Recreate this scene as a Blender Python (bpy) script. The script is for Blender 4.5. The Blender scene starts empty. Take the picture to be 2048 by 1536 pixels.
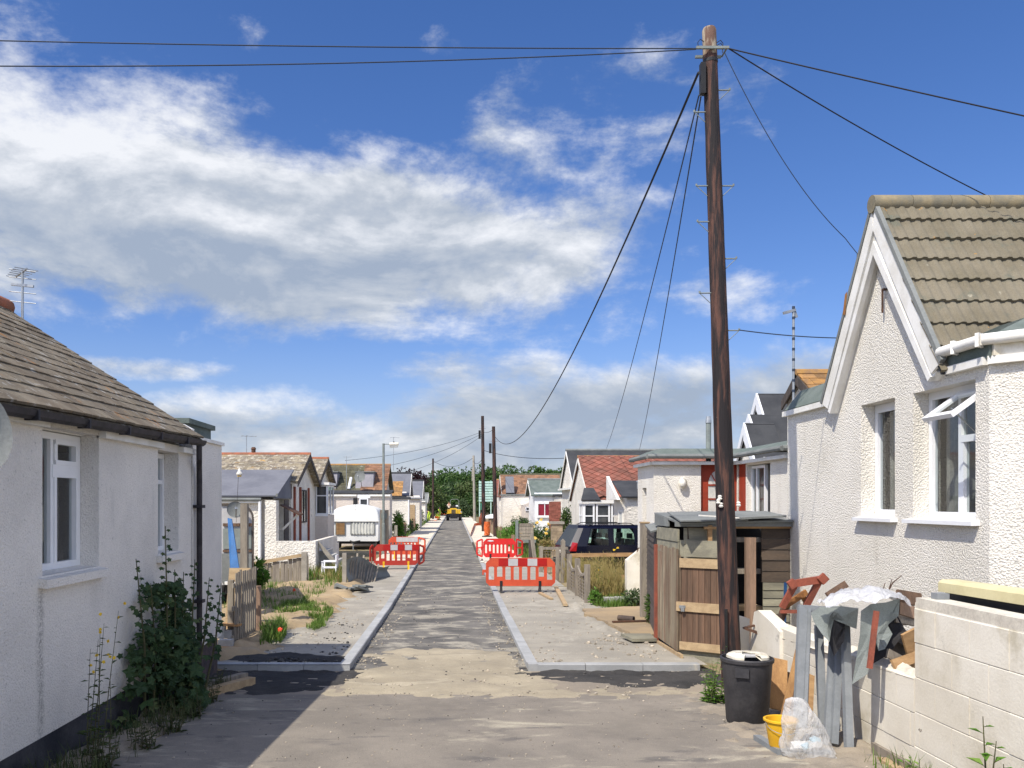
import bpy, math, random
import numpy as np
from mathutils import Vector, Matrix
from mathutils import noise as mnoise
random.seed(7); RNG = np.random.default_rng(11)
R = math.radians
sc = bpy.context.scene
COL = sc.collection

# ------------------------------------------------------------------ camera
F, HX, HY, EYE = 1716.0, 909.0, 1005.0, 2.5
cam_d = bpy.data.cameras.new('camera'); cam = bpy.data.objects.new('camera', cam_d); COL.objects.link(cam)
cam.location = (0, 0, EYE); cam.rotation_euler = (R(90), 0, 0)
cam_d.sensor_width = 36.0; cam_d.lens = F / 2048 * 36.0
cam_d.shift_x = (1024 - HX) / 2048; cam_d.shift_y = (HY - 768) / 2048
cam_d.clip_start = 0.1; cam_d.clip_end = 3000
sc.camera = cam
sc.render.resolution_x, sc.render.resolution_y = 1024, 768

# ------------------------------------------------------------------ light
SUN_D = Vector((1.0, 1.18, -2.02)).normalized()          # the way the sunlight travels
sun_d = bpy.data.lights.new('sun', 'SUN'); sun = bpy.data.objects.new('sun', sun_d); COL.objects.link(sun)
sun_d.energy = 3.9; sun_d.angle = R(0.5); sun_d.color = (1.0, 0.93, 0.82)
sun.rotation_euler = SUN_D.to_track_quat('-Z', 'Y').to_euler()
SUN_EL = math.asin(-SUN_D.z); SUN_AZ = math.atan2(-SUN_D.x, -SUN_D.y)
sc.view_settings.view_transform = 'Standard'; sc.view_settings.look = 'None'
sc.view_settings.exposure = 0.55; sc.view_settings.gamma = 1.0
sc.cycles.max_bounces = 6; sc.cycles.transparent_max_bounces = 12

class Ex:
    """tiny expression wrapper over shader math nodes"""
    def __init__(s, nt, sock): s.nt, s.s = nt, sock
    def _m(s, op, *a):
        n = s.nt.nodes.new('ShaderNodeMath'); n.operation = op
        for i, v in enumerate((s,) + a):
            if isinstance(v, Ex): s.nt.links.new(v.s, n.inputs[i])
            else: n.inputs[i].default_value = v
        return Ex(s.nt, n.outputs[0])
    def __add__(s, o): return s._m('ADD', o)
    def __sub__(s, o): return s._m('SUBTRACT', o)
    def __mul__(s, o): return s._m('MULTIPLY', o)
    def __truediv__(s, o): return s._m('DIVIDE', o)
    def pw(s, o): return s._m('POWER', o)
    def mn(s, o): return s._m('MINIMUM', o)
    def mx(s, o): return s._m('MAXIMUM', o)
    def clamp(s): return s.mx(0.0).mn(1.0)
    def smooth(s, a, b):
        n = s.nt.nodes.new('ShaderNodeMapRange'); n.interpolation_type = 'SMOOTHSTEP'
        s.nt.links.new(s.s, n.inputs[0]); n.inputs[1].default_value = a; n.inputs[2].default_value = b
        return Ex(s.nt, n.outputs[0])

def build_world():
    w = bpy.data.worlds.new('World'); sc.world = w; w.use_nodes = True
    nt = w.node_tree; nt.nodes.clear(); L = nt.links.new
    out = nt.nodes.new('ShaderNodeOutputWorld'); bg = nt.nodes.new('ShaderNodeBackground')
    bg.inputs[1].default_value = 0.15; L(bg.outputs[0], out.inputs[0])
    sky = nt.nodes.new('ShaderNodeTexSky'); sky.sky_type = 'NISHITA'; sky.sun_disc = False
    sky.sun_elevation = SUN_EL; sky.sun_rotation = SUN_AZ
    sky.air_density = 1.0; sky.dust_density = 0.6; sky.ozone_density = 2.6
    hs = nt.nodes.new('ShaderNodeHueSaturation'); hs.inputs['Saturation'].default_value = 1.24; hs.inputs['Value'].default_value = 0.57
    L(sky.outputs[0], hs.inputs['Color'])
    tn = nt.nodes.new('ShaderNodeMix'); tn.data_type = 'RGBA'; tn.blend_type = 'MULTIPLY'; tn.inputs['Factor'].default_value = 1.0; L(hs.outputs[0], tn.inputs['A']); tn.inputs['B'].default_value = (1.0, 0.93, 1.16, 1)
    tc = nt.nodes.new('ShaderNodeTexCoord'); sp = nt.nodes.new('ShaderNodeSeparateXYZ'); L(tc.outputs['Generated'], sp.inputs[0])
    x, y, z = (Ex(nt, sp.outputs[i]) for i in range(3))
    az = x._m('ARCTAN2', y); el = z._m('ARCSINE')
    def fbm(ax, ez, sx, sz, scale, det, rough, off=0.0, dist=0.0):
        c = nt.nodes.new('ShaderNodeCombineXYZ'); L((ax * sx).s, c.inputs[0]); L((ez * sz).s, c.inputs[1]); c.inputs[2].default_value = off
        n = nt.nodes.new('ShaderNodeTexNoise'); n.inputs['Scale'].default_value = scale; n.inputs['Detail'].default_value = det
        n.inputs['Roughness'].default_value = rough; n.inputs['Distortion'].default_value = dist; L(c.outputs[0], n.inputs['Vector'])
        return Ex(nt, n.outputs[0])
    def dirpx(px, py):
        a = math.atan((px - HX) / F); return a, math.atan((HY - py) / F * math.cos(a))
    def blob(px, py, rx, ry, rot=0.0):
        a0, e0 = dirpx(px, py); da, de = az - a0, el - e0
        c, s_ = math.cos(rot), math.sin(rot)
        u = (da * c + de * s_) / (rx / F); v = (de * c - da * s_) / (ry / F)
        return (u * u + v * v) * -1.0 + 1.0
    def density(ez):
        return fbm(az, ez, 1.0, 2.1, 4.2, 10.0, 0.59, 3.3, 0.25)
    d0 = density(el); d1 = density(el + 0.022)
    fine = fbm(az, el, 1.0, 1.5, 17.0, 8.0, 0.66, 8.1)
    # where clouds lie in the sky (azimuth / elevation): a wide broken bank, low cumulus along the horizon
    big = blob(480, 440, 900, 225, R(-3)).mx(blob(-80, 330, 620, 260)).mx(blob(900, 480, 420, 135)).mx(blob(640, 520, 760, 140, R(0))).mx(blob(1080, 310, 260, 130, R(20)) * 0.62).mx(blob(1120, 440, 240, 95) * 0.7)
    small = blob(1350, 250, 200, 80, R(12)).mx(blob(1450, 580, 190, 58)).mx(blob(880, 85, 70, 34) * 0.6).mx(blob(1500, 280, 75, 40) * 0.8).mx(blob(520, 75, 70, 34) * 0.4)
    lens = blob(270, 738, 200, 24).mx(blob(940, 745, 240, 48))
    low = blob(560, 860, 300, 102).mx(blob(1000, 855, 470, 120)).mx(blob(1450, 850, 520, 130)).mx(blob(350, 860, 66, 66)).mx(blob(100, 960, 900, 60)).mx(blob(1700, 960, 900, 70))
    behind = (az * az).smooth(1.0, 1.9)                   # unseen bright clouds behind the viewer, added to fill shaded walls
    def clip(e): return e.mx(-1.7)
    m = clip(big) * 0.36 + blob(520, 480, 800, 165, R(-2)).mx(0.0) * 0.26
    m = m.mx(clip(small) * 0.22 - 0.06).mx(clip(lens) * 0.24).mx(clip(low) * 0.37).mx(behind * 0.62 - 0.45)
    dens = (d0 - 0.5) * 1.2 + m + (fine - 0.5) * 0.50
    alpha = dens.smooth(0.0, 0.38) * 0.94
    haze = el.smooth(0.20, 0.0) * 0.42
    # white where the cloud thins out towards the light, grey-blue in its thick lower parts
    lit = ((d0 - d1) * 3.6 + 0.60 + (fine - 0.5) * 0.7 - (dens - 0.30) * 0.45)
    a0, e0 = dirpx(0, 250)
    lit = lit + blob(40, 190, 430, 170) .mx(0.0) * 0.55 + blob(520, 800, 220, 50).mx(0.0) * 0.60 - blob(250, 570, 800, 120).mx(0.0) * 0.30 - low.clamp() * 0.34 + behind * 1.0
    ramp = nt.nodes.new('ShaderNodeValToRGB'); L(lit.s, ramp.inputs[0])
    e = ramp.color_ramp.elements; e[0].position = 0.10; e[0].color = (1.75, 2.08, 2.62, 1); e[1].position = 1.0; e[1].color = (4.3, 4.38, 4.55, 1)
    k = e.new(0.5); k.color = (2.55, 2.78, 3.12, 1)
    hz = nt.nodes.new('ShaderNodeMix'); hz.data_type = 'RGBA'; L(haze.s, hz.inputs['Factor']); L(tn.outputs['Result'], hz.inputs['A']); hz.inputs['B'].default_value = (1.9, 2.4, 3.1, 1)
    mx = nt.nodes.new('ShaderNodeMix'); mx.data_type = 'RGBA'; L(alpha.s, mx.inputs['Factor']); L(hz.outputs['Result'], mx.inputs['A']); L(ramp.outputs[0], mx.inputs['B'])
    gain = nt.nodes.new('ShaderNodeVectorMath'); gain.operation = 'SCALE'; L(mx.outputs['Result'], gain.inputs[0]); L((behind * 0.52 + 1.0).s, gain.inputs['Scale'])   # added clouds behind the viewer brightened further to lift the fill
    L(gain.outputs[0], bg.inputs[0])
build_world()

# ------------------------------------------------------------------ measuring helpers
def gz(y):
    if y >= 20: return 0.0
    if y >= 12: return 0.12 * (20 - y) / 8
    return 0.12 + 0.04 * (12 - max(y, -6))
def X(px, D): return (px - HX) / F * D
def Z(py, D): return EYE - (py - HY) / F * D
def GD(py, dz=0.0):
    D = 12.0
    for _ in range(12): D = (EYE - gz(D) - dz) * F / (py - HY)
    return D
def G(px, py, dz=0.0):
    D = GD(py, dz); return (X(px, D), D)

# ------------------------------------------------------------------ mesh builder
class MB:
    def __init__(s): s.v, s.f = [], []
    def add(s, vs, fs):
        b = len(s.v); s.v.extend([tuple(p) for p in vs]); s.f.extend([tuple(i + b for i in q) for q in fs]); return s
    def quad(s, a, b, c, d): return s.add([a, b, c, d], [(0, 1, 2, 3)])
    def box(s, x0, x1, y0, y1, z0, z1):
        return s.add([(x0,y0,z0),(x1,y0,z0),(x1,y1,z0),(x0,y1,z0),(x0,y0,z1),(x1,y0,z1),(x1,y1,z1),(x0,y1,z1)],
                     [(0,3,2,1),(4,5,6,7),(0,1,5,4),(1,2,6,5),(2,3,7,6),(3,0,4,7)])
    def obox(s, c, size, M=None, taper=1.0):
        hx, hy, hz = (k / 2 for k in size); M = M or Matrix.Identity(3); c = Vector(c)
        pts = [Vector((a*hx*(taper if k > 0 else 1), b*hy*(taper if k > 0 else 1), k*hz)) for k in (-1, 1) for a, b in ((-1,-1),(1,-1),(1,1),(-1,1))]
        return s.add([c + M @ p for p in pts], [(0,3,2,1),(4,5,6,7),(0,1,5,4),(1,2,6,5),(2,3,7,6),(3,0,4,7)])
    def beam(s, p0, p1, w, t, up=(0, 0, 1)):
        p0, p1 = Vector(p0), Vector(p1); d = (p1 - p0).normalized(); up = Vector(up)
        if abs(d.dot(up)) > 0.98: up = Vector((0, 1, 0))
        a = d.cross(up).normalized(); b = a.cross(d).normalized()
        q = []
        for p in (p0, p1):
            for i, j in ((-1,-1),(1,-1),(1,1),(-1,1)): q.append(p + a * (i * w / 2) + b * (j * t / 2))
        return s.add(q, [(0,1,2,3),(7,6,5,4),(0,4,5,1),(1,5,6,2),(2,6,7,3),(3,7,4,0)])
    def tube(s, pts, r, n=8, cap=True):
        pts = [Vector(p) for p in pts]; rs = r if isinstance(r, (list, tuple)) else [r] * len(pts)
        vs, fs = [], []; ref = None
        for i, p in enumerate(pts):
            d = (pts[min(i+1, len(pts)-1)] - pts[max(i-1, 0)]).normalized()
            if ref is None: ref = Vector((0,0,1)) if abs(d.z) < 0.9 else Vector((0,1,0))
            a = d.cross(ref)
            if a.length < 1e-4: a = d.cross(Vector((1,0,0)))
            a.normalize(); b = a.cross(d).normalized(); ref = b
            for k in range(n):
                t = 2 * math.pi * k / n; vs.append(p + (a * math.cos(t) + b * math.sin(t)) * rs[i])
        for i in range(len(pts) - 1):
            for k in range(n):
                k2 = (k + 1) % n; fs.append((i*n+k, i*n+k2, (i+1)*n+k2, (i+1)*n+k))
        if cap: fs.append(tuple(reversed(range(n)))); fs.append(tuple(range((len(pts)-1)*n, len(pts)*n)))
        return s.add(vs, fs)
    def lathe(s, prof, c=(0, 0, 0), n=24, M=None):
        c = Vector(c); vs, fs = [], []
        for r, z in prof:
            for k in range(n):
                t = 2*math.pi*k/n; p = Vector((r*math.cos(t), r*math.sin(t), z)); vs.append(c + (M @ p if M else p))
        for i in range(len(prof)-1):
            for k in range(n):
                k2 = (k+1) % n; fs.append((i*n+k, i*n+k2, (i+1)*n+k2, (i+1)*n+k))
        return s.add(vs, fs)
    def prism(s, poly, e):
        """polygon (3-D points) pushed along e, closed"""
        n = len(poly); e = Vector(e); P = [Vector(p) for p in poly]; Q = [p + e for p in P]
        return s.add(P + Q, [tuple(reversed(range(n))), tuple(range(n, 2*n))] + [(i, (i+1) % n, n + (i+1) % n, n + i) for i in range(n)])
    def sheet(s, fn, nu, nv, t=0.0):
        g = [[Vector(fn(i / nu, j / nv)) for j in range(nv + 1)] for i in range(nu + 1)]
        vs = [p for row in g for p in row]
        fs = [(i*(nv+1)+j, (i+1)*(nv+1)+j, (i+1)*(nv+1)+j+1, i*(nv+1)+j+1) for i in range(nu) for j in range(nv)]
        return s.add(vs, fs)
    def ico(s, c, r, sq=(1, 1, 1), jit=0.15):
        t = 1.618; base = [(-1,t,0),(1,t,0),(-1,-t,0),(1,-t,0),(0,-1,t),(0,1,t),(0,-1,-t),(0,1,-t),(t,0,-1),(t,0,1),(-t,0,-1),(-t,0,1)]
        fs = [(0,11,5),(0,5,1),(0,1,7),(0,7,10),(0,10,11),(1,5,9),(5,11,4),(11,10,2),(10,7,6),(7,1,8),(3,9,4),(3,4,2),(3,2,6),(3,6,8),(3,8,9),(4,9,5),(2,4,11),(6,2,10),(8,6,7),(9,8,1)]
        a = random.random() * 6.28; ca, sa = math.cos(a), math.sin(a); vs = []
        for x, y, z in base:
            k = r / 1.9 * (1 + random.uniform(-jit, jit)); x, y, z = x*k*sq[0], y*k*sq[1], z*k*sq[2]
            vs.append((c[0] + x*ca - y*sa, c[1] + x*sa + y*ca, c[2] + z))
        return s.add(vs, fs)
    def build(s, name, m, parent=None, world=True, smooth=False):
        off = Vector((0, 0, 0))
        if parent is not None and world:
            r = parent
            while r.parent: r = r.parent
            off = Vector(r.location)
        me = bpy.data.meshes.new(name)
        vs = s.v if off.length == 0 else [(p[0]-off.x, p[1]-off.y, p[2]-off.z) for p in s.v]
        me.from_pydata(vs, [], s.f); me.update()
        o = bpy.data.objects.new(name, me); COL.objects.link(o)
        if m is not None: me.materials.append(m)
        if parent is not None: o.parent = parent
        if smooth:
            me.polygons.foreach_set('use_smooth', [True] * len(me.polygons))
            if smooth != 1:
                try: me.set_sharp_from_angle(angle=R(smooth))
                except Exception: pass
        return o

def tag(o, label=None, cat=None, group=None, kind=None):
    for k, v in (('label', label), ('category', cat), ('group', group), ('kind', kind)):
        if v: o[k] = v
    return o
def thing(name, label, cat, loc=(0, 0, 0), rz=0.0, group=None):
    o = bpy.data.objects.new(name, None); COL.objects.link(o); o.location = loc; o.rotation_euler = (0, 0, rz); o.empty_display_size = 0.2
    return tag(o, label, cat, group)
def struct(name, mb, m, smooth=False): return tag(mb.build(name, m, smooth=smooth), kind='structure')
def stuff(name, mb, m, label, cat, smooth=False): return tag(mb.build(name, m, smooth=smooth), label, cat, kind='stuff')
def copy_tree(o, parent=None):
    c = o.copy(); COL.objects.link(c)
    if parent is not None: c.parent = parent
    for ch in list(o.children): copy_tree(ch, c)
    return c

# ------------------------------------------------------------------ materials
def new_mat(name):
    m = bpy.data.materials.new(name); m.use_nodes = True; nt = m.node_tree; nt.nodes.clear()
    out = nt.nodes.new('ShaderNodeOutputMaterial'); b = nt.nodes.new('ShaderNodeBsdfPrincipled'); nt.links.new(b.outputs[0], out.inputs[0])
    return m, nt, b
def mixc(nt, fac, a, b, mode='MIX'):
    n = nt.nodes.new('ShaderNodeMix'); n.data_type = 'RGBA'; n.blend_type = mode
    for sock, v in ((n.inputs['Factor'], fac), (n.inputs['A'], a), (n.inputs['B'], b)):
        if isinstance(v, Ex): nt.links.new(v.s, sock)
        elif hasattr(v, 'is_output'): nt.links.new(v, sock)
        elif isinstance(v, (tuple, list)): sock.default_value = (*v[:3], 1)
        else: sock.default_value = v
    return n.outputs['Result']
def coords(nt, stretch=(1, 1, 1), rot=(0, 0, 0), loc=(0, 0, 0)):
    tc = nt.nodes.new('ShaderNodeTexCoord'); mp = nt.nodes.new('ShaderNodeMapping')
    mp.inputs['Scale'].default_value = stretch; mp.inputs['Rotation'].default_value = rot; mp.inputs['Location'].default_value = loc
    nt.links.new(tc.outputs['Object'], mp.inputs['Vector']); return mp.outputs[0]
def tnoise(nt, v, scale, det=5.0, rough=0.55, dist=0.0):
    n = nt.nodes.new('ShaderNodeTexNoise'); n.inputs['Scale'].default_value = scale; n.inputs['Detail'].default_value = det
    n.inputs['Roughness'].default_value = rough; n.inputs['Distortion'].default_value = dist; nt.links.new(v, n.inputs['Vector']); return Ex(nt, n.outputs[0])
def tvor(nt, v, scale, feat='F1'):
    n = nt.nodes.new('ShaderNodeTexVoronoi'); n.feature = feat; n.inputs['Scale'].default_value = scale; nt.links.new(v, n.inputs['Vector']); return Ex(nt, n.outputs[0])
def setbump(nt, b, h, strength, dist):
    n = nt.nodes.new('ShaderNodeBump'); n.inputs['Strength'].default_value = strength; n.inputs['Distance'].default_value = dist
    nt.links.new(h.s, n.inputs['Height']); nt.links.new(n.outputs[0], b.inputs['Normal'])
def mat(name, c1, c2=None, scale=3.0, lo=0.36, hi=0.64, fine=40.0, famt=0.25, rough=0.85, bump=0.3, bscale=60.0, bdist=0.01,
        stretch=(1, 1, 1), island=0.0, spots=None, metal=0.0, spec=0.3, dist=0.0, world=False):
    m, nt, b = new_mat(name); v = coords(nt, stretch)
    c2 = c2 or tuple(k * 0.8 for k in c1)
    n1 = tnoise(nt, v, scale, 6.0, 0.6, dist)
    col = mixc(nt, n1.smooth(lo, hi), c1, c2)
    for (sc_col, s_scale, thr, soft) in (spots or []):
        s = tnoise(nt, coords(nt, stretch, loc=(3.7 * s_scale, 1.3, 9.1)), s_scale, 5.0, 0.65); col = mixc(nt, s.smooth(thr, thr + soft), col, sc_col)
    k = tnoise(nt, v, fine, 3.0, 0.6) * (2 * famt) + (1 - famt)
    if island:
        g = nt.nodes.new('ShaderNodeNewGeometry'); k = k * (Ex(nt, g.outputs['Random Per Island']) * (2 * island) + (1 - island))
    vm = nt.nodes.new('ShaderNodeVectorMath'); vm.operation = 'SCALE'; nt.links.new(col, vm.inputs[0]); nt.links.new(k.s, vm.inputs['Scale'])
    nt.links.new(vm.outputs[0], b.inputs['Base Color'])
    b.inputs['Roughness'].default_value = rough; b.inputs['Metallic'].default_value = metal
    b.inputs['Specular IOR Level'].default_value = spec
    if bump: setbump(nt, b, tnoise(nt, v, bscale, 4.0, 0.6), bump, bdist)
    return m
def leaf_mat(name, c1, c2, c3=None, rough=0.55, trans=0.25):
    m, nt, b = new_mat(name); g = nt.nodes.new('ShaderNodeNewGeometry'); r = nt.nodes.new('ShaderNodeValToRGB')
    nt.links.new(g.outputs['Random Per Island'], r.inputs[0]); e = r.color_ramp.elements
    e[0].color = (*c1, 1); e[1].color = (*c2, 1)
    if c3: k = e.new(0.85); k.color = (*c2, 1); e[2].color = (*c3, 1)
    nt.links.new(r.outputs[0], b.inputs['Base Color']); b.inputs['Roughness'].default_value = rough; b.inputs['Specular IOR Level'].default_value = 0.25
    t = nt.nodes.new('ShaderNodeBsdfTranslucent'); hs = nt.nodes.new('ShaderNodeHueSaturation'); hs.inputs['Value'].default_value = 1.3
    nt.links.new(r.outputs[0], hs.inputs['Color']); nt.links.new(hs.outputs[0], t.inputs[0])
    ms = nt.nodes.new('ShaderNodeMixShader'); ms.inputs[0].default_value = trans
    nt.links.new(b.outputs[0], ms.inputs[1]); nt.links.new(t.outputs[0], ms.inputs[2])
    nt.links.new(ms.outputs[0], next(n for n in nt.nodes if n.type == 'OUTPUT_MATERIAL').inputs[0])
    return m
def glass_mat(name, tint=(0.75, 0.8, 0.8), dark=0.0):
    m, nt, b = new_mat(name); nt.nodes.remove(b)
    tr = nt.nodes.new('ShaderNodeBsdfTransparent'); tr.inputs[0].default_value = (*tint, 1)
    gl = nt.nodes.new('ShaderNodeBsdfGlossy'); gl.inputs['Roughness'].default_value = 0.03; gl.inputs[0].default_value = (1, 1, 1, 1)
    fr = nt.nodes.new('ShaderNodeLayerWeight')
    k = (Ex(nt, fr.outputs['Facing']).pw(4.0) * 0.8 + 0.045).clamp(); ms = nt.nodes.new('ShaderNodeMixShader'); nt.links.new(k.s, ms.inputs[0])
    nt.links.new(tr.outputs[0], ms.inputs[1]); nt.links.new(gl.outputs[0], ms.inputs[2])
    nt.links.new(ms.outputs[0], next(n for n in nt.nodes if n.type == 'OUTPUT_MATERIAL').inputs[0]); return m

def render_mat(name, c1, c2, stipple=34.0, strength=0.9, dist=0.02, dirt=(0.35, 0.33, 0.30), dirt_thr=0.66, vary=0.22, streaks=()):
    """pebble-dashed / roughcast wall"""
    m, nt, b = new_mat(name); v = coords(nt)
    n1 = tnoise(nt, v, 0.9, 6.0, 0.62); col = mixc(nt, n1.smooth(0.35, 0.65), c1, c2)
    st = coords(nt, (1.6, 1.6, 0.35)); n2 = tnoise(nt, st, 1.7, 6.0, 0.7); col = mixc(nt, n2.smooth(dirt_thr, dirt_thr + 0.2) * 0.55, col, dirt)
    for (sy, sw, sz0, sz1) in streaks:                   # single run-off stains with ragged edges
        sx = nt.nodes.new('ShaderNodeSeparateXYZ'); nt.links.new(v, sx.inputs[0]); py, pz = Ex(nt, sx.outputs[1]), Ex(nt, sx.outputs[2]); rag = (tnoise(nt, coords(nt, (1, 1, .5)), 9.0, 5.0, .7) - 0.5) * 0.10
        dst = (py - sy + rag)._m('ABSOLUTE'); mk = dst.smooth(sw * 1.9, sw * 0.1) * pz.smooth(sz0 - 0.25, sz0 + 0.2) * pz.smooth(sz1 + 0.02, sz1 - 0.05) * (tnoise(nt, v, 55.0, 5.0, .75).smooth(0.36, 0.66) * 0.75); col = mixc(nt, mk, col, (0.16, 0.155, 0.14))
    vo = tvor(nt, v, stipple); nn = tnoise(nt, v, stipple * 0.8, 4.0, 0.7)
    h = nn * 1.0 - vo * 0.6
    k = (nn - 0.5) * (2 * vary) + 1.0
    sp = tnoise(nt, v, stipple * 0.42, 2.0, 0.5).smooth(0.66, 0.74) * -0.26 + 1.0
    vm = nt.nodes.new('ShaderNodeVectorMath'); vm.operation = 'SCALE'; nt.links.new(col, vm.inputs[0]); nt.links.new((k * sp).s, vm.inputs['Scale'])
    nt.links.new(vm.outputs[0], b.inputs['Base Color']); b.inputs['Roughness'].default_value = 0.95; b.inputs['Specular IOR Level'].default_value = 0.15
    setbump(nt, b, h, strength, dist); return m

M = {}
M['render_white'] = render_mat('white pebbledash', (0.82, 0.785, 0.71), (0.75, 0.715, 0.635), 50, 1.0, 0.024, (0.50, 0.455, 0.37), 0.57)
M['render_grey'] = render_mat('off white roughcast', (0.77, 0.735, 0.675), (0.66, 0.63, 0.58), 70, 0.9, 0.012, (0.42, 0.41, 0.39), 0.60, 0.26, [(-1.16, .05, .42, 1.62), (1.0, .035, .42, 1.55), (3.02, .03, .4, 3.0)])
M['render_far'] = render_mat('cream render', (0.74, 0.70, 0.62), (0.64, 0.60, 0.525), 14, 0.9, 0.04, vary=0.12)
M['render_pink'] = render_mat('pinkish cream render', (0.62, 0.55, 0.48), (0.55, 0.49, 0.43), 14, 0.6, 0.03, vary=0.12)
M['plinth'] = mat('dark painted plinth', (0.022, 0.024, 0.03), (0.05, 0.05, 0.055), 2.5, famt=0.3, rough=0.9, bscale=40)
M['plinth_brick'] = mat('dark stained brick plinth', (0.10, 0.075, 0.07), (0.045, 0.04, 0.045), 5, famt=0.4, rough=0.9, bscale=30, bump=0.6, bdist=0.02)
M['upvc'] = mat('white plastic trim', (0.78, 0.79, 0.80), (0.72, 0.73, 0.74), 2, famt=0.03, rough=0.35, bump=0.0, spec=0.5)
M['trim'] = mat('weathered white trim', (0.76, 0.75, 0.71), (0.66, 0.64, 0.58), 3, famt=0.08, rough=0.6, bump=0.1, spots=[((0.36, 0.27, 0.18), 4.0, 0.68, 0.1)])
M['black_gutter'] = mat('dull black plastic', (0.018, 0.017, 0.02), (0.04, 0.036, 0.04), 6, famt=0.3, rough=0.6, bump=0.15)
M['tile_left'] = mat('weathered brown roof tile', (0.128, 0.102, 0.070), (0.188, 0.160, 0.116), 2.2, fine=55, famt=0.38, rough=0.95, bump=0.5, bscale=70, island=0.16,
                     spots=[((0.30, 0.29, 0.26), 9.0, 0.57, 0.10), ((0.26, 0.13, 0.045), 2.6, 0.60, 0.10)])
M['tile_right'] = mat('grey brown concrete tile', (0.140, 0.122, 0.084), (0.185, 0.163, 0.118), 1.6, fine=70, famt=0.32, rough=0.95, bump=0.4, bscale=90, island=0.05,
                      spots=[((0.40, 0.20, 0.035), 7.0, 0.68, 0.05), ((0.125, 0.125, 0.095), 3.0, 0.55, 0.15), ((0.27, 0.25, 0.19), 9.0, 0.66, 0.06)])
M['tile_lichen'] = mat('lichen covered old tile', (0.26, 0.22, 0.15), (0.17, 0.145, 0.115), 3, fine=26, famt=0.5, rough=0.95, bump=0.5, island=0.3,
                       spots=[((0.40, 0.37, 0.30), 7.0, 0.54, 0.08), ((0.33, 0.19, 0.045), 2.0, 0.6, 0.1)])
M['tile_brown'] = mat('brown clay tile', (0.24, 0.125, 0.07), (0.17, 0.10, 0.065), 2, fine=20, famt=0.35, island=0.28, rough=0.9, spots=[((0.36, 0.17, 0.03), 2.4, 0.62, 0.1)])
M['tile_orange'] = mat('orange lichen tile', (0.36, 0.19, 0.06), (0.22, 0.13, 0.06), 4, fine=25, famt=0.35, island=0.25, rough=0.9)
M['tile_olive'] = mat('olive grey slate', (0.10, 0.095, 0.055), (0.075, 0.072, 0.05), 2, fine=15, famt=0.3, island=0.25, rough=0.9, spots=[((0.22, 0.24, 0.20), 5.0, 0.62, 0.06)])
M['tile_red'] = mat('red diamond slate', (0.24, 0.085, 0.058), (0.175, 0.075, 0.053), 2, fine=22, famt=0.35, island=0.2, rough=0.85, spots=[((0.30, 0.16, 0.045), 1.7, 0.66, 0.1), ((0.30, 0.19, 0.155), 6, 0.63, 0.08)])
M['ridge_terracotta'] = mat('terracotta ridge tile', (0.34, 0.12, 0.065), (0.22, 0.10, 0.06), 5, famt=0.3, rough=0.9)
M['ridge_orange'] = mat('lichen orange ridge tile', (0.36, 0.20, 0.06), (0.25, 0.15, 0.08), 5, famt=0.3, rough=0.9)
M['ridge_stone'] = mat('grey mortar ridge', (0.25, 0.205, 0.125), (0.165, 0.15, 0.11), 5, famt=0.3, rough=0.95)
M['slate'] = mat('blue grey felt roof', (0.125, 0.13, 0.15), (0.155, 0.16, 0.18), 1.2, fine=9, famt=0.15, rough=0.85, bump=0.2, bscale=20)
M['slate_pale'] = mat('pale purple grey felt', (0.27, 0.26, 0.28), (0.22, 0.215, 0.235), 1.2, fine=9, famt=0.15, rough=0.85)
M['felt_dark'] = mat('dark roof felt', (0.034, 0.036, 0.040), (0.052, 0.054, 0.057), 1.3, famt=0.2, rough=0.9, bump=0.3)
M['felt_green'] = mat('grey green mineral felt', (0.10, 0.125, 0.11), (0.14, 0.165, 0.15), 2.2, fine=90, famt=0.4, rough=0.95, bump=0.4)
M['felt_grey'] = mat('pale grey felt', (0.20, 0.21, 0.20), (0.15, 0.16, 0.155), 2, famt=0.25, rough=0.9)
M['glass'] = glass_mat('window glass')
M['glass_far'] = mat('dark reflective pane', (0.03, 0.035, 0.04), (0.06, 0.065, 0.07), 1.5, famt=0.1, rough=0.06, bump=0, spec=0.8)
M['curtain'] = mat('grey net curtain', (0.27, 0.25, 0.225), (0.19, 0.18, 0.165), 3, fine=60, famt=0.3, rough=0.9)
M['curtain_white'] = mat('pale curtain', (0.60, 0.60, 0.55), (0.46, 0.47, 0.44), 3, famt=0.15, rough=0.9)
M['curtain_red'] = mat('dark red curtain', (0.24, 0.02, 0.04), (0.17, 0.015, 0.03), 3, famt=0.2, rough=0.9)
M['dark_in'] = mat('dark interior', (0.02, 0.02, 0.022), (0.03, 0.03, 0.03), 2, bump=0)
M['wood_grey'] = mat('weathered grey timber', (0.27, 0.235, 0.185), (0.18, 0.155, 0.125), 4, stretch=(3, 3, 0.35), fine=30, famt=0.35, island=0.22, bump=0.5, bscale=35)
M['wood_dark'] = mat('dark stained timber', (0.085, 0.07, 0.06), (0.055, 0.047, 0.042), 4, stretch=(3, 3, 0.35), famt=0.35, island=0.2)
M['wood_brown'] = mat('red brown door board', (0.150, 0.090, 0.058), (0.098, 0.062, 0.042), 4, stretch=(4, 4, 0.3), fine=24, famt=0.4, island=0.18, bump=0.5, bscale=30, spots=[((0.24, 0.16, 0.11), 5, 0.64, 0.1)])
M['wood_pale'] = mat('pale bare timber', (0.42, 0.31, 0.18), (0.33, 0.235, 0.135), 4, stretch=(0.6, 3, 3), famt=0.28, island=0.12, bump=0.3, bscale=35)
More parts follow.
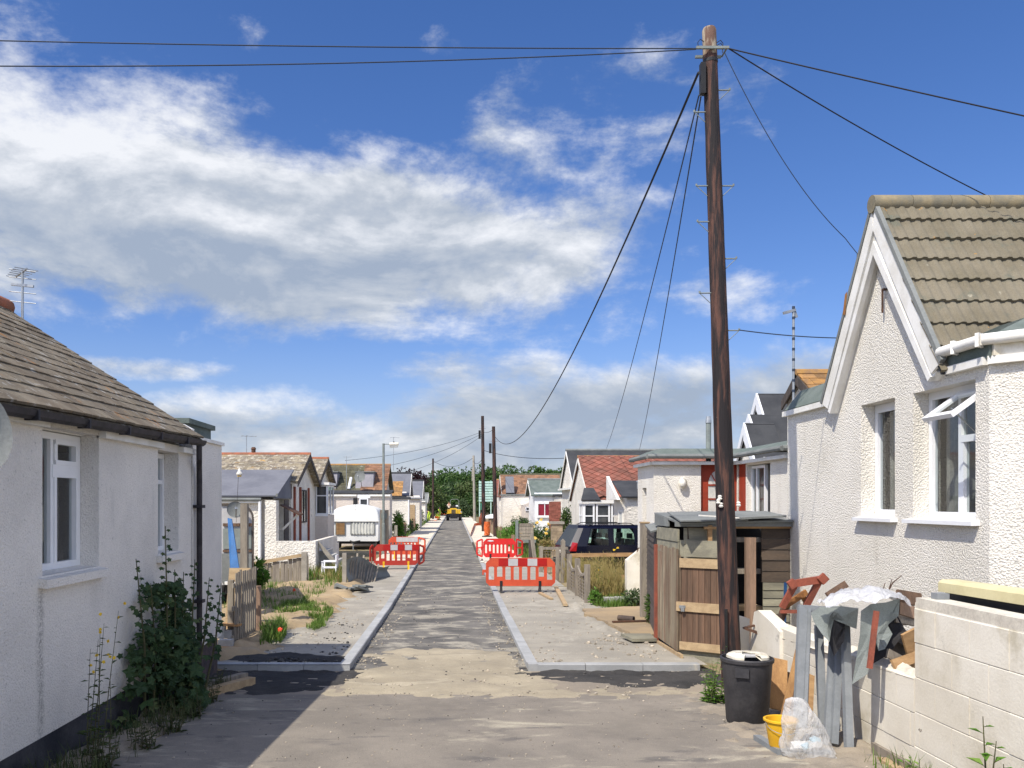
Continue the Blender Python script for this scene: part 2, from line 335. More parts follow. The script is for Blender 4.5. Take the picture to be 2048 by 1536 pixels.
M['wood_tan'] = mat('tan scaffold board', (0.40, 0.25, 0.12), (0.30, 0.18, 0.085), 4, stretch=(0.5, 3, 3), famt=0.28, island=0.1)
M['wood_post'] = mat('brown sawn post', (0.29, 0.19, 0.13), (0.20, 0.135, 0.095), 4, stretch=(3, 3, 0.3), famt=0.3, bump=0.4, bscale=30)
M['board_grey'] = mat('grey green clad board', (0.255, 0.24, 0.175), (0.18, 0.17, 0.13), 3, stretch=(0.5, 2, 3), famt=0.3, island=0.2, bump=0.4)
M['board_brown'] = mat('dark brown clad board', (0.085, 0.063, 0.046), (0.06, 0.047, 0.037), 3, stretch=(0.5, 2, 3), famt=0.35, island=0.25, bump=0.4)
M['ply'] = mat('orange brown plywood', (0.42, 0.24, 0.10), (0.29, 0.16, 0.07), 3, stretch=(3, 3, 0.5), famt=0.3)
M['corrugated'] = mat('narrow weathered slat', (0.27, 0.225, 0.155), (0.185, 0.125, 0.085), 4, stretch=(2, 2, 0.3), famt=0.35, rough=0.85, island=0.25)
M['red_paint'] = mat('faded red paint', (0.27, 0.075, 0.045), (0.20, 0.065, 0.042), 6, famt=0.35, rough=0.75, bump=0.3)
M['red_door'] = mat('dark red door paint', (0.30, 0.045, 0.022), (0.24, 0.04, 0.02), 4, famt=0.15, rough=0.5)
M['rust'] = mat('rusty iron', (0.115, 0.06, 0.038), (0.065, 0.04, 0.03), 8, famt=0.4, rough=0.9)
M['rust_orange'] = mat('orange rust', (0.32, 0.15, 0.05), (0.2, 0.09, 0.035), 8, famt=0.4, rough=0.9)
M['galv'] = mat('galvanised steel', (0.40, 0.42, 0.43), (0.30, 0.32, 0.33), 6, famt=0.15, rough=0.45, metal=0.6, bump=0.1)
M['grey_metal'] = mat('grey painted frame', (0.225, 0.24, 0.25), (0.185, 0.20, 0.21), 3, famt=0.15, rough=0.6, bump=0.15, spots=[((0.30, 0.29, 0.27), 7, 0.70, 0.08)])
M['lamp_post'] = mat('grey green lamp post', (0.22, 0.25, 0.23), (0.17, 0.19, 0.18), 3, famt=0.15, rough=0.6)
M['concrete'] = mat('new pale concrete', (0.60, 0.55, 0.46), (0.52, 0.475, 0.39), 1.2, fine=24, famt=0.12, rough=0.95, bump=0.2)
M['concrete_post'] = mat('concrete post', (0.34, 0.31, 0.26), (0.25, 0.23, 0.19), 4, fine=50, famt=0.3, rough=0.95)
M['kerb'] = mat('new kerb concrete', (0.36, 0.365, 0.36), (0.29, 0.295, 0.29), 2.4, fine=110, famt=0.22, rough=0.9, island=0.10, bump=0.3, bscale=130, spots=[((0.50, 0.46, 0.38), 3.5, 0.62, 0.15)])
M['cable'] = mat('black cable', (0.012, 0.012, 0.016), (0.018, 0.018, 0.02), 3, rough=0.6, bump=0)
M['cable_blue'] = mat('dark blue grey cable', (0.03, 0.045, 0.075), (0.03, 0.04, 0.06), 3, rough=0.6, bump=0)
M['porcelain'] = mat('white insulator', (0.75, 0.73, 0.66), (0.66, 0.63, 0.55), 4, rough=0.3, bump=0, famt=0.1)
M['barrier_red'] = mat('red plastic barrier', (0.62, 0.022, 0.02), (0.52, 0.022, 0.018), 2, famt=0.12, rough=0.45, bump=0.05, spec=0.4)
M['barrier_faded'] = mat('orange red plastic barrier', (0.56, 0.085, 0.035), (0.46, 0.065, 0.03), 2, famt=0.15, rough=0.55, bump=0.05)
M['barrier_dull'] = mat('dull red plastic barrier', (0.42, 0.04, 0.025), (0.33, 0.034, 0.022), 2, famt=0.15, rough=0.55, bump=0.05)
M['reflect_white'] = mat('grey white reflective strip', (0.47, 0.46, 0.45), (0.4, 0.4, 0.4), 4, famt=0.1, rough=0.4, bump=0)
M['reflect_red'] = mat('dark red reflective strip', (0.40, 0.014, 0.012), (0.34, 0.014, 0.012), 4, famt=0.08, rough=0.3, bump=0)
M['rubber'] = mat('black rubber', (0.016, 0.016, 0.017), (0.026, 0.025, 0.025), 6, famt=0.3, rough=0.8)
M['yellow_plastic'] = mat('yellow plastic', (0.72, 0.42, 0.02), (0.60, 0.33, 0.02), 5, famt=0.12, rough=0.45, bump=0.05)
M['yellow_paint'] = mat('yellow machine paint', (0.72, 0.45, 0.03), (0.62, 0.38, 0.03), 2, famt=0.1, rough=0.4, bump=0)
M['orange_net'] = mat('orange plastic mesh', (0.66, 0.15, 0.035), (0.5, 0.10, 0.025), 8, fine=60, famt=0.35, rough=0.6)
M['bin'] = mat('dusty black plastic bin', (0.030, 0.030, 0.034), (0.055, 0.053, 0.056), 4, fine=50, famt=0.35, rough=0.55, bump=0.1)
M['white_plastic'] = mat('dirty white plastic', (0.72, 0.69, 0.60), (0.58, 0.53, 0.42), 6, famt=0.12, rough=0.5, bump=0.05)
M['caravan'] = mat('caravan cream white', (0.74, 0.75, 0.74), (0.66, 0.67, 0.66), 1, famt=0.05, rough=0.4, bump=0.03)
M['caravan_roof'] = mat('weathered white caravan roof', (0.72, 0.72, 0.68), (0.58, 0.58, 0.55), 1.5, famt=0.12, rough=0.7)
M['blue_sheet'] = mat('blue plastic board', (0.025, 0.13, 0.34), (0.02, 0.10, 0.26), 3, famt=0.2, rough=0.4)
M['car'] = mat('dark navy car paint', (0.004, 0.0045, 0.013), (0.005, 0.0055, 0.015), 1, famt=0.05, rough=0.18, bump=0, spec=0.35)
M['car_glass'] = glass_mat('tinted car glass', (0.62, 0.80, 0.74))
M['car_glass_dark'] = glass_mat('dark rear glass', (0.22, 0.30, 0.29))
M['black_trim'] = mat('black plastic trim', (0.012, 0.012, 0.013), (0.02, 0.02, 0.02), 4, rough=0.5, bump=0)
M['red_lens'] = mat('red lamp lens', (0.36, 0.01, 0.012), (0.28, 0.01, 0.01), 4, rough=0.15, bump=0, spec=0.6)
M['chrome'] = mat('wheel alloy', (0.42, 0.42, 0.43), (0.35, 0.35, 0.36), 4, rough=0.35, metal=0.7, bump=0)
M['hivis'] = mat('lime hi vis cloth', (0.55, 0.75, 0.06), (0.44, 0.62, 0.05), 6, famt=0.2, rough=0.8)
M['hivis_orange'] = mat('orange hi vis cloth', (0.75, 0.20, 0.02), (0.62, 0.15, 0.02), 6, famt=0.2, rough=0.8)
M['shirt'] = mat('pale shirt', (0.62, 0.58, 0.50), (0.52, 0.48, 0.42), 6, famt=0.15, rough=0.85)
M['dark_cloth'] = mat('dark trousers', (0.03, 0.03, 0.04), (0.045, 0.045, 0.055), 6, famt=0.2, rough=0.9)
M['skin'] = mat('skin', (0.48, 0.26, 0.17), (0.42, 0.22, 0.15), 8, famt=0.08, rough=0.6, bump=0)
M['hair'] = mat('dark brown hair', (0.03, 0.02, 0.014), (0.045, 0.03, 0.02), 8, famt=0.3, rough=0.7)
M['mint'] = mat('pale mint cladding', (0.42, 0.60, 0.53), (0.36, 0.52, 0.46), 2, famt=0.1, island=0.1, rough=0.7)
M['sign_green'] = mat('green board', (0.03, 0.25, 0.16), (0.03, 0.2, 0.13), 2, rough=0.5, bump=0)
M['brick'] = mat('red brick', (0.30, 0.105, 0.075), (0.23, 0.085, 0.06), 6, fine=30, famt=0.35, island=0.25, rough=0.95)
M['stone_wall'] = mat('tan stone block', (0.36, 0.28, 0.18), (0.27, 0.21, 0.145), 5, fine=30, famt=0.35, island=0.25, rough=0.95, bump=0.5)
M['block_paint'] = mat('cream painted blockwork', (0.72, 0.68, 0.59), (0.62, 0.575, 0.48), 1.1, fine=45, famt=0.08, rough=0.9, bump=0.35, bscale=45, bdist=0.008,
                       spots=[((0.50, 0.455, 0.35), 1.3, 0.55, 0.16), ((0.40, 0.38, 0.32), 3.2, 0.64, 0.1), ((0.19, 0.165, 0.135), 6.0, 0.70, 0.03)])
M['mortar'] = mat('pale mortar', (0.62, 0.58, 0.49), (0.50, 0.46, 0.39), 4, famt=0.3, rough=0.95)
M['felt_torn'] = mat('torn mineral felt', (0.155, 0.175, 0.165), (0.20, 0.22, 0.21), 3, fine=110, famt=0.45, rough=0.95, bump=0.5, bscale=120)
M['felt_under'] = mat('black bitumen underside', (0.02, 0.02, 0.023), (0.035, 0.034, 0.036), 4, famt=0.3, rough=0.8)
M['cream_plastic'] = mat('cream plastic trunking', (0.62, 0.56, 0.33), (0.55, 0.49, 0.28), 3, famt=0.08, rough=0.45, bump=0.05)
M['grey_block'] = mat('grey concrete block', (0.42, 0.41, 0.38), (0.33, 0.32, 0.30), 5, famt=0.25, rough=0.95)
M['pipe_brown'] = mat('dark brown pipe', (0.06, 0.045, 0.038), (0.09, 0.065, 0.05), 6, famt=0.3, rough=0.8)
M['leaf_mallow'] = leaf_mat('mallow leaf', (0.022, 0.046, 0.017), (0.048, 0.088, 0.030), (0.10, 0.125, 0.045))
M['leaf_weed'] = leaf_mat('weed leaf', (0.045, 0.075, 0.02), (0.08, 0.12, 0.03))
M['leaf_bright'] = leaf_mat('bright green leaf', (0.07, 0.16, 0.02), (0.12, 0.24, 0.035), (0.2, 0.28, 0.06))
M['leaf_mid'] = leaf_mat('hedge leaf', (0.035, 0.075, 0.018), (0.07, 0.125, 0.028), (0.12, 0.15, 0.04))
M['leaf_tree'] = leaf_mat('tree leaf', (0.034, 0.078, 0.02), (0.068, 0.13, 0.032), (0.115, 0.165, 0.045))
M['leaf_tree_pale'] = leaf_mat('pale tree leaf', (0.06, 0.095, 0.03), (0.11, 0.15, 0.05), (0.16, 0.18, 0.075))
M['leaf_purple'] = leaf_mat('copper beech leaf', (0.022, 0.012, 0.014), (0.05, 0.02, 0.024))
M['leaf_willow'] = leaf_mat('grey green leaf', (0.05, 0.085, 0.035), (0.09, 0.13, 0.055))
M['grass_green'] = leaf_mat('green grass', (0.07, 0.14, 0.02), (0.12, 0.20, 0.03), (0.22, 0.24, 0.07))
M['grass_dry'] = leaf_mat('dry tall grass', (0.24, 0.19, 0.065), (0.34, 0.27, 0.11), (0.15, 0.19, 0.04))
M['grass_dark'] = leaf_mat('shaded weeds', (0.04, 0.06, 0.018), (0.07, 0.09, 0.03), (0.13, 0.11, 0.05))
M['flower_yellow'] = leaf_mat('yellow petal', (0.75, 0.50, 0.02), (0.85, 0.62, 0.06), trans=0.1)
M['flower_rose'] = leaf_mat('pale yellow rose petal', (0.80, 0.55, 0.10), (0.85, 0.68, 0.25), trans=0.1)
M['poppy'] = leaf_mat('red poppy petal', (0.70, 0.06, 0.02), (0.75, 0.1, 0.05), trans=0.1)
M['stem'] = mat('green brown stem', (0.085, 0.085, 0.035), (0.06, 0.055, 0.028), 8, famt=0.3)
M['bark'] = mat('tree bark', (0.085, 0.07, 0.05), (0.05, 0.042, 0.032), 6, stretch=(2, 2, 0.4), famt=0.4)
M['stones'] = mat('loose stones', (0.40, 0.345, 0.265), (0.26, 0.23, 0.185), 6, famt=0.35, island=0.4, rough=0.95)
M['stones_dark'] = mat('dark tar lumps', (0.045, 0.043, 0.042), (0.07, 0.066, 0.06), 6, famt=0.35, island=0.4, rough=0.95)
# ------------------------------------------------------------------ ground surfaces
def ground_mat(name, c1, c2, dust, dust_thr, grit=0.35, streak=(0.7, 2.2, 1), scale=1.1, dark=None, stone=None):
    m, nt, b = new_mat(name); v = coords(nt)
    n1 = tnoise(nt, v, scale, 7.0, 0.65); col = mixc(nt, n1.smooth(0.36, 0.64), c1, c2)
    s = tnoise(nt, coords(nt, streak), 1.3, 8.0, 0.68, 0.4); d = s.smooth(dust_thr, dust_thr + 0.16)
    g1 = tnoise(nt, v, 38.0, 4.0, 0.7)
    d = (d * (g1 * 1.6 + 0.1)).clamp(); col = mixc(nt, d, col, dust)
    if dark:
        s2 = tnoise(nt, coords(nt, (0.8, 1.6, 1), loc=(5, 3, 1)), 1.6, 7.0, 0.62); col = mixc(nt, s2.smooth(dark[1], dark[1] + 0.12), col, dark[0])
    vo = tvor(nt, v, 46.0); chips = vo.smooth(0.20, 0.08); pick = tnoise(nt, v, 9.0, 3.0, 0.6).smooth(0.50, 0.62)
    if stone: col = mixc(nt, chips * pick * 0.8, col, stone)
    k = (tnoise(nt, v, 90.0, 3.0, 0.7) - 0.5) * (2 * grit) + 1.0
    k = k * (tnoise(nt, v, 0.45, 4.0, 0.6) * 0.5 + 0.75)
    vm = nt.nodes.new('ShaderNodeVectorMath'); vm.operation = 'SCALE'; nt.links.new(col, vm.inputs[0]); nt.links.new(k.s, vm.inputs['Scale'])
    nt.links.new(vm.outputs[0], b.inputs['Base Color']); b.inputs['Roughness'].default_value = 0.95; b.inputs['Specular IOR Level'].default_value = 0.15
    setbump(nt, b, g1 + tnoise(nt, v, 110.0, 3.0, 0.7) * 0.6 + chips * 0.5, 0.75, 0.012); return m
M['ground'] = ground_mat('dry yard soil', (0.27, 0.21, 0.13), (0.19, 0.165, 0.09), (0.34, 0.28, 0.19), 0.60)
M['junction'] = ground_mat('worn tarmac', (0.250, 0.222, 0.184), (0.192, 0.172, 0.146), (0.43, 0.39, 0.30), 0.53, streak=(0.7, 1.5, 1), dark=((0.145, 0.133, 0.12), 0.57), stone=(0.42, 0.38, 0.31))
M['lane'] = ground_mat('planed dusty tarmac', (0.098, 0.094, 0.088), (0.165, 0.155, 0.138), (0.36, 0.33, 0.265), 0.48, streak=(0.85, 1.3, 1), scale=1.0, dark=((0.075, 0.072, 0.07), 0.58), stone=(0.42, 0.39, 0.33))
M['fresh'] = ground_mat('fresh black tarmac', (0.040, 0.039, 0.038), (0.06, 0.057, 0.054), (0.24, 0.22, 0.18), 0.66, stone=(0.30, 0.28, 0.24))
M['sand'] = ground_mat('pale dusty sub base', (0.375, 0.325, 0.235), (0.30, 0.26, 0.19), (0.44, 0.385, 0.285), 0.54, dark=((0.20, 0.18, 0.15), 0.66), stone=(0.22, 0.20, 0.18))
M['path'] = ground_mat('stony path base', (0.335, 0.308, 0.255), (0.275, 0.255, 0.215), (0.41, 0.38, 0.315), 0.52, streak=(1.0, 1.0, 1), dark=((0.235, 0.21, 0.18), 0.64), stone=(0.17, 0.155, 0.135))
M['soil'] = ground_mat('tan sandy soil', (0.37, 0.28, 0.17), (0.29, 0.22, 0.135), (0.42, 0.345, 0.235), 0.56, dark=((0.20, 0.145, 0.085), 0.62), stone=(0.40, 0.35, 0.27))
M['dust'] = ground_mat('trodden dusty verge', (0.30, 0.255, 0.195), (0.235, 0.205, 0.165), (0.37, 0.325, 0.25), 0.55, dark=((0.17, 0.15, 0.13), 0.60), stone=(0.40, 0.36, 0.29))
M['slab'] = ground_mat('worn concrete slab', (0.36, 0.27, 0.165), (0.29, 0.225, 0.15), (0.42, 0.35, 0.25), 0.58, dark=((0.22, 0.17, 0.12), 0.62))
M['concrete_path'] = ground_mat('new concrete path', (0.62, 0.565, 0.46), (0.56, 0.505, 0.41), (0.66, 0.61, 0.51), 0.55, grit=0.08)

BR = (-8, 2, 5, 8, 10, 12, 12.4, 14, 16, 18, 20, 28, 40, 60, 90, 140, 260, 600, 1500)
def strip(mb, xa, xb, y0, y1, dz, nx=1):
    """sheet following the ground between two edges; xa, xb may be functions of y"""
    ys = sorted({y0, y1, *[b for b in BR if y0 < b < y1]})
    fa = xa if callable(xa) else (lambda y: xa); fb = xb if callable(xb) else (lambda y: xb)
    vs = [(fa(y) + (fb(y) - fa(y)) * i / nx, y, gz(y) + dz) for y in ys for i in range(nx + 1)]
    w = nx + 1
    return mb.add(vs, [(j*w+i, j*w+i+1, (j+1)*w+i+1, (j+1)*w+i) for j in range(len(ys)-1) for i in range(nx)])
def near(a, b, y): return a + (b - a) * max(0.0, min(1.0, (40 - y) / 28))
KL, KR = -1.475, 1.04                                   # inner faces of the two kerbs
KY = 12.08                                              # front of the kerb returns
struct('ground', strip(MB(), -900, 900, -8, 1500, 0.0, 8), M['ground'])
struct('road', strip(MB(), KL - 0.02, KR + 0.02, KY - 0.02, 230, 0.006), M['lane'])
struct('junction_road', strip(MB(), -3.6, 3.74, -8, 10.3, 0.008, 4), M['junction'])

def sdist(poly, P):
    """signed distance (inside > 0) of points P to a polygon, numpy"""
    n = len(poly); d = np.full(len(P), 1e9); ins = np.zeros(len(P), bool)
    for i in range(n):
        a = np.array(poly[i]); b = np.array(poly[(i+1) % n]); e = b - a; w = P - a
        t = np.clip((w @ e) / (e @ e + 1e-12), 0, 1); d = np.minimum(d, np.hypot(*(w - t[:, None] * e).T))
        c = ((a[1] <= P[:, 1]) & (b[1] > P[:, 1])) | ((b[1] <= P[:, 1]) & (a[1] > P[:, 1]))
        xi = a[0] + (P[:, 1] - a[1]) / (b[1] - a[1] + 1e-12) * e[0]
        ins ^= c & (P[:, 0] < xi)
    return np.where(ins, d, -d)
def heap(poly, h, res=0.06, soft=0.3, rough=0.5, base=0.0, dip=0.03, seed=0.0, mb=None, nscale=2.2):
    """irregular low mound: rises h inside the outline, sinks dip below base outside it"""
    xs = [p[0] for p in poly]; ys = [p[1] for p in poly]; mb = mb or MB()
    gx = np.arange(min(xs) - soft, max(xs) + soft + res, res); gy = np.arange(min(ys) - soft, max(ys) + soft + res, res)
    PX, PY = np.meshgrid(gx, gy, indexing='ij'); P = np.stack([PX.ravel(), PY.ravel()], 1); sd = sdist(poly, P)
    nz = np.array([mnoise.fractal(Vector((x * nscale, y * nscale, seed)), 1.0, 2.1, 5) for x, y in P])
    s = np.clip((sd + nz * soft * 0.9) / soft, -1, 1); z = np.where(s > 0, h * (s * s * (3 - 2 * s)) * (1 + rough * nz), dip * s)
    z = z + np.where(s > 0, 0.012 * nz, 0)
    nx, ny = len(gx), len(gy); zz = z.reshape(nx, ny); ss = s.reshape(nx, ny)
    idx = -np.ones((nx, ny), int); vs = []; fs = []
    def vid(i, j):
        if idx[i, j] < 0: idx[i, j] = len(vs); vs.append((gx[i], gy[j], gz(gy[j]) + base + zz[i, j]))
        return int(idx[i, j])
    for i in range(nx - 1):
        for j in range(ny - 1):
            if max(ss[i, j], ss[i+1, j], ss[i, j+1], ss[i+1, j+1]) > -0.35: fs.append((vid(i, j), vid(i+1, j), vid(i+1, j+1), vid(i, j+1)))
    return mb.add(vs, fs)
def gp(pts, dz=0.0): return [G(px, py, dz) for px, py in pts]

# fresh black tarmac either side of the lane mouth, dusty sand spread over the mouth of the lane
struct('road_shoulder', strip(MB(), -3.28, 3.5, 10.1, KY + 0.01, 0.004), M['dust'])
fresh = heap([(-3.4, 10.35), (-3.4, 12.3), (-1.35, 12.3), (-1.25, 11.9), (-1.5, 10.9), (-1.9, 10.4)], 0.010, 0.05, 0.25, 1.0, 0.006, 0.03, 12.0, None, 4.0); heap([(0.95, 12.3), (3.6, 12.3), (3.6, 10.9), (2.4, 10.85), (1.5, 11.2), (1.05, 11.7)], 0.010, 0.05, 0.25, 1.0, 0.006, 0.03, 13.0, fresh, 4.0); struct('tarmac_strip', fresh, M['fresh'])
sandm = heap(gp([(655, 1392), (700, 1352), (745, 1318), (735, 1300), (900, 1298), (1022, 1300), (1046, 1330), (1062, 1352), (1110, 1374), (1260, 1388), (1250, 1396), (900, 1398)]), 0.016, 0.05, 0.28, 0.8, 0.004, 0.02, 3.0)
struct('road_sand', sandm, M['sand'], smooth=True)
sand2 = heap(gp([(1270, 1372), (1395, 1378), (1400, 1388), (1270, 1390)]), 0.012, 0.05, 0.25, 0.8, 0.006, 0.02, 5.0)
struct('verge_sand', sand2, M['sand'], smooth=True)

# kerbs of separate stones, with their returns across the front of the paths
def kerb_run(mb, p0, p1, w, z0, z1, n):
    p0, p1 = Vector(p0), Vector(p1); d = (p1 - p0); L = d.length; d.normalize(); s = Vector((-d.y, d.x, 0))
    for i in range(n):
        a = p0 + d * (L * i / n + 0.004); b = p0 + d * (L * (i + 1) / n - 0.004); j = random.uniform(-0.004, 0.004); c = 0.012
        q = []
        for p in (a, b):
            g = gz(p.y) + random.uniform(-0.002, 0.002)
            q += [p + s * j + Vector((0,0,g+z0)), p + s * j + Vector((0,0,g+z1-c)), p + s * (j + c) + Vector((0,0,g+z1)), p + s * (j + w) + Vector((0,0,g+z1)), p + s * (j + w) + Vector((0,0,g+z0))]
        mb.add(q, [(0,1,6,5),(1,2,7,6),(2,3,8,7),(3,4,9,8),(4,3,2,1,0),(5,6,7,8,9)])
KH = 0.105
kb = MB()
kerb_run(kb, (KL, 12.25, 0), (KL, 36.0, 0), 0.15, -0.06, KH, 26); kerb_run(kb, (KL, KY, 0), (KL - 1.95, KY, 0), -0.14, -0.06, KH, 3)
kerb_run(kb, (KL, 36.0, 0), (KL, 200.0, 0), 0.10, -0.06, KH, 60)
kb.box(KL - 0.15, KL, KY, 12.25, gz(12.1) - 0.05, gz(12.1) + KH)
struct('kerb', kb, M['kerb'])
kb2 = MB(); kerb_run(kb2, (KR, 12.25, 0), (KR, 38.0, 0), -0.14, -0.06, KH, 28); kerb_run(kb2, (KR, KY, 0), (KR + 2.42, KY, 0), 0.14, -0.06, KH, 3)
kerb_run(kb2, (KR, 52.0, 0), (KR, 200.0, 0), -0.10, -0.06, KH, 56); kb2.box(KR, KR + 0.14, KY, 12.25, gz(12.1) - 0.05, gz(12.1) + KH)
struct('kerb', kb2, M['kerb'])

PZ = 0.075                                              # level of the unfinished paths
struct('footpath', strip(MB(), -3.9, KL - 0.14, KY + 0.13, 33.2, PZ, 2), M['path'])
struct('footpath', strip(MB(), KR + 0.13, 3.6, KY + 0.13, 24.6, PZ, 2), M['path'])
def jointed(x0, x1, y0, y1, step):
    mb = MB(); y = y0
    while y < y1:
        e = min(y + step, y1); a0, a1 = (x0(y) if callable(x0) else x0), (x0(e) if callable(x0) else x0); b0, b1 = (x1(y) if callable(x1) else x1), (x1(e) if callable(x1) else x1)
        mb.prism([(a0, y, gz(y) - 0.05), (b0, y, gz(y) - 0.05), (b0, y, gz(y) + KH), (a0, y, gz(y) + KH)], (0, 0, 0.0001)) if False else None
        zt = gz(y) + KH - 0.004
        mb.add([(a0,y,-0.05),(b0,y,-0.05),(b1,e-0.02,-0.05),(a1,e-0.02,-0.05),(a0,y,zt),(b0,y,zt),(b1,e-0.02,zt),(a1,e-0.02,zt)], [(4,5,6,7),(0,1,5,4),(1,2,6,5),(2,3,7,6),(3,0,4,7)])
        y = e; step = step * 1.02
    return mb
struct('concrete_footpath', jointed(lambda y: -3.3 - 0.2 * min(1, (y - 33) / 30), KL - 0.11, 33.2, 200, 9.0), M['concrete_path'])
M['path_grey'] = ground_mat('grey rolled path base', (0.33, 0.31, 0.265), (0.28, 0.265, 0.225), (0.40, 0.375, 0.32), 0.56, grit=0.15)
struct('footpath', jointed(KR + 0.145, 3.15, 24.6, 34.0, 9.4), M['path_grey'])
struct('concrete_footpath', jointed(KR + 0.145, lambda y: 3.2 - 0.5 * min(1, (y - 24) / 60), 34.0, 200, 10.0), M['concrete_path'])

# sandy soil on the left verge, its lumpy edge over the path, tarmac heap under the kerb shadow
struct('soil', heap(gp([(430, 1330), (455, 1318), (520, 1316), (545, 1296), (560, 1268), (600, 1256), (648, 1248), (672, 1222), (690, 1205), (715, 1188), (738, 1165), (700, 1148), (620, 1150), (560, 1170), (500, 1190), (430, 1215)], 0.08), 0.10, 0.08, 0.45, 0.7, PZ - 0.01, 0.06, 1.0), M['soil'], smooth=True)
struct('soil', heap([(-12, 17), (-3.35, 17), (-3.2, 21), (-3.15, 26), (-3.3, 34), (-14, 34)], 0.10, 0.3, 0.5, 0.6, 0.0, 0.06, 2.0), M['ground'], smooth=True)
struct('soil', heap([(3.0, 19.5), (3.3, 24.4), (3.35, 32), (12, 32), (12, 19.6), (4, 19.2)], 0.09, 0.25, 0.4, 0.6, 0.0, 0.06, 6.0), M['ground'], smooth=True)
struct('tarmac_heap', heap(gp([(455, 1320), (690, 1320), (696, 1310), (560, 1307), (450, 1311)], 0.1), 0.035, 0.05, 0.15, 1.0, PZ + 0.005, 0.03, 4.0), M['fresh'], smooth=True)
# worn concrete slab in front of the right-hand yard, its broken edge
sl = [G(*p, 0.09) for p in ((1168, 1222), (1290, 1216), (1320, 1222), (1322, 1276), (1262, 1274), (1210, 1248), (1172, 1232))]
mb = MB(); poly = []
for i in range(len(sl)):
    a, b = Vector(sl[i]), Vector(sl[(i+1) % len(sl)])
    for t in range(6):
        p = a.lerp(b, t / 6); poly.append((p.x + random.uniform(-.05, .05), p.y + random.uniform(-.05, .05)))
mb.prism([(x, y, gz(y) + 0.06) for x, y in poly], (0, 0, 0.085)); struct('concrete_slab', mb, M['slab'])
struct('soil', heap(gp([(1150, 1205), (1180, 1232), (1225, 1258), (1270, 1290), (1325, 1300), (1320, 1308), (1240, 1285), (1190, 1256), (1140, 1215)], 0.08), 0.05, 0.05, 0.2, 0.9, PZ, 0.03, 7.0), M['path'], smooth=True)
# strip of dirt along the foot of both near walls
struct('soil', heap([(-3.4, 4.5), (-2.86, 4.5), (-2.78, 7.5), (-2.8, 9.4), (-3.0, 11.0), (-3.4, 11.2)], 0.05, 0.06, 0.34, 1.0, 0.004, 0.03, 8.0, None, 4.0), M['dust'], smooth=True)
struct('soil', heap([(3.9, 4.0), (3.15, 4.0), (2.86, 6.3), (2.72, 7.7), (2.68, 9.2), (2.9, 10.8), (3.9, 10.9)], 0.025, 0.05, 0.34, 1.0, 0.004, 0.02, 9.0, None, 4.5), M['dust'], smooth=True)

# loose stones: spread near the kerbs, the lane mouth and the path edges
def scatter(name, m, areas, label):
    mb = MB()
    for (x0, x1, y0, y1, n, r0, r1, dz) in areas:
        for _ in range(n):
            x, y = random.uniform(x0, x1), random.uniform(y0, y1)
            if mnoise.noise(Vector((x * 1.7, y * 1.1, 4.0))) < -0.12 and random.random() < 0.8: continue
            r = r0 + (r1 - r0) * random.random() ** 3
            mb.ico((x, y, gz(y) + dz + r * 0.25), r, (1, random.uniform(.6, 1), random.uniform(.45, .8)), 0.25)
    stuff(name, mb, m, label, 'stones')
scatter('loose_stones', M['stones'], [(KL, KR, 11.2, 13.6, 260, .006, .026, .012), (-1.6, 3.2, 10.15, 11.0, 420, .005, .022, .016), (KL, KL+.35, 12, 24, 420, .006, .028, .008), (KR-.35, KR, 12, 24, 420, .006, .028, .008),
        (KL, KR, 13, 32, 420, .006, .02, .008), (-3.2, KL-.2, 12.5, 22, 380, .008, .035, PZ), (KR+.2, 3.2, 12.5, 24, 420, .008, .03, PZ), (-2.9, 2.7, 6.4, 10.2, 800, .003, .013, .010), (2.6, 3.5, 6.3, 9.5, 90, .004, .016, .03), (2.1, 3.3, 12.6, 15.5, 200, .01, .05, PZ), (1.15, 1.6, 12.3, 13.5, 120, .008, .03, PZ)],
        'scattered pale stones along the kerbs and path edges')
scatter('tarmac_crumbs', M['stones_dark'], [(KL, KR, 10.3, 12.6, 120, .006, .022, .014), (-3.2, -1.5, 11.85, 12.02, 120, .008, .022, .01), (-3.1, -1.6, 12.3, 12.7, 160, .01, .035, PZ + .02), (1.1, 3.4, 11.7, 12.0, 130, .008, .022, .01), (-2.6, 2.6, 6.4, 10.2, 260, .003, .010, .010), (KL, KR, 13, 22, 160, .006, .02, .008), (-2.3, -1.7, 13, 17, 70, .01, .04, PZ)],
        'dark tarmac crumbs by the kerb returns and lane mouth')

# ------------------------------------------------------------------ plants
def frame_from(n):
    n = Vector(n).normalized(); a = n.cross(Vector((0, 0, 1)))
    if a.length < 1e-3: a = Vector((1, 0, 0))
    a.normalize(); return a, n.cross(a).normalized(), n
def leaf(mb, p, d, n, L, W, fold=0.25):
    """folded pointed leaf from p along d"""
    d = Vector(d).normalized(); s = d.cross(Vector(n))
    if s.length < 1e-3: s = Vector((1, 0, 0))
    s.normalize(); u = s.cross(d).normalized(); p = Vector(p)
    a = p + d * L * 0.45 + s * W * 0.5 + u * W * fold; b = p + d * L * 0.45 - s * W * 0.5 + u * W * fold; t = p + d * L - u * L * 0.12
    mb.add([p, a, t, b], [(0, 1, 2), (0, 2, 3)])
def lobed(mb, c, n, r, lobes=5):
    a, b, n = frame_from(n); rot = random.random() * 6.28; vs = [Vector(c)]; k = lobes * 2
    for i in range(k):
        t = rot + 2 * math.pi * i / k; q = r * (1.0 if i % 2 == 0 else 0.62) * random.uniform(.9, 1.1)
        vs.append(Vector(c) + (a * math.cos(t) + b * math.sin(t)) * q + n * (-0.12 * r if i % 2 == 0 else 0.1 * r))
    mb.add(vs, [(0, 1 + i, 1 + (i + 1) % k) for i in range(k)])
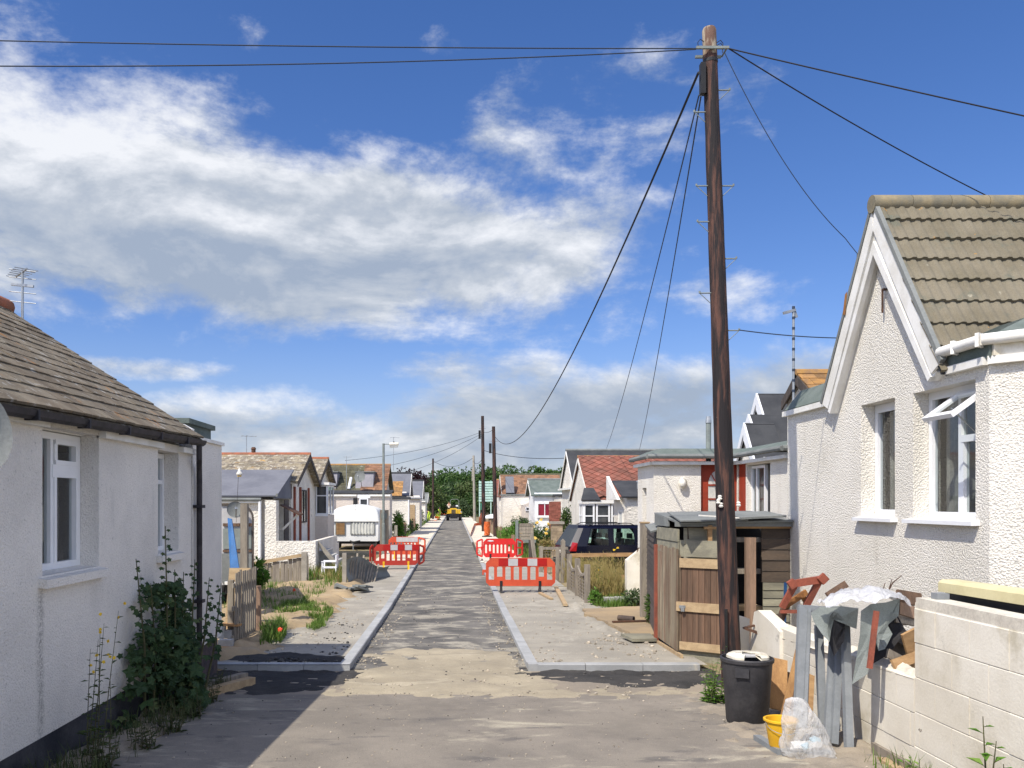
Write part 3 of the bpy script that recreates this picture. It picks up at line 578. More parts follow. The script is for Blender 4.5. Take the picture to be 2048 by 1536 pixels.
def rvec(): 
    v = Vector((random.gauss(0, 1), random.gauss(0, 1), random.gauss(0, 1))); return v.normalized()
def crown(mb, c, rad, n, size, clumps=14, shell=0.55, flat=1.0, asp=0.6, seed=None):
    """leaves in clumps through an uneven volume"""
    c = Vector(c); cl = []
    for _ in range(clumps):
        d = rvec(); k = random.uniform(0.25, 0.85); cl.append((c + Vector((d.x*rad[0]*k, d.y*rad[1]*k, d.z*rad[2]*k)), random.uniform(0.28, 0.48)))
    for _ in range(n):
        q, k = random.choice(cl); d = rvec(); rr = shell + (1 - shell) * random.random()
        p = q + Vector((d.x*rad[0], d.y*rad[1], d.z*rad[2])) * (k * rr)
        dd = (rvec() + d * 0.8 + Vector((0, 0, 0.1))).normalized(); s = size * random.uniform(.6, 1.3)
        leaf(mb, p, dd, (d + rvec() * 0.7 + Vector((0, 0, .5))).normalized(), s, s * asp)
def grass(mb, poly, n, h0, h1, w=0.006, dz=0.0, lean=0.35, clump=True, seeds=False, nsc=1.6, thr=-0.1):
    xs = [p[0] for p in poly]; ys = [p[1] for p in poly]; got = 0; tries = 0
    while got < n and tries < n * 8:
        tries += 1; P = np.array([[random.uniform(min(xs), max(xs)), random.uniform(min(ys), max(ys))]])
        if sdist(poly, P)[0] < 0: continue
        x, y = float(P[0, 0]), float(P[0, 1]); nz = mnoise.noise(Vector((x * nsc, y * nsc, 2.0)))
        if clump and nz < thr and random.random() < 0.85: continue
        got += 1; h = random.uniform(h0, h1) * (1 + 0.5 * nz); a = random.random() * 6.28; l = random.uniform(0.1, lean) * h; ww = w * random.uniform(.7, 1.4)
        dx, dy = math.cos(a) * l, math.sin(a) * l; sx, sy = -math.sin(a) * ww, math.cos(a) * ww; z = gz(y) + dz - 0.02
        mb.add([(x - sx, y - sy, z), (x + sx, y + sy, z), (x + dx*.35 + sx*.8, y + dy*.35 + sy*.8, z + h*.6), (x + dx*.35 - sx*.8, y + dy*.35 - sy*.8, z + h*.6), (x + dx, y + dy, z + h)],
               [(0, 1, 2, 3), (3, 2, 4)])
        if seeds and random.random() < 0.5:
            leaf(mb, (x + dx, y + dy, z + h - .02), (dx * .3, dy * .3, 1), (1, 0, 0), random.uniform(.08, .16), .03)
def tree(name, label, loc, h, rad, leafm, nleaf, size, group=None, trunk_h=None, cat='tree', clumps=16, asp=.6, crown_c=None, r0=.16):
    t = thing(name, label, cat, loc, 0, group); tb = MB(); x, y, z = loc; th = trunk_h if trunk_h else h * 0.5
    tb.tube([(x, y, z - .1), (x + .05, y, z + th * .5), (x, y, z + th)], [r0, r0 * .75, r0 * .45], 8)
    for k in range(6):
        a = k * 1.05 + random.random(); p = Vector((x, y, z + th * random.uniform(.5, .95))); e = Vector((x + math.cos(a) * rad[0] * .6, y + math.sin(a) * rad[1] * .6, z + h * random.uniform(.55, .85)))
        tb.tube([p, p.lerp(e, .5) + Vector((0, 0, .2)), e], [r0 * .4, r0 * .28, r0 * .1], 5)
    tb.build('trunk', M['bark'], t)
    cb = MB(); crown(cb, crown_c or (x, y, z + h - rad[2]), rad, nleaf, size, clumps, asp=asp); cb.build('crown', leafm, t); return t
def bush(name, label, loc, rad, leafm, n, size, cat='bush', group=None, flowers=None, clumps=12, asp=.55):
    t = thing(name, label, cat, loc, 0, group); x, y, z = loc
    sb = MB()
    for k in range(9):
        a = random.random() * 6.28; e = Vector((x + math.cos(a) * rad[0] * .7, y + math.sin(a) * rad[1] * .7, z + rad[2] * random.uniform(1.0, 1.8)))
        sb.tube([(x + random.uniform(-.1, .1), y, z - .03), Vector((x, y, z)).lerp(e, .5) + Vector((0, 0, .1)), e], [.015, .012, .005], 5)
    sb.build('stem', M['stem'], t)
    fb = MB(); crown(fb, (x, y, z + rad[2]), rad, n, size, clumps, shell=.3, asp=asp); fb.build('foliage', leafm, t)
    if flowers:
        fm, cnt, fr = flowers
        for _ in range(cnt):
            d = rvec(); d = Vector((d.x, -abs(d.y), d.z)); p = Vector((x, y, z + rad[2])) + Vector((d.x*rad[0], d.y*rad[1], d.z*rad[2])) * .95
            b = MB()
            for q in range(9): lobed(b, p + rvec() * fr * .3, rvec() + Vector((0, -.6, .4)), fr * random.uniform(.5, .9), 4)
            b.build('flower', fm, t)
    return t
# ------------------------------------------------------------------ building helpers
def wall_holes(mb, o, u, v, w, h, holes, n, t, ends=True):
    """wall rectangle w x h from corner o along unit u (length) and v (up), thickness t along -n, rectangular openings with reveals"""
    o, u, v, n = Vector(o), Vector(u), Vector(v), Vector(n); us = sorted({0, w, *[k for q in holes for k in (q[0], q[2])]}); vs_ = sorted({0, h, *[k for q in holes for k in (q[1], q[3])]})
    P = lambda a, b, d: o + u * a + v * b - n * d
    for i in range(len(us) - 1):
        for j in range(len(vs_) - 1):
            cu, cv = (us[i] + us[i+1]) / 2, (vs_[j] + vs_[j+1]) / 2
            if any(q[0] < cu < q[2] and q[1] < cv < q[3] for q in holes): continue
            for d in (0, t): mb.quad(P(us[i], vs_[j], d), P(us[i+1], vs_[j], d), P(us[i+1], vs_[j+1], d), P(us[i], vs_[j+1], d))
    for q in holes:
        for (a0, b0), (a1, b1) in (((q[0], q[1]), (q[2], q[1])), ((q[2], q[1]), (q[2], q[3])), ((q[2], q[3]), (q[0], q[3])), ((q[0], q[3]), (q[0], q[1]))):
            mb.quad(P(a0, b0, 0), P(a1, b1, 0), P(a1, b1, t), P(a0, b0, t))
    for (a0, b0), (a1, b1) in (((0, 0), (w, 0)), ((w, 0), (w, h)), ((w, h), (0, h)), ((0, h), (0, 0))):
        mb.quad(P(a0, b0, 0), P(a1, b1, 0), P(a1, b1, t), P(a0, b0, t))
    return mb
def tile_roof(mb, e0, e1, r0, r1, nc, nt, th=0.02, jit=0.004, gap=0.012, overlap=0.25):
    """overlapping courses of tiles on the patch between eave e0-e1 and ridge r0-r1"""
    e0, e1, r0, r1 = (Vector(p) for p in (e0, e1, r0, r1)); n = (e1 - e0).cross(r0 - e0).normalized()
    if n.z < 0: n = -n
    def P(a, b): return (e0.lerp(e1, a)).lerp(r0.lerp(r1, a), b)
    for c in range(nc):
        b0, b1 = c / nc, min(1.0, (c + 1 + overlap) / nc); off = 0.5 / nt if c % 2 else 0
        sag = random.uniform(-jit, jit)
        for k in range(-1 if off else 0, nt):
            a0, a1 = max(0, k / nt + off), min(1, (k + 1) / nt + off - gap / max(0.1, (e1 - e0).length) * 0.5)
            if a1 - a0 < 0.15 / nt: continue
            j0, j1 = random.uniform(-jit, jit), random.uniform(-jit, jit); db = random.uniform(-.02, .02) / nc
            L0, L1 = P(a0, b0 + db), P(a1, b0 + db); U0, U1 = P(a0, b1), P(a1, b1)
            q = [L0 + n * (th * .6 + j0 + sag), L1 + n * (th * .6 + j1 + sag), U1 + n * .002, U0 + n * .002]; k2 = [p + n * th for p in q]
            mb.add(q + k2, [(0,3,2,1),(4,5,6,7),(0,1,5,4),(1,2,6,5),(2,3,7,6),(3,0,4,7)])
    return mb
def slab(mb, a, b, c, d, t):
    a, b, c, d = (Vector(p) for p in (a, b, c, d)); n = (b - a).cross(d - a).normalized() * t
    return mb.prism([a, b, c, d], n if n.z < 0 else -n)
def win_frame(mb, plane, pos, a0, a1, z0, z1, cols=1, split=None, fw=0.05, dep=0.06, bar=0.05, colpos=None):
    """window frame ring with mullions; plane 'x' (wall normal along X, a = y) or 'y' (a = x); pos = centre of depth"""
    def bx(p0, p1, q0, q1, d=dep):
        if plane == 'x': mb.box(pos - d/2, pos + d/2, p0, p1, q0, q1)
        else: mb.box(p0, p1, pos - d/2, pos + d/2, q0, q1)
    bx(a0, a1, z0, z0 + fw); bx(a0, a1, z1 - fw, z1); bx(a0, a0 + fw, z0 + fw, z1 - fw); bx(a1 - fw, a1, z0 + fw, z1 - fw)
    cs = colpos or [a0 + (a1 - a0) * k / cols for k in range(1, cols)]
    for c in cs: bx(c - bar/2, c + bar/2, z0 + fw, z1 - fw, dep * .9)
    if split: bx(a0 + fw, a1 - fw, split - bar/2, split + bar/2, dep * .8)
def pane(mb, plane, pos, a0, a1, z0, z1):
    if plane == 'x': mb.quad((pos, a0, z0), (pos, a1, z0), (pos, a1, z1), (pos, a0, z1))
    else: mb.quad((a0, pos, z0), (a1, pos, z0), (a1, pos, z1), (a0, pos, z1))
def window(parent, plane, pos, a0, a1, z0, z1, cols=1, split=None, frame='upvc', glass='glass_far', sill=None, out=0, fw=0.05, curtain=None, colpos=None, dep=0.06, label=None, surround=None):
    f = MB(); win_frame(f, plane, pos, a0, a1, z0, z1, cols, split, fw, dep, colpos=colpos); fo = f.build('window', M[frame], parent)
    if label: fo['label'] = label
    g = MB(); pane(g, plane, pos - out * .004, a0 + fw, a1 - fw, z0 + fw, z1 - fw); g.build('pane', M[glass], fo)
    if curtain:
        m, ca, cb, off = curtain; c = MB()
        def fn(s, t):
            a = ca + (cb - ca) * s; d = pos - out * (off + .02 * math.sin(s * 46) + .008 * math.sin(s * 17 + t * 3)); z = z0 + (z1 - z0) * t
            return (d, a, z) if plane == 'x' else (a, d, z)
        c.sheet(fn, 60, 4); c.build('curtain', M[m], fo, smooth=True)
    if sill:
        d, t = sill; s = MB()
        if plane == 'x': s.box(*sorted((pos, pos + out * d)), a0 - .04, a1 + .04, z0 - t, z0 - 0.002)
        else: s.box(a0 - .04, a1 + .04, *sorted((pos, pos + out * d)), z0 - t, z0 - 0.002)
        s.build('sill', M[frame], fo)
    return fo
def aerial(label, base, h, boom=0.9, elems=8, rot=0.3, group=None, rods=0.35, second=True, thick=1.0):
    t = thing('television_aerial', label, 'aerial', base, 0, group); x, y, z = base
    MB().tube([(x, y, z - .05), (x, y, z + h)], .016 * thick, 8).build('mast', M['galv'], t)
    d = Vector((math.cos(rot), math.sin(rot), 0)); s = Vector((-d.y, d.x, 0)); b = MB(); p = Vector((x, y, z + h - .04))
    b.beam(p - d * boom * .35, p + d * boom * .65, .02 * thick, .02 * thick)
    for k in range(elems):
        q = p - d * boom * .3 + d * (boom * .92 * k / (elems - 1)); l = rods * (1.25 - .4 * k / elems); b.tube([q - s * l / 2, q + s * l / 2], .006 * thick, 5)
    b.build('antenna', M['galv'], t)
    return t
def dish(label, c, r, n, arm_to, group=None):
    t = thing('satellite_dish', label, 'satellite dish', c, 0, group); n = Vector(n).normalized(); q = n.to_track_quat('Z', 'Y').to_matrix()
    b = MB(); prof = [(r * k / 6, 0.25 * r * (k / 6) ** 2) for k in range(7)] + [(r * 1.02, .25 * r + .005), (r, .25 * r - .012)] + [(r * k / 6, 0.25 * r * (k / 6) ** 2 - .014) for k in (5, 3, 1)]
    prof[0] = (0.001, 0); b.lathe(prof, c, 28, q); b.build('reflector', M['felt_grey'], t, smooth=40)
    a = MB(); p = Vector(c) + q @ Vector((0, -r * .9, .2 * r)); e = Vector(c) + n * r * .95; a.beam(p, e, .02, .02); a.obox(e, (.05, .05, .09), q); a.build('feed_arm', M['galv'], t)
    w = MB(); w.tube([Vector(c) - n * .02, Vector(arm_to)], .02, 6); w.build('bracket', M['galv'], t); return t

# ------------------------------------------------------------------ left bungalow (in shade)
LX = -3.3
lb = thing('bungalow', 'off white roughcast bungalow in shade at the left with brown tiled roof', 'house', (-4.6, 8.0, 0.2))
b = MB(); wall_holes(b, (LX, 2.0, .62), (0, 1, 0), (0, 0, 1), 8.75, 2.56, [(4.87, 1.29, 5.96, 2.50), (7.55, 1.31, 8.26, 2.47)], (1, 0, 0), .28)
b.build('wall', M['render_grey'], lb)
b = MB(); b.box(-8.1, LX - .28, 10.40, 10.70, .62, 3.16); b.prism([(-8.0, 10.68, 3.2), (LX - .06, 10.68, 3.2), (-5.64, 10.68, 4.86)], (0, -.25, 0)); b.build('gable_wall', M['render_grey'], lb)
b = MB(); b.box(-8.1, LX - .002, 2.0, 10.74, -.1, .62); b.build('plinth', M['plinth'], lb)
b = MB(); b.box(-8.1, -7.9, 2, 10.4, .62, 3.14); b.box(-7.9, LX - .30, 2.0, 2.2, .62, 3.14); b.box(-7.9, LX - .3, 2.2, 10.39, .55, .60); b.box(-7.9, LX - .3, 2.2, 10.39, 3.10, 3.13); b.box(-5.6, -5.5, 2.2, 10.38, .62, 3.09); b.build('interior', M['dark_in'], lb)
# roof: tiled slope towards the lane, plain slope behind
e0, e1, r0, r1 = (LX + .15, 2.0, 3.125), (LX + .15, 10.72, 3.285), (-5.64, 2.0, 4.86), (-5.64, 10.72, 4.93)
b = MB(); tile_roof(b, e0, e1, r0, r1, 16, 38, .024, .006); slab(b, (-5.64, 2, 4.83), (-5.64, 10.72, 4.90), (-8.3, 10.72, 3.1), (-8.3, 2, 3.1), .06); slab(b, e0, e1, r1, r0, .03)
b.build('roof', M['tile_left'], lb)
b = MB(); b.tube([(-5.64, 2.0, 4.88), (-5.64, 10.80, 4.95)], .11, 12); b.build('ridge_tile', M['ridge_terracotta'], lb, smooth=40)
# boards under the eave (three lengths) and the stained lintel strips between them
b = MB()
for ya, yb in ((2.0, 6.86), (7.96, 9.56), (10.24, 10.78)): b.box(LX - .02, LX + .07, ya, yb, 3.10, 3.165)
b.build('fascia', M['trim'], lb)
for ya, yb in ((6.88, 7.95), (9.56, 10.25)): MB().box(LX - .25, LX - .13, ya, yb, 3.112, 3.20).build('lintel', M['trim'], lb)
b = MB()
def gut(y): return 3.105 + (y - 2) * .019
prof = [(.0, .0), (.015, -.045), (.05, -.07), (.085, -.045), (.10, .0)]
pts = [(LX + .10 + a, y, gut(y) + c) for y in (2.0, 10.75) for a, c in prof]; n = len(prof)
b.add(pts, [(i, i+1, n+i+1, n+i) for i in range(n-1)] + [tuple(range(n)), tuple(range(n, 2*n))])
pts2 = [(p[0], p[1], p[2] + .004) for p in pts]; b.add([(LX + .105, 2.0, gut(2) - .005), (LX + .195, 2.0, gut(2) - .005), (LX + .195, 10.75, gut(10.75) - .005), (LX + .105, 10.75, gut(10.75) - .005)], [(0, 1, 2, 3)])
b.build('gutter', M['black_gutter'], lb)
gutter = lb.children[-1]
for y in (5.5, 6.4, 7.3, 8.2, 9.1, 10.0):
    MB().box(LX + .097, LX + .205, y - .015, y + .015, gut(y) - .076, gut(y) + .008).build('bracket', M['black_gutter'], gutter)
b = MB(); dx = LX + .14; b.tube([(dx, 10.62, 3.22), (dx, 10.62, 3.05), (LX + .075, 10.84, 2.94), (LX + .065, 10.88, 2.80), (LX + .065, 10.88, .3)], .036, 10); b.build('downpipe', M['black_gutter'], lb, smooth=40)
dp = lb.children[-1]
for z in (2.45, 1.25): MB().box(LX, LX + .12, 10.81, 10.95, z - .02, z + .02).build('pipe_clip', M['black_gutter'], dp)
wo = window(lb, 'x', LX - .20, 6.87, 7.955, 1.92, 3.105, 2, None, 'upvc', 'glass', (.02, .03), 1, .06, ('curtain', 7.60, 7.9, .16), colpos=[7.40])
m2 = MB(); m2.box(LX - .235, LX - .165, 7.40, 7.9, 2.72, 2.83); m2.box(LX - .225, LX - .16, 7.425, 7.47, 1.98, 2.72); m2.box(LX - .225, LX - .16, 7.85, 7.9, 1.98, 2.72)
for z0, z1 in ((2.83, 2.87), (3.01, 3.05)): m2.box(LX - .225, LX - .16, 7.45, 7.9, z0, z1)
for y0, y1 in ((7.43, 7.48), (7.845, 7.895)): m2.box(LX - .225, LX - .16, y0, y1, 2.87, 3.01)
m2.build('transom', M['upvc'], wo)
sl_ = MB(); sl_.prism([(LX - .17, 6.8, 1.925), (LX + .075, 6.8, 1.885), (LX + .075, 6.8, 1.815), (LX - .17, 6.8, 1.83)], (0, 1.22, 0)); sl_.build('sill', M['render_grey'], wo)
w2 = window(lb, 'x', LX - .20, 9.555, 10.255, 1.93, 3.075, 1, 2.74, 'upvc', 'glass', None, 1, .055, ('curtain', 9.6, 10.2, .16))
sl_ = MB(); sl_.prism([(LX - .17, 9.5, 1.94), (LX + .07, 9.5, 1.90), (LX + .07, 9.5, 1.83), (LX - .17, 9.5, 1.845)], (0, .82, 0)); sl_.build('sill', M['render_grey'], w2)
# flat roofed end block with its white capping
b = MB(); b.box(-5.3, LX + .003, 10.80, 12.15, .62, 3.30); b.build('end_block', M['render_grey'], lb)
eb = lb.children[-1]
MB().box(-5.35, LX + .035, 10.84, 12.19, 3.30, 3.345).build('capping', M['trim'], eb)
MB().box(-5.3, LX - .02, 10.76, 12.02, -.1, .62).build('end_plinth', M['plinth_brick'], eb)
b = MB(); b.box(-5.0, -3.45, 11.05, 12.15, 3.2, 3.55); b.build('dormer', M['felt_green'], lb)
MB().box(-5.05, -3.40, 11.0, 12.2, 3.52, 3.585).build('dormer_edge', M['felt_green'], lb.children[-1])
dish('grey satellite dish on the shaded roughcast wall, cut by the left edge', (LX + .28, 5.17, 2.94), .32, (.85, -.45, .25), (LX, 5.25, 2.86))
sl2 = thing('security_light', 'small white security lamp by the far end of the gutter', 'lamp', (-3.36, 10.9, 3.36))
b = MB(); b.obox((-3.42, 10.95, 3.42), (.14, .10, .11), Matrix.Rotation(.5, 3, 'Y')); b.build('housing', M['upvc'], sl2); MB().box(-3.38, -3.34, 10.9, 10.96, 3.30, 3.40).build('bracket', M['upvc'], sl2)
t = aerial('tall grey television aerial on the brown tiled roof of the shaded bungalow', (X(45, 10.75), 10.75, Z(652, 10.75)), .72, .55, 6, 2.3, rods=.22)
b = MB(); x_, y_, z_ = t.location
for k, zz in enumerate((.70, .60, .42, .30)): b.tube([(x_ - .17, y_, z_ + zz + .015), (x_ + .17, y_, z_ + zz - .02)], .006, 5)
b.obox((x_, y_, z_ + .51), (.28, .03, .03), Matrix.Rotation(.1, 3, 'Y')); b.build('reflector', M['galv'], t)

# ------------------------------------------------------------------ right house with the steep gable
RX = 5.05
rh = thing('bungalow', 'white pebbledashed house at the right with a steep tiled gable and open vent', 'house', (7.0, 10.4, 0.15))
holes = [(13.0 - 10.66, 2.20, 13.0 - 9.84, 3.605), (13.0 - 9.45, 2.185, 13.0 - 8.316, 3.60)]
b = MB(); wall_holes(b, (RX, 13.0, .1), (0, -1, 0), (0, 0, 1), 4.9, 3.70, holes, (-1, 0, 0), .30)
gy0, gy1, gya, gze, gza = 11.42, 8.80, 10.11, 3.80, 5.86
b.add([(RX, gy0 - .02, gze), (RX, gy1 + .02, gze), (RX, gya, gza), (RX + .3, gy0 - .02, gze), (RX + .3, gy1 + .02, gze), (RX + .3, gya, gza)], [(0, 1, 2), (3, 5, 4)])
# canted end bay towards the camera, then the flank
cx = [(RX, 8.10), (RX + 1.0, 7.1), (13.0, 7.1), (13.0, 13.0), (RX, 13.0)]
for (xa, ya), (xb, yb) in (((RX, 8.10), (RX + 1.0, 7.10)), ((RX + 1.0, 7.10), (13.0, 7.10)), ((13.0, 7.1), (13.0, 13.0)), ((13.0, 13.0), (RX, 13.0))):
    b.quad((xa, ya, .1), (xb, yb, .1), (xb, yb, 3.80), (xa, ya, 3.80))
b.build('wall', M['render_white'], rh)
b = MB(); b.add([(RX + .02, 12.98, 3.79), (RX + .02, 8.12, 3.79), (RX + 1.0, 7.12, 3.79), (12.98, 7.12, 3.79), (12.98, 12.98, 3.79)], [(0, 1, 2, 3, 4)])
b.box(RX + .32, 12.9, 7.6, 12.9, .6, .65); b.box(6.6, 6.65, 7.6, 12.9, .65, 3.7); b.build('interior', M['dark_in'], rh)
# main roof: profiled concrete tiles, ridge running away from the lane
def pantile(mb, x0, x1, ye, ze, yr, zr, nc, pitch, amp, th):
    e, r = Vector((0, ye, ze)), Vector((0, yr, zr)); d = r - e; n = Vector((0, -d.z, d.y)).normalized(); n = n if n.z > 0 else -n
    k = int((x1 - x0) / pitch * 6); prof = (0, 0, .15, 1, 1, .85)
    for c in range(nc):
        rows = []
        for b_, lift in ((c / nc, th), (min(1, (c + 1.15) / nc), 0.0)):
            p = e + d * b_; row = []
            for i in range(k + 1):
                x = x0 + (x1 - x0) * i / k; h = prof[i % 6] * amp + lift + .003 * math.sin(x * 7 + c * 3)
                row.append(Vector((x, p.y, p.z)) + n * h)
            rows.append(row)
        under = [q - n * th * 1.05 for q in rows[0]]; vs = under + rows[0] + rows[1]; m = k + 1
        mb.add(vs, [(i, i+1, m+i+1, m+i) for i in range(k)] + [(m+i, m+i+1, 2*m+i+1, 2*m+i) for i in range(k)])
RO = RX - .13
b = MB(); slope = (gza + .16 - gze) / (gya - gy1)
pantile(b, RO, 13.0, gy1 - .10, gze + .02, gya, gza + .17, 8, .118, .020, .034); pantile(b, RO, 13.0, gy0 + .10, gze + .02, gya, gza + .17, 8, .118, .020, .034)
b.build('roof', M['tile_right'], rh)
roof = rh.children[-1]
b = MB()
k = 0; xx = RO - .01
while xx < 13: b.tube([(xx, gya, gza + .155), (xx + .445, gya, gza + .16)], [.105, .10], 12); xx += .45
b.build('ridge_tile', M['ridge_stone'], roof, smooth=40)
b = MB(); slab(b, (RO + .02, gy1 - .1, gze + .01), (13, gy1 - .1, gze + .01), (13, gya, gza + .15), (RO + .02, gya, gza + .15), .02); slab(b, (RO + .02, gy0 + .1, gze + .01), (13, gy0 + .1, gze + .01), (13, gya, gza + .15), (RO + .02, gya, gza + .15), .02)
b.build('roof_deck', M['felt_dark'], roof)
# barge boards: outer board and inner moulding on both sides
def barge(y_e, up):
    d = Vector((0, gya - y_e, gza - gze + .10 - up)); nrm = Vector((0, -d.z, d.y)).normalized(); nrm = nrm if nrm.z > 0 else -nrm
    A = Vector((RO + .01, y_e, gze - .02 + up)); B = A + d; q = MB()
    q.prism([A + nrm * .03, B + nrm * .03, Vector((B.x, gya, (B - nrm * .17).z - .14)), A - nrm * .17 + Vector((0, 0, .03))], (.03, 0, 0)); o = q.build('barge_board', M['trim'], rh)
    q = MB(); q.prism([A - nrm * .175, Vector((A.x, gya, B.z - .36)), Vector((A.x, gya, B.z - .52)), A - nrm * .245], (.06, 0, 0)); q.prism([A - nrm * .1 + Vector((.03, 0, 0)), B + Vector((.03, 0, -.2)), B + Vector((.03, 0, -.42)), A - nrm * .24 + Vector((.03, 0, 0))], (.09, 0, 0)); q.build('moulding', M['trim'], o)
    q = MB(); q.prism([A + nrm * .034 - Vector((.012, 0, 0)), B + nrm * .034 - Vector((.012, 0, 0)), B + nrm * .085 - Vector((.012, 0, 0)), A + nrm * .085 - Vector((.012, 0, 0))], (.05, 0, 0)); q.build('verge_strip', M['felt_grey'], o)
barge(gy1 - .06, .12); barge(gy0 + .06, .02)
# flat-roof strips either side of the gable: felt slope, white fascia, gutter
def lip(path, z0, out, name='fascia'):
    """white board following a plan path, projecting outwards"""
    q = MB()
    for (xa, ya), (xb, yb) in zip(path, path[1:]):
        d = Vector((xb - xa, yb - ya, 0)).normalized(); nrm = Vector((d.y, -d.x, 0))
        if nrm.x > 0 and abs(nrm.x) > .3: nrm = -nrm
        if abs(nrm.x) <= .3 and nrm.y > 0: nrm = -nrm
        a, c = Vector((xa, ya, z0)), Vector((xb, yb, z0)); q.prism([a, c, c + nrm * out, a + nrm * out], (0, 0, .075))
    return q.build(name, M['trim'], rh)
near = None
lip([(RX, 8.74), (RX, 8.10), (RX + 1.0, 7.10), (RX + 3, 7.1)], 3.80, .07); lip([(RX, 13.05), (RX, 11.5)], 3.80, .07)
b = MB()
b.box(RX - .02, RX + .1, 8.0, 8.72, 3.875, 4.0); b.quad((RX - .02, 8.06, 3.875), (RX + 1.0, 7.04, 3.875), (RX + 1.0, 7.04, 4.0), (RX - .02, 8.06, 4.0)); b.build('soffit_board', M['white_plastic'], rh)
b = MB(); slab(b, (RX - .05, 8.74, 4.06), (RX - .05, 8.02, 4.06), (RX + .5, 8.3, 4.30), (RX + .5, 8.74, 4.30), .05); slab(b, (RX - .05, 8.02, 4.06), (RX + 1.1, 6.9, 4.06), (RX + 1.3, 7.6, 4.30), (RX + .5, 8.3, 4.30), .05); b.prism([(RX - .05, 8.72, 4.06), (RX - .05, 8.02, 4.06), (RX + .5, 8.3, 4.30), (RX + .5, 8.72, 4.30)], (.01, .0, -.2))
slab(b, (RX - .03, 13.05, 3.90), (RX - .03, 11.36, 3.90), (RX + .22, 11.28, 4.20), (RX + .22, 13.05, 4.20), .05); b.box(RX + .2, 12.8, 11.5, 13.0, 3.9, 4.17); b.build('felt_roof', M['felt_green'], rh)
b = MB()
gp_ = [(RX - .09, 8.76), (RX - .09, 8.06), (RX + 1.0, 6.97), (RX + 3, 6.97)]
for (xa, ya), (xb, yb) in zip(gp_, gp_[1:]): b.tube([(xa, ya, 4.03), (xb, yb, 4.03)], .055, 10)
b.build('gutter', M['trim'], rh, smooth=40); gut_o = rh.children[-1]
for (xx, yy) in ((RX - .09, 8.5), (RX - .09, 8.1), (RX + .25, 7.72), (RX + .6, 7.37)): MB().obox((xx, yy, 4.03), (.125, .035, .13), Matrix.Rotation(.6, 3, 'Z')).build('bracket', M['trim'], gut_o)
# windows
w1 = window(rh, 'x', RX + .20, 9.84, 10.655, 2.34, 3.70, 1, None, 'upvc', 'glass', None, -1, .075, ('curtain', 9.95, 10.62, .14))
MB().box(RX + .165, RX + .19, 9.92, 10.58, 3.60, 3.625).build('trickle_vent', M['upvc'], w1)
q = MB(); q.prism([(RX + .18, 9.78, 2.345), (RX - .085, 9.78, 2.315), (RX - .085, 9.78, 2.275), (RX + .18, 9.78, 2.28)], (0, .95, 0)); q.build('sill', M['upvc'], w1)
w2 = window(rh, 'x', RX + .20, 8.316, 9.445, 2.33, 3.70, 1, None, 'upvc', 'glass', None, -1, .07, ('curtain', 8.5, 9.42, .14), colpos=[8.87])
q = MB(); q.box(RX + .165, RX + .235, 8.39, 8.84, 3.12, 3.19); q.box(RX + .17, RX + .23, 8.39, 8.43, 2.4, 3.12); q.box(RX + .17, RX + .23, 8.80, 8.845, 2.4, 3.12); q.build('transom', M['upvc'], w2)
MB().box(RX + .165, RX + .19, 8.98, 9.36, 3.615, 3.64).build('trickle_vent', M['upvc'], w2)
q = MB(); q.prism([(RX + .18, 8.25, 2.345), (RX - .085, 8.25, 2.315), (RX - .085, 8.25, 2.275), (RX + .18, 8.25, 2.28)], (0, 1.28, 0)); q.build('sill', M['upvc'], w2)
# the open top vent, hinged along its upper edge
hz_, hx_ = 3.60, RX + .17; ang = R(54); dirv = Vector((-math.sin(ang), 0, -math.cos(ang))); L_ = .46
q = MB(); ya, yb = 8.34, 8.86; nrm = Vector((dirv.z, 0, -dirv.x)) * .045
def vp(s, y): return Vector((hx_, y, hz_)) + dirv * s
for s0, s1, y0, y1 in ((0, .06, ya, yb), (L_ - .06, L_, ya, yb), (.06, L_ - .06, ya, ya + .06), (.06, L_ - .06, yb - .06, yb)): q.prism([vp(s0, y0), vp(s1, y0), vp(s1, y1), vp(s0, y1)], nrm)
vo = q.build('open_vent', M['upvc'], rh)
q = MB(); q.quad(vp(.06, ya + .06) + nrm * .5, vp(L_ - .06, ya + .06) + nrm * .5, vp(L_ - .06, yb - .06) + nrm * .5, vp(.06, yb - .06) + nrm * .5); q.build('pane', M['glass'], vo)
q = MB(); q.beam((hx_ - .02, 8.52, 3.18), vp(L_ * .72, 8.52) + nrm * .9, .015, .012); q.build('stay', M['galv'], vo)
b = MB(); b.box(RX - .05, RX + .05, 10.0, 10.05, 4.98, 5.0); b.box(RX - .05, RX - .035, 10.03, 10.05, 4.72, 4.98); b.build('hook', M['rust'], rh)
b = MB(); b.prism([(RO - .006, 10.86, 4.88), (RO - .006, 10.80, 5.12), (RO - .006, 10.74, 5.14), (RO - .006, 10.80, 4.86)], (.003, 0, 0)); b.build('rust_stain', M['rust_orange'], rh)
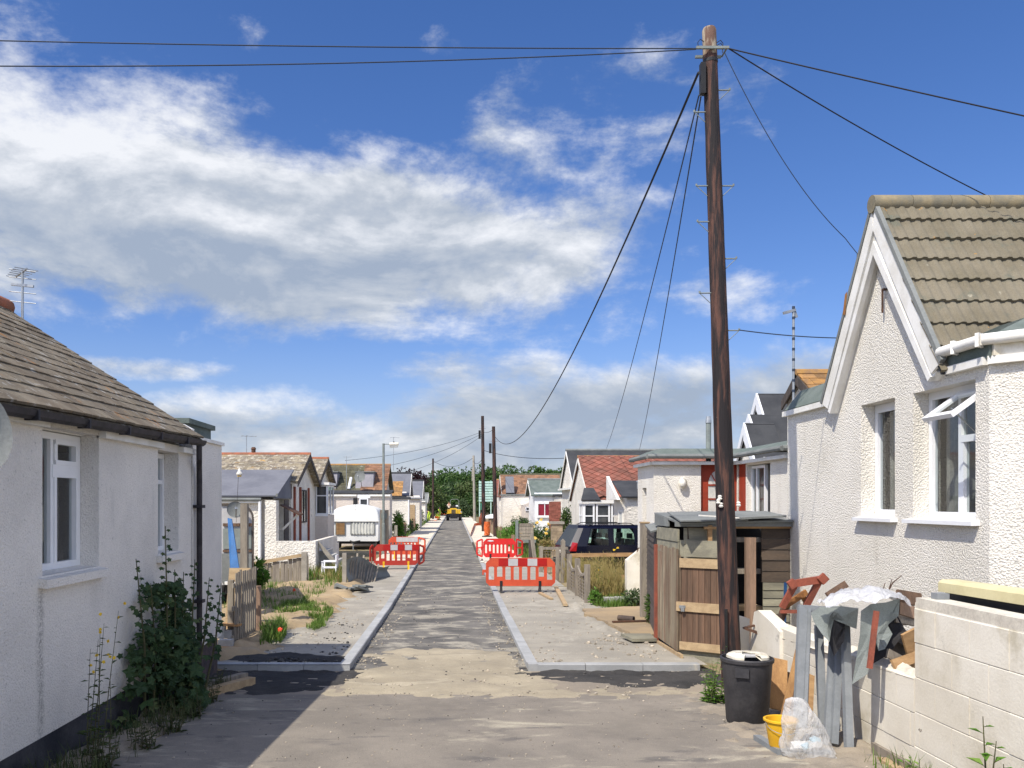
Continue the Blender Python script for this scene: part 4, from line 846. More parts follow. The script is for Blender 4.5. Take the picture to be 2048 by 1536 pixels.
# ------------------------------------------------------------------ chalets further along
def chalet(label, side, xf, y0, y1, depth, ze, za, wallm, roofm, ridgem='ridge_terracotta', nc=9, nt=18, over=.22, ym=None, barge='trim', z0=-.1, base=None, oh=.28, th=.022, farm=None):
    """gable-fronted chalet: gable faces the lane at x = xf, ridge runs away from the lane"""
    s = side; ym = ym or (y0 + y1) / 2; t = thing('chalet', label, 'house', (xf + s * depth / 2, ym, 0))
    xb = xf + s * depth; b = MB(); b.prism([(xf, y0, z0), (xf, y1, z0), (xf, y1, ze), (xf, ym, za - .12), (xf, y0, ze)], (s * depth, 0, 0)); b.build('wall', M[wallm], t)
    sl = (za - ze) / (ym - y0); slf = (za - ze) / (y1 - ym); xo = xf - s * oh; b = MB()
    en = ((xo, y0 - over, ze - over * sl), (xb, y0 - over, ze - over * sl)); ef = ((xo, y1 + over, ze - over * slf), (xb, y1 + over, ze - over * slf)); r = ((xo, ym, za), (xb, ym, za))
    if nc: tile_roof(b, en[0], en[1], r[0], r[1], nc, nt, th, .006)
    for q in ((en, r), (ef, r)): slab(b, (*q[0][0][:2], q[0][0][2] - .01), (*q[0][1][:2], q[0][1][2] - .01), (*q[1][1][:2], q[1][1][2] - .01), (*q[1][0][:2], q[1][0][2] - .01), .05)
    ro = b.build('roof', M[roofm], t)
    MB().tube([(xo - s * .02, ym, za + .0), (xb, ym, za + .0)], .09, 8).build('ridge_tile', M[ridgem], ro, smooth=40)
    if barge:
        for e in (en, ef):
            b = MB(); p, q = Vector(e[0]), Vector(r[0]); b.prism([p - Vector((s*.02,0,.0)), q - Vector((s*.02,0,.0)), q - Vector((s*.02,0,.20)), p - Vector((s*.02,0,.17))], (s * .03, 0, 0)); b.build('barge_board', M[barge], t)
    return t
def fbox(parent, name, m, *a):
    o = MB().box(*a).build(name, M[m], parent); return o

# House A: lichen tiles over a lean-to in blue grey felt
hA = chalet('rough chalet with lichen covered tiles and a blue grey felt lean-to on its near side', -1, -6.05, 31.8, 36.9, 6.0, 3.34, 4.42, 'render_far', 'tile_lichen', 'ridge_terracotta', 10, 26, barge='wood_dark')
b = MB(); b.box(-12, -6.62, 29.0, 31.78, -.1, 2.62); b.build('porch_wall', M['render_far'], hA)
b = MB(); b.box(-6.40, -6.02, 28.95, 29.4, -.1, 2.58); b.build('porch_pier', M['render_far'], hA)
b = MB(); slab(b, (-12, 28.9, 2.74), (-5.98, 28.9, 2.74), (-5.98, 31.95, 3.72), (-12, 31.95, 3.72), .05); b.prism([(-6.05, 28.9, 2.64), (-6.05, 31.9, 2.64), (-6.05, 31.9, 3.66)], (-.05, 0, 0)); b.build('lean_to_roof', M['slate'], hA)
fbox(hA.children[-1], 'hip_flashing', 'blue_sheet' if False else 'felt_grey', -6.02, -5.96, 28.9, 29.0, 2.70, 2.80)
b = MB(); b.tube([(-12, 28.84, 2.62), (-6.5, 28.84, 2.60)], .06, 8); b.build('gutter', M['felt_grey'], hA)
fbox(hA, 'fascia', 'trim', -12, -6.5, 28.86, 28.98, 2.48, 2.56)
b = MB(); b.tube([(-6.55, 28.86, 2.58), (-6.55, 28.86, 0)], .05, 8); b.build('downpipe', M['upvc'], hA)
b = MB(); b.beam((-6.0, 29.9, 2.42), (-5.35, 29.9, 2.08), .9, .04, (0, 0, 1)); b.build('door_canopy', M['rust'], hA)
ca = hA.children[-1]; MB().beam((-6.0, 29.9, 1.55), (-5.45, 29.9, 2.08), .05, .07).build('bracket', M['trim'], ca)
fbox(hA, 'door', 'wood_dark', -6.05, -6.02, 30.4, 31.2, .9, 2.6)
for y in (32.2, 33.4, 35.3): fbox(hA, 'drainpipe', 'red_paint', -6.045, -5.97, y, y + .12, .8, 3.1)
window(hA, 'x', -6.03, 33.7, 34.9, 1.7, 3.0, 2, None, 'wood_dark', 'glass_far', None, 1)
b = MB(); b.box(-5.9, -4.6, 28.4, 28.6, -.1, 1.22); b.box(-4.78, -4.602, 28.6, 33.7, -.1, 1.21); b.box(-5.9, -4.78, 28.6, 35.5, -.1, .85); b.build('porch_step', M['render_far'], hA)
b = MB(); b.prism([(-4.6, 28.9, 1.22), (-4.6, 28.9, 1.05), (-3.75, 28.9, .0), (-3.6, 28.9, .0), (-3.9, 28.9, .42)], (0, .2, 0)); b.build('step_cheek', M['concrete_post'], hA)
st = MB()
for k in range(5): st.box(-4.6 + .2 * k, -4.4 + .2 * k, 29.2, 31.0, -.1, .85 - .17 * k)
st.build('steps', M['grey_block'], hA)
aerial('thin black aerial with spread rods on the lichen tiled ridge', (X(488, 34), 34.4, 4.45), .75, .6, 4, .4, rods=.5)
b = thing('chimney_pot', 'small dark pot on the lichen covered ridge', 'chimney pot', (X(507, 34.4), 34.4, 4.5)); MB().lathe([(.09, -.08), (.085, .12), (.11, .14), (.07, .22)], b.location, 10).build('pot', M['rust'], b)

# House B: matching gable with a white bay
hB = chalet('second lichen tiled gable chalet with a white bay window, beyond the felt lean-to', -1, -6.1, 37.1, 42.2, 6.0, 3.4, 4.52, 'render_far', 'tile_lichen', 'ridge_terracotta', 9, 24, barge='wood_dark')
b = MB(); b.box(-6.1, -5.55, 37.6, 39.6, -.1, 1.95); b.build('bay_base', M['render_pink'], hB)
bw = window(hB, 'y', 37.65, -6.08, -5.58, 1.98, 3.25, 1, 2.8, 'upvc', 'glass_far', (.06, .08), -1)
window(hB, 'x', -5.58, 37.7, 39.5, 1.98, 3.25, 2, None, 'upvc', 'glass_far', None, 1)
fbox(hB, 'bay_roof', 'trim', -6.1, -5.48, 37.5, 39.7, 3.27, 3.38)
# House C: long roof, part olive slate and part brown tile, felt dormers and a flat roofed front
hC = chalet('long roofed chalet half olive slate and half brown tile with lead dormers, behind the caravan', -1, -4.35, 51.6, 57.6, 5.6, 3.3, 4.88, 'render_pink', 'tile_olive', 'ridge_orange', 9, 22, barge=None)
b = MB(); tile_roof(b, (-5.65, 51.3, 3.21), (-4.05, 51.3, 3.21), (-5.65, 54.62, 4.94), (-4.05, 54.62, 4.94), 12, 7, .025, .006); b.build('tiled_roof', M['tile_brown'], hC)
b = MB(); b.box(-7.75, -3.75, 49.6, 51.55, -.1, 3.02); b.build('front_extension', M['render_pink'], hC)
b = MB(); slab(b, (-7.85, 49.5, 3.06), (-3.65, 49.5, 3.06), (-3.65, 51.7, 3.26), (-7.85, 51.7, 3.26), .06); b.build('flat_roof', M['felt_dark'], hC)
b = MB(); b.box(-7.8, -5.65, 49.46, 49.55, 2.86, 2.96); b.box(-4.9, -3.7, 49.46, 49.55, 2.86, 2.96); b.build('fascia', M['trim'], hC)
window(hC, 'y', 49.56, -5.5, -4.98, 1.2, 2.75, 1, 2.35, 'upvc', 'glass_far', None, -1, .07)
fbox(hC, 'porch_panel', 'upvc', -5.6, -4.85, 49.52, 49.6, 2.76, 2.95); fbox(hC, 'porch_side', 'dark_in', -5.85, -5.62, 49.55, 49.6, .8, 2.75)
for xa, xb in ((-7.85, -7.1), (-5.97, -4.9)):
    b = MB(); b.prism([(xa, 51.6, 3.2), (xa, 52.0, 4.28), (xa, 53.7, 4.32), (xa, 52.4, 3.2)], (xb - xa, 0, 0)); dm_ = b.build('dormer', M['slate_pale'], hC)
    MB().box(xa - .06, xb + .06, 51.9, 53.6, 4.325, 4.39).build('dormer_roof', M['felt_grey'], dm_)
b = MB(); b.tube([(-6.35, 51.5, 3.3), (-6.25, 51.9, 4.0)], .09, 8); b.build('flue', M['upvc'], hC)
b = MB(); b.tube([(X(655, 48), 49.4, 3.35), (X(655, 48), 49.4, 1.0)], .07, 8); b.build('soil_pipe', M['upvc'], hC)
dish('rusty mesh satellite dish beside the dormers of the long roof', (X(720, 50.6), 50.8, 4.0), .34, (-.3, -.9, .2), (X(720, 50.6), 51.6, 3.4))
aerial('aerial on a tall bare mast before the long olive and brown roof', (X(692, 51), 51.2, 3.3), 1.95, .5, 4, .2, rods=.3)
aerial('aerial with a hooked end above the brown tiled roof, right of the street lamp', (X(787, 55), 55.0, 4.6), 2.1, .6, 3, .3, rods=.25)
# House D and the ones beyond on the left
hD = chalet('dark slate chalet with white piers beyond the brown tiled roof', -1, -3.7, 66, 71, 5.0, 3.2, 4.85, 'render_far', 'slate', 'felt_dark', 0, 0, barge='trim')
b = MB(); b.box(-5.6, -3.45, 63.5, 65.9, -.1, 2.75); b.build('front_extension', M['render_far'], hD); fbox(hD, 'flat_roof', 'felt_dark', -5.7, -3.35, 63.4, 66.0, 2.76, 2.9)
b = MB(); tile_roof(b, (-4.7, 63.6, 2.95), (-3.9, 63.6, 2.95), (-4.7, 65.6, 4.1), (-3.9, 65.6, 4.1), 7, 4, .03, .008); b.build('porch_roof', M['tile_orange'], hD)
fbox(hD, 'downpipe', 'upvc', -3.44, -3.36, 63.4, 63.5, 0, 2.7)
hE = chalet('small grey felt roofed chalet with a boarded window, furthest of the left row', -1, -3.1, 76, 81, 3.6, 3.0, 4.5, 'render_far', 'slate', 'felt_dark', 0, 0, barge='trim')
fbox(hE, 'boarded_window', 'wood_pale', -3.95, -3.5, 75.93, 75.99, .9, 2.3); fbox(hE, 'fascia', 'trim', -6.6, -3.0, 75.85, 75.98, 2.8, 2.95)
hF = chalet('low white chalet at the far end of the left row', -1, -3.4, 100, 106, 4.0, 2.6, 3.6, 'render_far', 'felt_grey', 'felt_grey', 0, 0, barge='trim')
window(hF, 'y', 99.97, -4.9, -4.3, 1.0, 2.2, 2, None, 'upvc', 'glass_far', None, -1)

# ---- right side
# H1: L-shaped white chalet with the red door
h1 = thing('chalet', 'white flat roofed chalet with a dark red arched pane door behind the shed', 'house', (6.5, 19.5, 0))
HZ = 3.44
b = MB(); wall_holes(b, (4.53, 19.5, -.1), (1, 0, 0), (0, 0, 1), 1.92, HZ + .1, [(1.12, 1.28, 1.92 - .0, 3.46)] if False else [(1.07, 1.30, 1.91, 3.48)], (0, -1, 0), .25)
wall_holes(b, (4.53, 21.2, -.1), (0, -1, 0), (0, 0, 1), 1.44, HZ + .1, [(.5, 1.3, .95, 2.95)], (-1, 0, 0), .25)
wall_holes(b, (6.45, 19.48, -.1), (0, -1, 0), (0, 0, 1), 2.85, HZ + .1, [(.55, 1.4, 1.95, 3.42)], (-1, 0, 0), .25)
b.quad((6.449, 16.6, -.1), (9.5, 16.6, -.1), (9.5, 16.6, HZ), (6.449, 16.6, HZ)); b.quad((9.5, 16.6, -.1), (9.5, 21.2, -.1), (9.5, 21.2, HZ), (9.5, 16.6, HZ)); b.quad((4.53, 21.2, -.1), (9.5, 21.2, -.1), (9.5, 21.2, HZ), (4.53, 21.2, HZ))
b.build('wall', M['render_white'], h1)
b = MB(); b.add([(4.6, 19.6, HZ - .01), (6.5, 19.6, HZ - .01), (6.5, 16.7, HZ - .01), (9.4, 16.7, HZ - .01), (9.4, 21.1, HZ - .01), (4.6, 21.1, HZ - .01)], [(0, 1, 2, 3, 4, 5)]); b.box(5.0, 6.4, 20.6, 20.65, 0, HZ - .02); b.box(7.6, 7.65, 16.9, 19.4, 0, HZ - .02); b.build('interior', M['dark_in'], h1)
path = [(4.40, 21.2), (4.40, 19.36), (6.32, 19.36), (6.32, 16.45), (9.6, 16.45)]
def offs(k): return [(4.40 + k, 21.2), (4.40 + k, 19.36 + k), (6.32 + k, 19.36 + k), (6.32 + k, 16.45 + k), (9.6, 16.45 + k)]
b = MB(); o2 = offs(.35); o0 = offs(-.02)
for i in range(4): b.quad((*o0[i], HZ + .14), (*o0[i+1], HZ + .14), (*o2[i+1], HZ + .30), (*o2[i], HZ + .30)); b.quad((*o0[i], HZ + .06), (*o0[i+1], HZ + .06), (*o0[i+1], HZ + .14), (*o0[i], HZ + .14))
b.add([(*p, HZ + .30) for p in o2] + [(9.6, 21.2, HZ + .3)], [(0, 1, 2, 3, 4, 5)]); b.build('felt_roof', M['felt_green'], h1)
b = MB(); o3 = offs(-.05)
for i in range(4): b.tube([(*o3[i], HZ + .10), (*o3[i+1], HZ + .10)], .055, 8)
b.build('gutter', M['felt_grey'], h1, smooth=40)
b = MB(); o4 = offs(.07)
for i in range(4):
    p, q = Vector((*o4[i], HZ - .05)), Vector((*o4[i+1], HZ - .05)); b.beam(p, q, .10, .07)
b.build('fascia', M['trim'], h1)
# the door: arched glazing in a red frame
d = MB(); d.box(5.60, 6.44, 19.58, 19.64, 1.2, 3.38); dr = d.build('door', M['red_door'], h1)
d = MB(); cx_, cz_ = 5.99, 3.0; poly = [(cx_ - .2, 19.575, 1.9), (cx_ + .2, 19.575, 1.9)] + [(cx_ + .2 * math.cos(t), 19.575, cz_ - .1 + .32 * math.sin(t)) for t in [math.pi * k / 12 for k in range(13)]]
d.add(poly, [tuple(range(len(poly)))]); d.build('pane', M['curtain_white'], dr)
d = MB(); d.box(cx_ - .018, cx_ + .018, 19.555, 19.575, 1.9, 3.18)
for z in (2.25, 2.58, 2.9): d.box(cx_ - .2, cx_ + .2, 19.555, 19.575, z - .018, z + .018)
for s in (-1, 1): d.beam((cx_, 19.565, 2.9), (cx_ + s * .13, 19.565, 3.14), .02, .03, (0, 1, 0))
d.build('glazing_bar', M['red_door'], dr)
d = MB(); d.box(6.445, 6.449, 19.0, 19.44, 1.2, 3.36); d.build('door_leaf', M['red_door'], h1)
window(h1, 'x', 6.58, 18.1, 18.945, 1.87, 3.30, 1, None, 'upvc', 'glass', None, -1, .06, ('curtain', 18.15, 18.9, .12), colpos=[18.62])
window(h1, 'x', 4.70, 20.26, 20.69, 1.22, 2.83, 1, None, 'upvc', 'glass_far', None, -1)
l = thing('bulkhead_lamp', 'round cream bulkhead lamp on the white wall left of the red door', 'lamp', (X(1365, 19.45), 19.45, Z(967, 19.45)))
b = MB(); b.lathe([(.085, 0), (.10, .02), (.10, .05), (.085, .06)], l.location, 16, Matrix.Rotation(R(90), 3, 'X') @ Matrix.Diagonal((1, 1.35, 1))); b.build('rim', M['white_plastic'], l, smooth=40)
b = MB(); b.lathe([(.075, .05), (.06, .09), (.03, .11), (.001, .115)], l.location, 16, Matrix.Rotation(R(90), 3, 'X') @ Matrix.Diagonal((1, 1.35, 1))); b.build('lens', M['porcelain'], l, smooth=True)
b = thing('flue', 'grey metal flue pipe above the flat roof, left of the tall pole', 'flue', (X(1417, 21.0), 21.0, HZ)); MB().tube([(b.location.x, 21.0, HZ), (b.location.x, 21.0, Z(840, 21.0))], .065, 10).build('pipe', M['lamp_post'], b); MB().tube([(b.location.x, 21.0, Z(846, 21.0)), (b.location.x, 21.0, Z(833, 21.0))], [.08, .06], 10).build('cowl', M['galv'], b)
# three nested white gables with dark felt behind it
hg = thing('chalet', 'dark felt roofed chalet with stepped white gables above the flat roof', 'house', (9.5, 24, 0))
for k, (px, py, D, hw, zf) in enumerate(((1513, 787, 24.0, 1.9, 3.2), (1497, 829, 23.2, 1.7, 3.1), (1488, 846, 22.75, 1.15, 3.1))):
    xa, za = X(px, D), Z(py, D); dep = 5.0 if k < 2 else .8; b = MB()
    for s in (-1, 1): slab(b, (xa, D, za), (xa + dep, D, za), (xa + dep, D + s * hw, zf), (xa, D + s * hw, zf), .05)
    b.build('roof', M['felt_dark'], hg)
    b = MB(); b.add([(xa + .12, D - hw, zf), (xa + .12, D + hw, zf), (xa + .12, D, za - .1)], [(0, 1, 2)]); b.build('gable_wall', M['render_white'], hg)
    for s in (-1, 1):
        b = MB(); sl = Vector((0, s * hw, zf - za)); nr = Vector((0, s * -sl.z, 0)).normalized(); w_ = .30 if s < 0 else .2
        b.prism([(xa - .02, D, za + .01), (xa - .02, D + s * hw, zf + .01), (xa - .02, D + s * (hw - .14), zf + .01), (xa - .02, D, za - w_ * 1.5)], (.05, 0, 0)); b.build('barge_board', M['upvc'], hg)
fbox(hg, 'wall', 'render_white', X(1513, 24) + .13, 13.5, 22.3, 26, -.1, 3.2)
# House with orange tiled roof peeping over, with its lean aerial
ho = chalet('small gable with an orange lichen tiled roof behind the pebbledashed house', 1, X(1600, 15.9), 15.25, 16.5, 3.5, Z(790, 15.9), Z(748, 15.9), 'render_far', 'tile_orange', 'ridge_orange', 3, 12, .06, barge='wood_dark', oh=.08)
a = thing('television_aerial', 'banded pole aerial standing before the clouds left of the steep gable', 'aerial', (X(1587, 13.6), 13.6, 3.9)); ax, ay, az_ = a.location
zt = Z(620, 13.6); MB().tube([(ax, ay, 3.8), (ax, ay, zt)], .02, 8).build('mast', M['galv'], a); b = MB(); b.beam((ax - .16, ay, zt - .05), (ax + .03, ay, zt), .05, .04); b.beam((ax + .01, ay, zt), (ax + .05, ay, zt - .12), .02, .04); b.build('antenna', M['galv'], a)
for k in range(9): MB().tube([(ax, ay, 4.25 + k * .165), (ax, ay, 4.29 + k * .165)], .024, 8).build('band', M['cable_blue'], a)

# H2: red diamond slate roof
h2 = chalet('cream chalet with a red diamond slate roof, behind the dark car', 1, 5.72, 36.2, 42.0, 6.5, 2.78, 4.56, 'render_far', 'tile_red', 'ridge_orange', 0, 0, barge='trim', oh=.1)
b = MB(); e0, e1, r0, r1 = Vector((5.6, 35.95, 2.66)), Vector((12.2, 35.95, 2.66)), Vector((5.6, 39.1, 4.60)), Vector((12.2, 39.1, 4.60)); nn = (e1 - e0).cross(r0 - e0).normalized()
NU, NV = 15, 9
def PP(a, c): return e0.lerp(e1, a).lerp(r0.lerp(r1, a), c)
for j in range(NV * 2):
    for i in range(NU + 1):
        ca, cb = (i + (.5 if j % 2 else 0)) / NU, (j - .3) / (NV * 2); pts = [(ca - .48 / NU, cb + 1 / (NV * 2)), (ca, cb), (ca + .48 / NU, cb + 1 / (NV * 2)), (ca, cb + 2 / (NV * 2))]
        if min(p[0] for p in pts) < -.035 or max(p[0] for p in pts) > 1.03: continue
        q = [PP(min(1, max(0, a_)), min(1, max(0, c_))) + nn * (.055 + l + random.uniform(-.004, .004)) for (a_, c_), l in zip(pts, (.012, .026, .012, .0))]; b.prism(q, nn * -.008)
b.build('diamond_slates', M['tile_red'], h2)
b = MB(); b.box(5.25, 6.9, 35.0, 36.1, -.1, 1.0); b.build('porch_base', M['render_far'], h2)
for xa, xb in ((5.27, 5.72), (5.78, 6.35), (6.4, 6.88)): window(h2, 'y', 35.05, xa, xb, 1.0, 2.45, 1, 1.95, 'upvc', 'glass_far', None, -1, .07)
window(h2, 'x', 5.27, 35.1, 36.1, 1.0, 2.45, 2, 1.95, 'upvc', 'glass_far', None, -1, .07)
b = MB(); b.box(5.2, 6.95, 34.95, 36.15, 2.46, 2.6); b.build('porch_fascia', M['trim'], h2)
b = MB(); slab(b, (5.15, 34.9, 2.61), (5.95, 34.9, 2.61), (5.85, 36.1, 3.12), (5.45, 36.1, 3.12), .05); b.build('porch_roof', M['felt_dark'], h2)
b = MB(); b.box(6.35, 9.5, 31.6, 34.2, -.1, 2.72); b.build('side_block', M['render_far'], h2)
b = MB(); b.prism([(6.05, 31.9, 2.6), (6.05, 34.2, 2.6), (6.05, 34.2, 3.55), (6.05, 33.4, 3.2)], (.12, 0, 0)); b.build('side_gable', M['trim'], h2)
b = MB(); slab(b, (6.15, 31.4, 2.72), (9.6, 31.4, 2.72), (9.6, 33.5, 3.36), (6.15, 33.5, 3.36), .06); b.build('side_roof', M['felt_dark'], h2)
b = MB(); b.tube([(6.95, 32.4, 2.9), (6.95, 32.4, 3.30)], .06, 8); b.tube([(6.95, 32.4, 3.27), (6.95, 32.4, 3.33)], .09, 8); b.build('flue', M['galv'], h2)
window(h2, 'x', 6.32, 32.2, 33.0, 1.0, 2.2, 1, None, 'trim', 'curtain_white', None, -1)
# H3 tall black roof
h3 = chalet('tall white chalet with a plain black roof behind the red diamond roof', 1, 6.35, 45.4, 50.6, 8.0, 3.55, 5.42, 'render_far', 'felt_dark', 'felt_grey', 0, 0, barge='trim', oh=.12)
b = MB(); b.box(6.1, 6.34, 45.3, 50.7, 3.2, 3.3); b.build('string_course', M['trim'], h3)
b = MB(); b.box(6.2, 6.35, 46.0, 46.25, 2.55, 2.75); b.build('vent_box', M['wood_dark'], h3)
# H4 grey felt roof with dark red curtains
h4 = chalet('low white chalet with a grey green roof and dark red curtains', 1, 5.55, 59.5, 64.0, 4.6, 3.1, 4.15, 'upvc', 'felt_green', 'felt_grey', 0, 0, barge='trim')
window(h4, 'y', 59.45, 5.75, 6.75, 1.55, 2.45, 2, None, 'upvc', 'curtain_red', (.08, .1), -1, .05)
b = MB(); b.box(6.9, 8.6, 56.8, 59.4, -.1, 2.9); b.build('side_block', M['render_far'], h4); fbox(h4, 'side_roof', 'felt_dark', 6.8, 8.7, 56.7, 59.5, 2.91, 3.05)
b = MB(); arc = [(7.3 + 1.05 * (1 - math.cos(t)) * 1.0, 58.0, 3.1 + .95 * math.sin(t)) for t in [math.pi / 2 * k / 8 for k in range(9)]]
b.tube(arc, .05, 6)
for k in range(8): b.beam(arc[k], (arc[k][0] + .2, 58.0, arc[k][2] - .12), .03, .03)
b.build('arched_rail', M['black_trim'], h4)
# H5, H6
h5 = chalet('white fronted chalet with a brown tiled roof and a small lean-to porch', 1, 4.3, 73, 79, 5.0, 3.3, 4.95, 'render_far', 'tile_brown', 'tile_olive', 10, 18, barge='trim', farm=None)
b = MB(); b.box(3.95, 6.2, 69.5, 72.9, -.1, 3.05); b.build('front_block', M['render_far'], h5); fbox(h5, 'flat_roof', 'felt_grey', 3.85, 6.3, 69.4, 73, 3.06, 3.18)
b = MB(); b.prism([(4.35, 72.6, 3.2), (5.05, 72.6, 3.2), (5.05, 73.6, 4.6), (4.35, 73.6, 4.6)], (0, -.25, .12)); b.build('dormer', M['slate'], h5)
b = MB(); b.prism([(5.35, 66.5, .1), (6.6, 66.5, .1), (6.6, 66.5, 2.65), (6.1, 66.5, 2.65), (5.35, 66.5, 2.3)], (0, 3, 0)); b.build('porch', M['render_pink'], h5)
window(h5, 'y', 66.45, 5.5, 6.05, 1.85, 2.15, 1, None, 'upvc', 'glass_far', None, -1, .06)
b = MB(); b.prism([(6.1, 69.4, 3.2), (6.75, 69.4, 3.2), (6.65, 69.4, 4.3), (6.2, 69.4, 4.3)], (0, .8, 0)); b.build('chimney', M['tile_olive'], h5); b = MB(); b.box(6.2, 6.65, 69.4, 70.2, 4.3, 4.4); b.build('chimney_cap', M['tile_orange'], h5.children[-1])
h6 = chalet('distant chalet with a dull red roof behind the brown poles', 1, 4.6, 88, 94, 3.5, 3.2, 4.9, 'render_far', 'tile_red', 'ridge_orange', 8, 10, barge='trim')
h7 = chalet('distant brown roofed chalet rising behind the grey green roof', 1, 7.4, 96, 104, 12.0, 4.2, 5.8, 'render_far', 'tile_olive', 'tile_olive', 7, 20, barge='trim')
mc = thing('slatted_shelter', 'pale mint slatted shelter between the far poles', 'shelter', (4.2, 106, 0))
for k in range(8): MB().box(3.0, 6.0, 106, 106.06, 2.62 + k * .32, 2.62 + k * .32 + .25).build('slat', M['mint'], mc)
for x in (3.1, 4.5, 5.9): MB().box(x - .06, x + .06, 106.07, 106.2, 0, 5.2).build('post', M['mint'], mc)
sg = thing('sign', 'small green sign under the mint slatted shelter', 'sign', (3.35, 105, 0)); fbox(sg, 'board', 'sign_green', 3.2, 3.55, 105, 105.04, 1.6, 2.4); fbox(sg, 'post', 'galv', 3.35, 3.4, 105.05, 105.1, 0, 2.3)
wb = thing('boat', 'small white upturned boat under the brown poles', 'boat', (4.4, 96, 0))
MB().sheet(lambda u, v: (3.2 + 2.4 * u, 96 + 1.2 * (v - .5), .75 + (1 - (2 * v - 1) ** 2) * .8 * (u ** .5) * (1 - .3 * u)), 12, 8).build('hull', M['upvc'], wb, smooth=True); fbox(wb, 'trestle', 'wood_grey', 3.8, 5.4, 95.8, 96.2, 0, .8)
# ------------------------------------------------------------------ shed, fences, walls
def board_wall(mb, p0, p1, z0, z1, n, t=.025, jit=.006, lap=.012):
    """horizontal boards between two plan points"""
    p0, p1 = Vector(p0), Vector(p1); h = (z1 - z0) / n; d = (p1 - p0).normalized(); nr = Vector((d.y, -d.x, 0))
    for k in range(n):
        a = p0 + nr * random.uniform(0, jit); c = p1 + nr * random.uniform(0, jit); za, zb = z0 + k * h + .004, z0 + (k + 1) * h - .004
        mb.add([a + nr*(t+lap) + Vector((0,0,za)), c + nr*(t+lap) + Vector((0,0,za)), c + Vector((0,0,za)), a + Vector((0,0,za)), a + nr*t + Vector((0,0,zb)), c + nr*t + Vector((0,0,zb)), c + Vector((0,0,zb)), a + Vector((0,0,zb))],
               [(0,3,2,1),(4,5,6,7),(0,1,5,4),(1,2,6,5),(2,3,7,6),(3,0,4,7)])
    return mb
g0 = gz(13)
sh = thing('shed', 'patched timber shed with a brown boarded door and a slatted side behind the tall pole', 'shed', (4.2, 13.2, 0))
b = MB(); pr = 40
for k in range(17):
    y = 14.28 - k * .078; x = 3.385 - .001 * k + random.uniform(-.004, .004); b.box(x, x + .03, y - .030, y + .030, g0 + .15, g0 + 1.69 + random.uniform(-.02, .02))
b.box(3.41, 3.43, 13.0, 14.3, g0 + .15, g0 + 1.6); b.build('slatted_side', M['corrugated'], sh)
fbox(sh, 'corner_post', 'red_paint', 3.345, 3.405, 14.30, 14.40, 0, 1.80)
b = MB(); b.prism([(3.36, 14.4, .02), (3.36, 13.0, .02), (3.36, 12.75, g0), (3.36, 12.75, .24), (3.36, 14.4, .20)], (.04, 0, 0)); b.build('base_board', M['wood_pale'], sh)
b = MB(); board_wall(b, (3.42, 14.35, 0), (3.42, 13.02, 0), 1.70, 2.10, 2); board_wall(b, (3.47, 13.0, 0), (4.0, 12.96, 0), 1.62, 2.12, 2); b.build('side_boards', M['board_grey'], sh)
# door of brown boards with pale ledges, standing slightly proud
D0, D1 = Vector((3.43, 12.98, 0)), Vector((4.02, 12.56, 0)); dd = (D1 - D0).normalized(); dn = Vector((dd.y, -dd.x, 0)); LD = (D1 - D0).length
door = None; b = MB(); nb = 8
for k in range(nb):
    a, c = D0 + dd * (LD * k / nb + .003), D0 + dd * (LD * (k + 1) / nb - .003); b.prism([a + Vector((0,0,.28)), c + Vector((0,0,.28)), c + Vector((0,0,1.64)), a + Vector((0,0,1.64))], dn * -.022)
door = b.build('door', M['wood_brown'], sh)
for za, zb, o in ((1.52, 1.66, 0), (.86, 1.00, -.05), (.28, .40, 0)):
    b = MB(); a, c = D0 + dd * (-.02 + o) + dn * .004, D1 + dd * .02 + dn * .004; b.prism([a + Vector((0,0,za)), c + Vector((0,0,za)), c + Vector((0,0,zb)), a + Vector((0,0,zb))], dn * .025); b.build('ledge', M['wood_pale'], door)
p = D0 + dd * .03 + dn * .04 + Vector((0, 0, .93)); b = MB(); b.obox(p, (.09, .04, .04)); b.obox(p + Vector((0, -.02, -.04)), (.045, .03, .06)); b.build('padlock', M['galv'], door)
b = MB(); a, c = D0 - dd * .03 - dn * .02, D1 - dn * .02; b.prism([a + Vector((0,0,1.68)), c + Vector((0,0,1.68)), c + Vector((0,0,1.93)), a + Vector((0,0,1.93))], dn * -.025); b.build('head_board', M['board_grey'], sh)
b = MB(); a, c = D0 - dd * .03 - dn * .03, D1 + dd * .2 - dn * .03; b.prism([a, c, c + Vector((0,0,.30)), a + Vector((0,0,.30))], dn * -.06); b.build('threshold', M['board_grey'], sh)
b = MB(); board_wall(b, (3.52, 13.0, 0), (3.98, 12.98, 0), 1.94, 2.18, 1); b.build('dark_board', M['board_brown'], sh); b = MB(); board_wall(b, (4.62, 12.94, 0), (5.04, 12.92, 0), 1.30, 2.12, 5); b.build('dark_boards', M['board_brown'], sh)
b = MB(); board_wall(b, (4.64, 12.93, 0), (5.03, 12.91, 0), .22, 1.30, 9); b.build('pale_boards', M['board_grey'], sh)
fbox(sh, 'door_post', 'wood_post', 4.325, 4.47, 12.72, 12.80, g0, 1.98)
for z, m in ((1.90, 'wood_grey'), (1.42, 'wood_grey'), (.86, 'wood_pale')): fbox(sh, 'shelf', m, 4.0, 4.66, 12.98, 13.3, z, z + .07)
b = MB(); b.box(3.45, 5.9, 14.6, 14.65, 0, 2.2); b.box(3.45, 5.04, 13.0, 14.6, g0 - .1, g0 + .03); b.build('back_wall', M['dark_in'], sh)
b = MB(); b.box(4.00, 5.06, 12.86, 12.90, 2.11, 2.15); b.build('lintel_batten', M['wood_tan'], sh)
